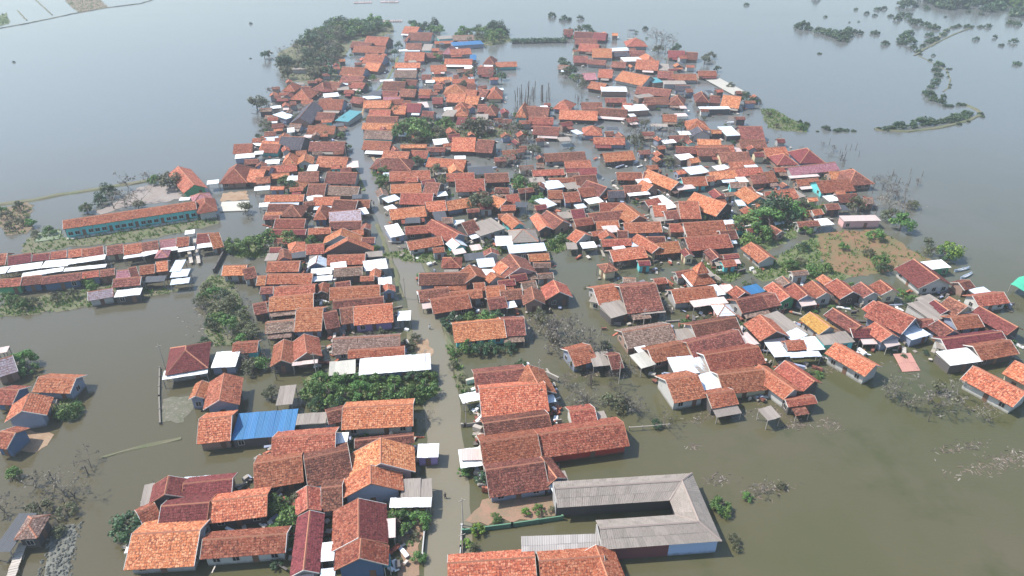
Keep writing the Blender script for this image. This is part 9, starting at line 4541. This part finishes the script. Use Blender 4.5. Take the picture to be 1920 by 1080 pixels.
for t in (.03, .35, .66, .97):
    p = E4[0].lerp(E4[1], t) - ext.location; q = ob('post', post_me, None, ext, (p.x, p.y + .15, 2.45)); q.scale = (1, 1, 3)

# ---------------------------------------------------------------- school
x, y, rz, L, D, ze, zr = SCHOOL
school = thing('school', (x, y, 0), rz); tag(school, 'long turquoise school with red tiled roof on the muddy embankment', 'school')
ob('wall', bmesh_box('wall', [(-L / 2 + .3, L / 2 - .3, -D / 2 + .7, D / 2 - .5, -.6, ze - .05)]), WALL['t'], school)
roof_parts(school, 'S', L, D, ze, zr, TILE['r'], math.hypot(x, y))
for i in range(20):
    X = -L / 2 + 1.3 + i * (L - 2.6) / 19
    if i % 4 == 2: ob('door', door_me, None, school, (X, -D / 2 + .69, .95))
    else:
        wd = ob('window', win_me, None, school, (X, -D / 2 + .69, 1.3)); wd.scale = (1.15, 1, .9); ob('pane', pane_me, None, wd)
ob('plinth', bmesh_box('plinth', [(-L / 2, L / 2, -D / 2 - .6, -D / 2 + .68, -.6, .18)]), SHEET['c'], school)
for i in range(11):
    q = ob('post', post_me, None, school, (-L / 2 + .4 + i * (L - .8) / 10, -D / 2 + .12, ze - .02)); q.scale = (1, 1, 2.4)
ex = Vector((L / 2 + 2.6, -.3, 0)); ex.rotate(Matrix.Rotation(rz, 3, 'Z'))
end = thing('house', (x + ex.x, y + ex.y, 0), rz + .05); tag(end, 'red hip-roofed block closing the eastern end of the turquoise school', 'house', 'flooded village houses')
ob('wall', bmesh_box('wall', [(-2.2, 2.2, -4, 4, -.6, 2.6)]), WALL['w'], end)
sw = thing('house', (0, 0, 0)); bpy.data.objects.remove(sw)
rr = roof_parts(end, 'H', 9.6, 5.6, 2.7, 4.6, TILE['r'], 200); rr.rotation_euler.z = math.pi / 2

# ---------------------------------------------------------------- mosque
a, b = V3(X_['mosque'][0]), V3(X_['mosque'][1])
d = (b - a).normalized(); n2 = Vector((-d.y, d.x, 0)); wd_ = (b - a).length; c_ = (a + b) / 2 + n2 * wd_ * .55; rz = math.atan2(d.y, d.x)
mq = thing('mosque', (c_.x, c_.y, 0), rz); tag(mq, 'small mosque with a two-tiered orange pyramid roof and white finial', 'mosque')
ob('wall', bmesh_box('wall', [(-wd_ / 2 + .6, wd_ / 2 - .6, -wd_ / 2 + .6, wd_ / 2 - .6, -.6, 2.75), (-wd_ * .2, wd_ * .2, -wd_ * .2, wd_ * .2, 2.75, 5.2)]), WALL['w'], mq)
roof_parts(mq, 'H', wd_ + .02, wd_, 2.8, 5.7, TILE['o'], 150, None, TILE['r'])
r2 = roof_parts(mq, 'H', wd_ * .5 + .02, wd_ * .5, 5.1, 7.6, TILE['o'], 150, None, TILE['r'])
ob('finial', mesh('finial', *tube([(0, 0, 7.5), (0, 0, 7.8), (0, 0, 8.1), (0, 0, 8.7)], [.12, .22, .1, .03], 6)), WALL['w'], mq)
tr_ = ob('gutter', bmesh_box('gutter', [(-wd_ / 2 - .55, -wd_ / 2 - .05, -wd_ / 2, wd_ / 2, 2.55, 2.68)]), SHEET['w'], mq)
openings(mq, wd_ - 1.2, wd_ - 1.2, 1.4, [0, 3], 140, rz)

# ---------------------------------------------------------------- trees
def leaf_cloud(n, R_, H_, z0, s, clumps, flat=1.):
    cs = [(Vector((RND.gauss(0, 1), RND.gauss(0, 1), 0)).normalized() * R_ * math.sqrt(RND.random()) * .92) for _ in range(clumps)]
    V = []
    for c in cs:
        e = max(.1, 1 - (c.length / R_) ** 2); c.z = z0 + H_ * (.06 + .8 * e * RND.uniform(.4, 1.05)); cr = R_ * RND.uniform(.16, .42)
        for _ in range(n // clumps):
            d = Vector((RND.gauss(0, 1), RND.gauss(0, 1), RND.gauss(0, 1))).normalized(); p = c + Vector((d.x, d.y, d.z * .75 * flat)) * cr * RND.uniform(.55, 1.05)
            if p.z < z0 * .5: p.z = z0 * .5 + RND.random() * .3
            nn = (d + Vector((RND.gauss(0, .5), RND.gauss(0, .5), RND.gauss(.35, .5)))).normalized(); u = nn.orthogonal().normalized(); u.rotate(Matrix.Rotation(RND.random() * 6.28, 3, nn)); w2 = nn.cross(u)
            k = s * RND.uniform(.6, 1.35); V += [p - u * k * .5, p + w2 * k * .36, p + u * k * .62, p - w2 * k * .36]
    return V
def trunk_parts(h, r, k, spread):
    P = [tube([(0, 0, -1), (RND.uniform(-.1, .1) * h, RND.uniform(-.1, .1) * h, h * .45), (RND.uniform(-.12, .12) * h, RND.uniform(-.12, .12) * h, h * .8)], [r, r * .75, r * .4])]
    for i in range(k):
        t = 2 * math.pi * i / k + RND.random(); z = h * RND.uniform(.35, .6)
        P.append(tube([(0, 0, z), (math.cos(t) * spread * .5, math.sin(t) * spread * .5, z + h * .2), (math.cos(t) * spread, math.sin(t) * spread, z + h * RND.uniform(.3, .45))], [r * .5, r * .35, r * .12], 4))
    return join(P)
def bare_parts(h, R_, twig):
    """limbs and twigs of a leafless tree; returns (limbs, twig quads)"""
    limbs, tw = [], []
    def grow(p, d, ln, r, lv):
        e = p + d * ln; m_ = p.lerp(e, .5) + Vector((RND.gauss(0, 1), RND.gauss(0, 1), 0)) * ln * .08
        if lv <= 2: limbs.append(tube([p, m_, e], [r, r * .8, r * .55], 4 if lv < 2 else 3))
        else:
            s = d.orthogonal().normalized() * max(r, .035)
            tw.extend([p - s, p + s, e + s * .4, e - s * .4])
        if lv >= 4: return
        for _ in range((3, 3, 3, 2)[lv]):
            a = Vector((RND.gauss(0, 1), RND.gauss(0, 1), RND.gauss(.25, .6))).normalized(); nd = (d * .55 + a * .8).normalized()
            grow(p.lerp(e, RND.uniform(.45, 1)), nd, ln * RND.uniform(.5, .75), r * .5, lv + 1)
    for _ in range(RND.choice((1, 1, 2))):
        grow(Vector((0, 0, -1)), (Vector((RND.gauss(0, .3), RND.gauss(0, .3), 1))).normalized(), h * .45 + 1, twig, 0)
    for _ in range(int(60 * R_ / 2)):
        q = tw[4 * RND.randrange(len(tw) // 4) + 2]; s = .16; u = Vector((RND.gauss(0, 1), RND.gauss(0, 1), RND.gauss(0, 1))).normalized() * s; v_ = u.orthogonal().normalized() * s
        tw.extend([q - u, q + v_, q + u, q - v_])
    return join(limbs), tw
PROTO = {}
def proto(k, n=4):
    out = []
    for i in range(n):
        if k in 'LKOY': t_ = trunk_parts(3.2, .17, 5, 1.3); c = leaf_cloud(1200 if k != 'O' else 760, 2.2, 2.9, .75, .34, 19)
        elif k == 'M': t_ = trunk_parts(1.8, .12, 5, 1.2); c = leaf_cloud(820, 2.2, 2.1, .15, .42, 16)
        elif k in 'UV': t_ = trunk_parts(1., .06, 4, .6); c = leaf_cloud(420, 2.1, 1.7, .15, .4, 10)
        elif k == 'B': t_, c = bare_parts(4.2, 2.4, .11)
        else:
            P_ = [tube([(0, 0, -1), (RND.uniform(-.2, .2), 0, 2.2), (RND.uniform(-.35, .35), RND.uniform(-.3, .3), 4.4)], [.2, .17, .1])]; c = []
            for _ in range(5):
                q = Vector((0, 0, RND.uniform(1.5, 4))); e = q + Vector((RND.gauss(0, .6), RND.gauss(0, .6), RND.uniform(.2, .9))); s = Vector((.04, .03, 0)); c += [q - s, q + s, e + s * .4, e - s * .4]
            t_ = join(P_)
        tm = mesh('trunk', *t_); tm.materials.append(LEAF['P'] if k in 'BP' else M_bark)
        cm = qmesh('crown', np.array([tuple(q) for q in c]), 4); cm.materials.append(LEAF[{'U': 'L', 'V': 'O'}.get(k, k)])
        out.append((tm, cm))
    return out
INFO = {'L': ('leafy_tree', 'tree', 'mid green leafy tree', 'leafy trees'), 'K': ('leafy_tree', 'tree', 'dark green leafy tree', 'leafy trees'), 'O': ('leafy_tree', 'tree', 'thin olive-green tree', 'leafy trees'),
 'Y': ('leafy_tree', 'tree', 'bright yellow-green tree', 'leafy trees'), 'M': ('mangrove_tree', 'mangrove', 'mangrove standing in open water', 'mangroves in the eastern water'), 'U': ('bush', 'bush', 'green bush between houses', 'bushes between the houses'),
 'V': ('bush', 'bush', 'olive bush between houses', 'bushes between the houses'), 'B': ('bare_tree', 'tree', 'bare grey tree in water', 'bare dead trees'), 'P': ('dead_trunk', 'dead tree', 'dead upright pole-like trunk in water', 'dead upright trunks in the water')}
rows = []
for k, x, y, wd in TREES:
    if k not in PROTO: PROTO[k] = proto(k, 6 if k in 'BML' else 4)
    tm, cm = RND.choice(PROTO[k]); nm, cat, ds, grp = INFO[k]
    if nm == 'leafy_tree' and wd < 3.4: nm, cat, ds, grp = 'shrub', 'shrub', ds.replace('tree', 'shrub'), 'small shrubs'
    if k == 'P': s = max(.5, min(wd / 7.5, 1.9)); sz = s * RND.uniform(.8, 1.2)
    else: s = max(wd, .8) / (4.0 if k != 'B' else 4.6); sz = s * RND.uniform(.85, 1.1)
    t = thing(nm, (x, y, 0), RND.uniform(0, 6.28)); t.scale = (s if k != 'P' else min(s, 1.1), s if k != 'P' else min(s, 1.1), sz)
    ob('trunk', tm, None, t); ob('crown', cm, None, t)
    big = '' if k in 'PUV' else ('large ' if wd > 6.2 else ('small ' if wd < 3.4 and nm != 'shrub' else ''))
    tag(t, None, cat, grp); rows.append((t, x, y, big + ds))
place_labels(rows)

# ---------------------------------------------------------------- walls, posts, boardwalks, boats
def seg_wall(name, pts, th, z1, m, label, cat='wall'):
    P = [V3(p) for p in pts]; t = thing(name, (P[0].x, P[0].y, 0)); tag(t, label, cat)
    wall_run(t, P, th, -.6, z1, m, 'wall_panel'); k = 0
    for a, b in zip(P, P[1:]):
        q = max(1, int((b - a).length / 3))
        for i in range(q + 1):
            p = a.lerp(b, i / q) - t.location; z = z1 + .12
            ob('pier', bmesh_box('pier', [(-.17, .17, -.17, .17, -.6, z)]), m, t, (p.x + .02 * (k % 2), p.y, 0)); k += 1
seg_wall('yard_wall', X_['gwall'], .2, .9, m_flat('mossy_green_wall', (.09, .19, .12), .85, .1, 2, (.25, .26, .2), .6), 'low mossy green yard wall in front of the grey U-shaped hall')
seg_wall('sea_wall', X_['swall'], .25, .45, m_flat('stained_concrete', (.17, .155, .13), .9, .1, 2), 'low concrete wall edging the yard under the maroon pyramid roof')
seg_wall('canal_wall', X_['cwall'], .4, 1.2, WALL['k'], 'dark slanting embankment wall at the end of the row houses')
seg_wall('road_wall', X_['rwall'], .18, .8, WALL['w'], 'low white wall along the road beside the two-tone gable roof')
seg_wall('gate_wall', X_['r2wall'], .18, .8, WALL['g'], 'low grey wall along the road edge by the green yard wall')
seg_wall('corner_fence', X_['fence'], .12, .7, M_post, 'thin wooden fence at the road edge above a white canopy', 'fence')
rows = []
for p in X_['poles']:
    t = thing('pole', (p[0], p[1], 0), RND.random()); tag(t, None, 'pole', 'thin poles standing by the houses')
    ob('shaft', mesh('shaft', *tube([(0, 0, -.8), (.03, 0, 3), (.05, 0, 6.2)], [.11, .09, .06], 6)), M_board, t); ob('crossarm', bmesh_box('crossarm', [(-.5, .6, -.04, .04, 5.6, 5.7)]), M_post, t)
    rows.append((t, p[0], p[1], 'thin weathered pole with short crossarm'))
place_labels(rows)
def planks(name, pts, wd, z, label, step=.45):
    P = [V3(p) for p in pts]; t = thing(name, (P[0].x, P[0].y, 0)); tag(t, label, 'boardwalk')
    pm = bmesh_box('plank', [(-wd / 2, wd / 2, -step * .44, step * .44, -.05, 0)]); pm.materials.append(M_board)
    for a, b in zip(P, P[1:]):
        d = b - a; k = int(d.length / step); an = math.atan2(d.y, d.x) - math.pi / 2
        for i in range(k):
            p = a.lerp(b, (i + .5) / k) - t.location; ob('plank', pm, None, t, (p.x + RND.uniform(-.06, .06), p.y, z + RND.uniform(0, .02)), an + RND.uniform(-.04, .04))
        for i in range(0, k, 5):
            for s in (-1, 1):
                p = a.lerp(b, i / k) - t.location + Vector((-d.y, d.x, 0)).normalized() * s * wd * .42; q = ob('post', post_me, None, t, (p.x, p.y, z - .06)); q.scale = (1, 1, 1.4)
planks('boardwalk', X_['board'], 1.3, .75, 'pale plank boardwalk leading to the thatched hut')
planks('boardwalk', X_['walks'][0], .9, .7, 'pale plank walkway next to the pale blue shack, shorter of the pair')
planks('boardwalk', X_['walks'][1], .9, .75, 'pale plank walkway ending among wrack, longer of the pair')
bpts = X_['rail']; a, b = V3(bpts[0]), V3(bpts[1])
t = thing('bamboo_rail', a); tag(t, 'long bamboo pole rail standing over the water beyond the red-walled house', 'rail')
d = b - a; ob('pole', mesh('pole', *tube([Vector((0, 0, .9)), d * .5 + Vector((0, 0, .85)), d + Vector((0, 0, .95))], [.09, .08, .07], 6)), M_board, t)
for i in range(4):
    q = ob('post', post_me, None, t, (d * (i / 3 * .96 + .02)) + Vector((0, .1, 1.0))); q.scale = (1, 1, 1.8)
# stones of the causeway
v, f = ribbon(X_['cause'], 2.4, -.15, .1, .5)
tag(ob('stone_causeway', mesh('stone_causeway', v, f), GR['stone']), 'half drowned rubble causeway beside the boardwalk', kind='structure')
Q = []; P = [V3(p) for p in X_['cause']]
for a, b in zip(P, P[1:]):
    d = b - a; s = Vector((-d.y, d.x, 0)).normalized()
    for _ in range(int(d.length * 22)):
        p = a + d * RND.random() + s * RND.uniform(-2.4, 2.4); k = RND.uniform(.1, .34); z = .3 * (1 - abs((p - a).dot(s)) / 2.6)
        Q.append(([p + Vector((k * math.cos(i * 1.57 + RND.random()), k * math.sin(i * 1.57 + RND.random()), z)) for i in range(4)] + [p + Vector((RND.uniform(-.05, .05), 0, z + k * .7))], [(0, 1, 4), (1, 2, 4), (2, 3, 4), (3, 0, 4)]))
tag(ob('causeway_rubble', mesh('causeway_rubble', *join(Q)), GR['stone']), 'grey rubble stones heaped along the causeway', 'rubble', kind='stuff')
hv = []
for i in range(7):
    u = i / 6; wd = .42 * math.sin(math.pi * min(max(u, .06), .94)) ** .6; zz = .42 + .35 * (2 * u - 1) ** 4
    hv += [(-2.6 + 5.2 * u, -wd, zz), (-2.6 + 5.2 * u, -wd * .6, -.1), (-2.6 + 5.2 * u, wd * .6, -.1), (-2.6 + 5.2 * u, wd, zz), (-2.6 + 5.2 * u, wd * .85, zz - .02), (-2.6 + 5.2 * u, wd * .5, .05), (-2.6 + 5.2 * u, -wd * .5, .05), (-2.6 + 5.2 * u, -wd * .85, zz - .02)]
hf = [(i * 8 + j, i * 8 + (j + 1) % 8, i * 8 + 8 + (j + 1) % 8, i * 8 + 8 + j) for i in range(6) for j in range(8)] + [tuple(range(7, -1, -1)), tuple(range(48, 56))]
hm = mesh('hull', hv, hf); hm.materials.append(SHEET['s'])
tm_ = bmesh_box('thwart', [(-.12, .12, -.36, .36, .3, .34)]); tm_.materials.append(M_board)
for i, p in enumerate(X_['boats']):
    t = thing('boat', (p[0], p[1], .02), .35 + .2 * i); tag(t, ('pale narrow boat moored in water beyond the green-walled sheet shed', 'pale boat lying closest to the houses, behind the green-walled shed')[i], 'boat', 'small boats')
    ob('hull', hm, None, t)
    for x in (-1.1, 0., 1.1): ob('thwart', tm_, None, t, (x, 0, 0))
# green hedge and embankment at the far pond
P = [V3(p) for p in X_['hedge']]
t = thing('pond_embankment', P[0]); wall_run(t, P, 1.2, -.5, .9, WALL['k'], 'bank_wall'); tag(t, 'straight dark embankment closing the far square pond', 'embankment')
Q = []
for a, b in zip(P, P[1:]):
    for _ in range(700):
        p = a.lerp(b, RND.random()) + Vector((RND.gauss(0, .5), RND.gauss(1.6, 1.3), RND.uniform(.5, 2.4))); u = Vector((RND.gauss(0, 1), RND.gauss(0, 1), RND.gauss(0, 1))).normalized() * .5; v_ = u.orthogonal().normalized() * .4
        Q += [p - u, p + v_, p + u, p - v_]
tag(ob('pond_hedge', qmesh('pond_hedge', np.array([tuple(q) for q in Q]), 4), LEAF['K']), 'clipped green hedge along the far pond embankment', 'hedge')
# slabs
def poly_slab(name, pts, z0, z1, m, label, cat, sub=None):
    P = [V3(p) for p in pts]; k = len(P); v = [(p.x, p.y, z) for z in (z0, z1) for p in P]
    f = [tuple(range(k - 1, -1, -1)), tuple(range(k, 2 * k))] + [(i, (i + 1) % k, k + (i + 1) % k, k + i) for i in range(k)]
    return tag(ob(name, mesh(name, v, f), m), label, cat)
poly_slab('terrace', X_['slab'], -.5, .3, SHEET['c'], 'pale concrete terrace in front of the hip-roofed house near the school', 'terrace')
poly_slab('terrace', X_['terrace'], -.5, .25, m_flat('mossy_terrace', (.17, .20, .13), .9, .2, 2, (.1, .14, .07), .7), 'mossy pale concrete yard at the western end of the school', 'terrace')
S4 = [V3(p) for p in X_['sunk']]; t = thing('sunken_roof', S4[0]); tag(t, 'rusty pink roof sunk level with the water beside the orange house', 'sunken roof')
rs = m_flat('rusted_pink_sheet', (.38, .19, .15), .8, .15, 2, (.15, .1, .08), .7, streak=True)
for p in S4: p.z = .1
S4[2].z = S4[3].z = .55
clad(t, S4[0], S4[1], S4[2], S4[3], rs, 1.0, 2)
for q in t.children: q.location.z = 0
S4 = [V3(p) for p in X_['tarp']]; t = thing('tarpaulin_shelter', ((S4[0] + S4[2]) / 2)); tag(t, 'bright green tarpaulin shelter at the eastern edge of the houses', 'shelter')
t.location.z = 0
g = []; gf = []
for i in range(7):
    for j in range(7):
        u, v_ = i / 6, j / 6; p = S4[0].lerp(S4[1], u).lerp(S4[3].lerp(S4[2], u), v_) - t.location
        g.append((p.x, p.y, 2.2 + .6 * math.sin(math.pi * u) + RND.uniform(-.15, .15)))
for i in range(6):
    for j in range(6): gf.append((i * 7 + j, i * 7 + 7 + j, i * 7 + 8 + j, i * 7 + j + 1))
ob('tarpaulin', mesh('tarpaulin', g, gf), m_flat('green_tarp', (.05, .36, .22), .5, .1, 1.5), t)
for p in S4:
    q = p - t.location; o_ = ob('post', post_me, None, t, (q.x * .9, q.y * .9, 2.3)); o_.scale = (1, 1, 2.9)
# fish pens of stakes far out
rows = []
for p in X_['pens']:
    t = thing('fish_pen', (p[0], p[1], 0), RND.uniform(-.2, .2)); bx = []
    for i in range(26):
        x, y = RND.uniform(-7, 7), RND.uniform(-2.5, 2.5); bx.append((x - .12, x + .12, y - .12, y + .12, -1, RND.uniform(.4, 1.1)))
    tag(ob('stakes', bmesh_box('stakes', bx), M_post, t), kind='stuff'); ob('raft', bmesh_box('raft', [(-7, 7, -2.6 + .9 * i, -2.0 + .9 * i, .2 + .02 * i, .32 + .02 * i) for i in range(6)]), SHEET['v'], t)
    tag(t, None, 'fish pen', 'fish pens in the far water'); rows.append((t, p[0], p[1], 'brown raft-like fish pen'))
place_labels(rows)
# ---------------------------------------------------------------- floating wrack and yard clutter
def scraps(pts, name, label, smin, smax, mats, flat=.6, hk=1.):
    B = {k: [] for k in range(len(mats))}
    for x, y, z in pts:
        a = RND.random() * 3.14; l_ = RND.uniform(smin, smax) * (2.4 if RND.random() < flat else 1); w_ = RND.uniform(smin, smax) * .55; h_ = RND.uniform(.03, .35) * (1 if RND.random() < .7 else 3) * hk + .03
        u = Vector((math.cos(a), math.sin(a), RND.uniform(-.15, .15) * hk)) * l_ * .5; s = Vector((-math.sin(a), math.cos(a), RND.uniform(-.2, .2))) * w_ * .5; p = Vector((x, y, z)); k = Vector((0, 0, h_))
        v = [p - u - s, p + u - s, p + u + s, p - u + s]; v += [q + k for q in v]
        B[RND.randrange(len(mats))].append((v, [(0, 3, 2, 1), (4, 5, 6, 7), (0, 1, 5, 4), (1, 2, 6, 5), (2, 3, 7, 6), (3, 0, 4, 7)]))
    vs, fs, mi = [], [], []
    for k, L_ in B.items():
        v, f = join(L_); o_ = len(vs); vs += v; fs += [tuple(i + o_ for i in q) for q in f]; mi += [k] * len(f)
    me = mesh(name, vs, fs)
    for m_ in mats: me.materials.append(m_)
    me.polygons.foreach_set('material_index', mi)
    return tag(ob(name, me), label, 'debris', None, 'stuff')
WM = [M_drift, M_drift, WALL['k'], M_bark, M_drift, M_bark, M_drift, WALL['b'], SHEET['g']]
for i, (p, rx, ry, a) in enumerate(X_['debris']):
    pts = []
    for _ in range(int(26 * rx * ry ** .5 * .55) + 12):
        u, v_ = RND.gauss(0, .42), RND.gauss(0, .42); pts.append((p[0] + u * rx * math.cos(a) - v_ * ry * math.sin(a), p[1] + u * rx * math.sin(a) + v_ * ry * math.cos(a), -.03))
    near = min(MK, key=lambda m: (m[1] - p[0]) ** 2 + (m[2] - p[1]) ** 2)[0]
    scraps(pts, 'floating_debris', 'drift of grey planks and wrack floating near %s, patch of %d pieces' % (near, len(pts)), .06, .4, WM, .8, .1)
scraps([(x, y, RND.uniform(0, .5)) for x, y in CLUTTER], 'yard_clutter', 'scrap boards, tins and bundles crowding the gaps between houses', .4, 1.5, [SHEET['w'], M_board, WALL['k'], WALL['s'], TILE['d'], SHEET['g'], M_post, TILE['r']], .4)
# tufts on the green banks
Q = []
for n, mk, pl in PATCHES:
    if mk not in ('grass', 'grassmud', 'earth', 'brownmud'): continue
    V = [Vector((p[0], p[1])) for p in pl]; x0, x1 = min(p.x for p in V), max(p.x for p in V); y0, y1 = min(p.y for p in V), max(p.y for p in V)
    k = min(900, int((x1 - x0) * (y1 - y0) * ({'grass': 2.2, 'grassmud': 1.2}.get(mk, .35))))
    for _ in range(k):
        q = Vector((RND.uniform(x0, x1), RND.uniform(y0, y1))); c = False
        for a, b in zip(V, V[1:] + V[:1]):
            if (a.y > q.y) != (b.y > q.y) and q.x < (b.x - a.x) * (q.y - a.y) / (b.y - a.y) + a.x: c = not c
        if not c: continue
        for _ in range(4):
            p = Vector((q.x + RND.gauss(0, .25), q.y + RND.gauss(0, .25), .1)); t_ = RND.random() * 6.28; u = Vector((math.cos(t_), math.sin(t_), 0)) * RND.uniform(.08, .2); h_ = Vector((RND.gauss(0, .2), RND.gauss(0, .2), RND.uniform(.2, .65)))
            Q += [p - u, p + u, p + u * .5 + h_, p - u * .5 + h_]
tag(ob('bank_grass', qmesh('bank_grass', np.array([tuple(q) for q in Q]), 4), LEAF['L']), 'rough grass tufts on the banks and plots', 'grass', None, 'stuff')

# ---------------------------------------------------------------- people wading on the road
def person(name, loc, rz, shirt, trousers, label, hairc=(.02, .015, .012)):
    t = thing(name, (loc[0], loc[1], -.45), rz); tag(t, label, 'person')
    J = [(0, 0, .92), (0, 0, 1.12), (0, .01, 1.32), (0, .02, 1.46), (0, .03, 1.54), (0, .045, 1.64), (0, .04, 1.72), (.19, .01, 1.4), (.25, .1, 1.16), (.2, .26, 1.06), (-.19, .01, 1.4), (-.26, -.04, 1.15), (-.24, .06, .92), (.1, 0, .86), (.12, .14, .5), (.12, .02, .1), (-.1, 0, .86), (-.11, -.02, .48), (-.12, -.16, .1)]
    Ed = [(0, 1), (1, 2), (2, 3), (3, 4), (4, 5), (5, 6), (2, 7), (7, 8), (8, 9), (2, 10), (10, 11), (11, 12), (0, 13), (13, 14), (14, 15), (0, 16), (16, 17), (17, 18)]
    Rr = [.15, .14, .16, .08, .06, .1, .085, .065, .048, .035, .065, .048, .035, .1, .07, .05, .1, .07, .05]
    me = bpy.data.meshes.new('body'); me.from_pydata(J, Ed, []); o = bpy.data.objects.new('body', me); COL.objects.link(o)
    sk = o.modifiers.new('skin', 'SKIN')
    for i, sv in enumerate(me.skin_vertices[0].data): sv.radius = (Rr[i], Rr[i] * .8); sv.use_root = (i == 0)
    o.modifiers.new('sub', 'SUBSURF').levels = 1; o.modifiers['sub'].render_levels = 1
    dg = bpy.context.evaluated_depsgraph_get(); em = bpy.data.meshes.new_from_object(o.evaluated_get(dg)); bpy.data.objects.remove(o)
    em.materials.clear()
    for c in ((.25, .14, .09), shirt, trousers): em.materials.append(m_flat('cloth' if c is not None else '', c, .85, .05, 8))
    for p in em.polygons:
        z = p.center.z; armout = abs(p.center.x) > .235 and z < 1.22
        p.material_index = 0 if (z > 1.47 or armout) else (1 if z > .9 else 2); p.use_smooth = True
    ob('body', em, None, t)
    hv, hf = [], []
    for i in range(5):
        ph = i / 4 * 1.75
        for j in range(8): th = j / 8 * 6.283; hv.append((.098 * math.sin(ph) * math.cos(th), .035 + .108 * math.sin(ph) * math.sin(th) - .012, 1.655 + .115 * math.cos(ph)))
    for i in range(4):
        for j in range(8): hf.append((i * 8 + j, i * 8 + (j + 1) % 8, i * 8 + 8 + (j + 1) % 8, i * 8 + 8 + j))
    ob('hair', mesh('hair', hv, hf), m_flat('hair', hairc, .7), t)
pp = X_['people']
person('person', pp[0], .3, (.05, .045, .05), (.06, .055, .05), 'person in dark clothes wading along the flooded road')
person('person', pp[1], -2.6, (.72, .72, .7), (.05, .05, .06), 'person in white shirt wading at the road edge by green bushes')
person('person', pp[2], 2.8, (.08, .07, .09), (.07, .06, .05), 'person in dark clothes far up the road between red roofs')

# ---------------------------------------------------------------- haze, a closed box of thin air
hz = ob('haze', bmesh_box('haze', [(-1600, 1600, -400, 2300, -2.2, 96)]))
m = bpy.data.materials.new('haze'); m.use_nodes = True; n = m.node_tree.nodes; n.clear()
vo = n.new('ShaderNodeVolumePrincipled'); vo.inputs['Density'].default_value = .0003; vo.inputs['Color'].default_value = (.82, .91, 1, 1); vo.inputs['Anisotropy'].default_value = .2
mo = n.new('ShaderNodeOutputMaterial'); m.node_tree.links.new(vo.outputs[0], mo.inputs['Volume']); hz.data.materials.append(m)
tag(hz, 'thin pale haze over the flooded plain', None, None, 'stuff')
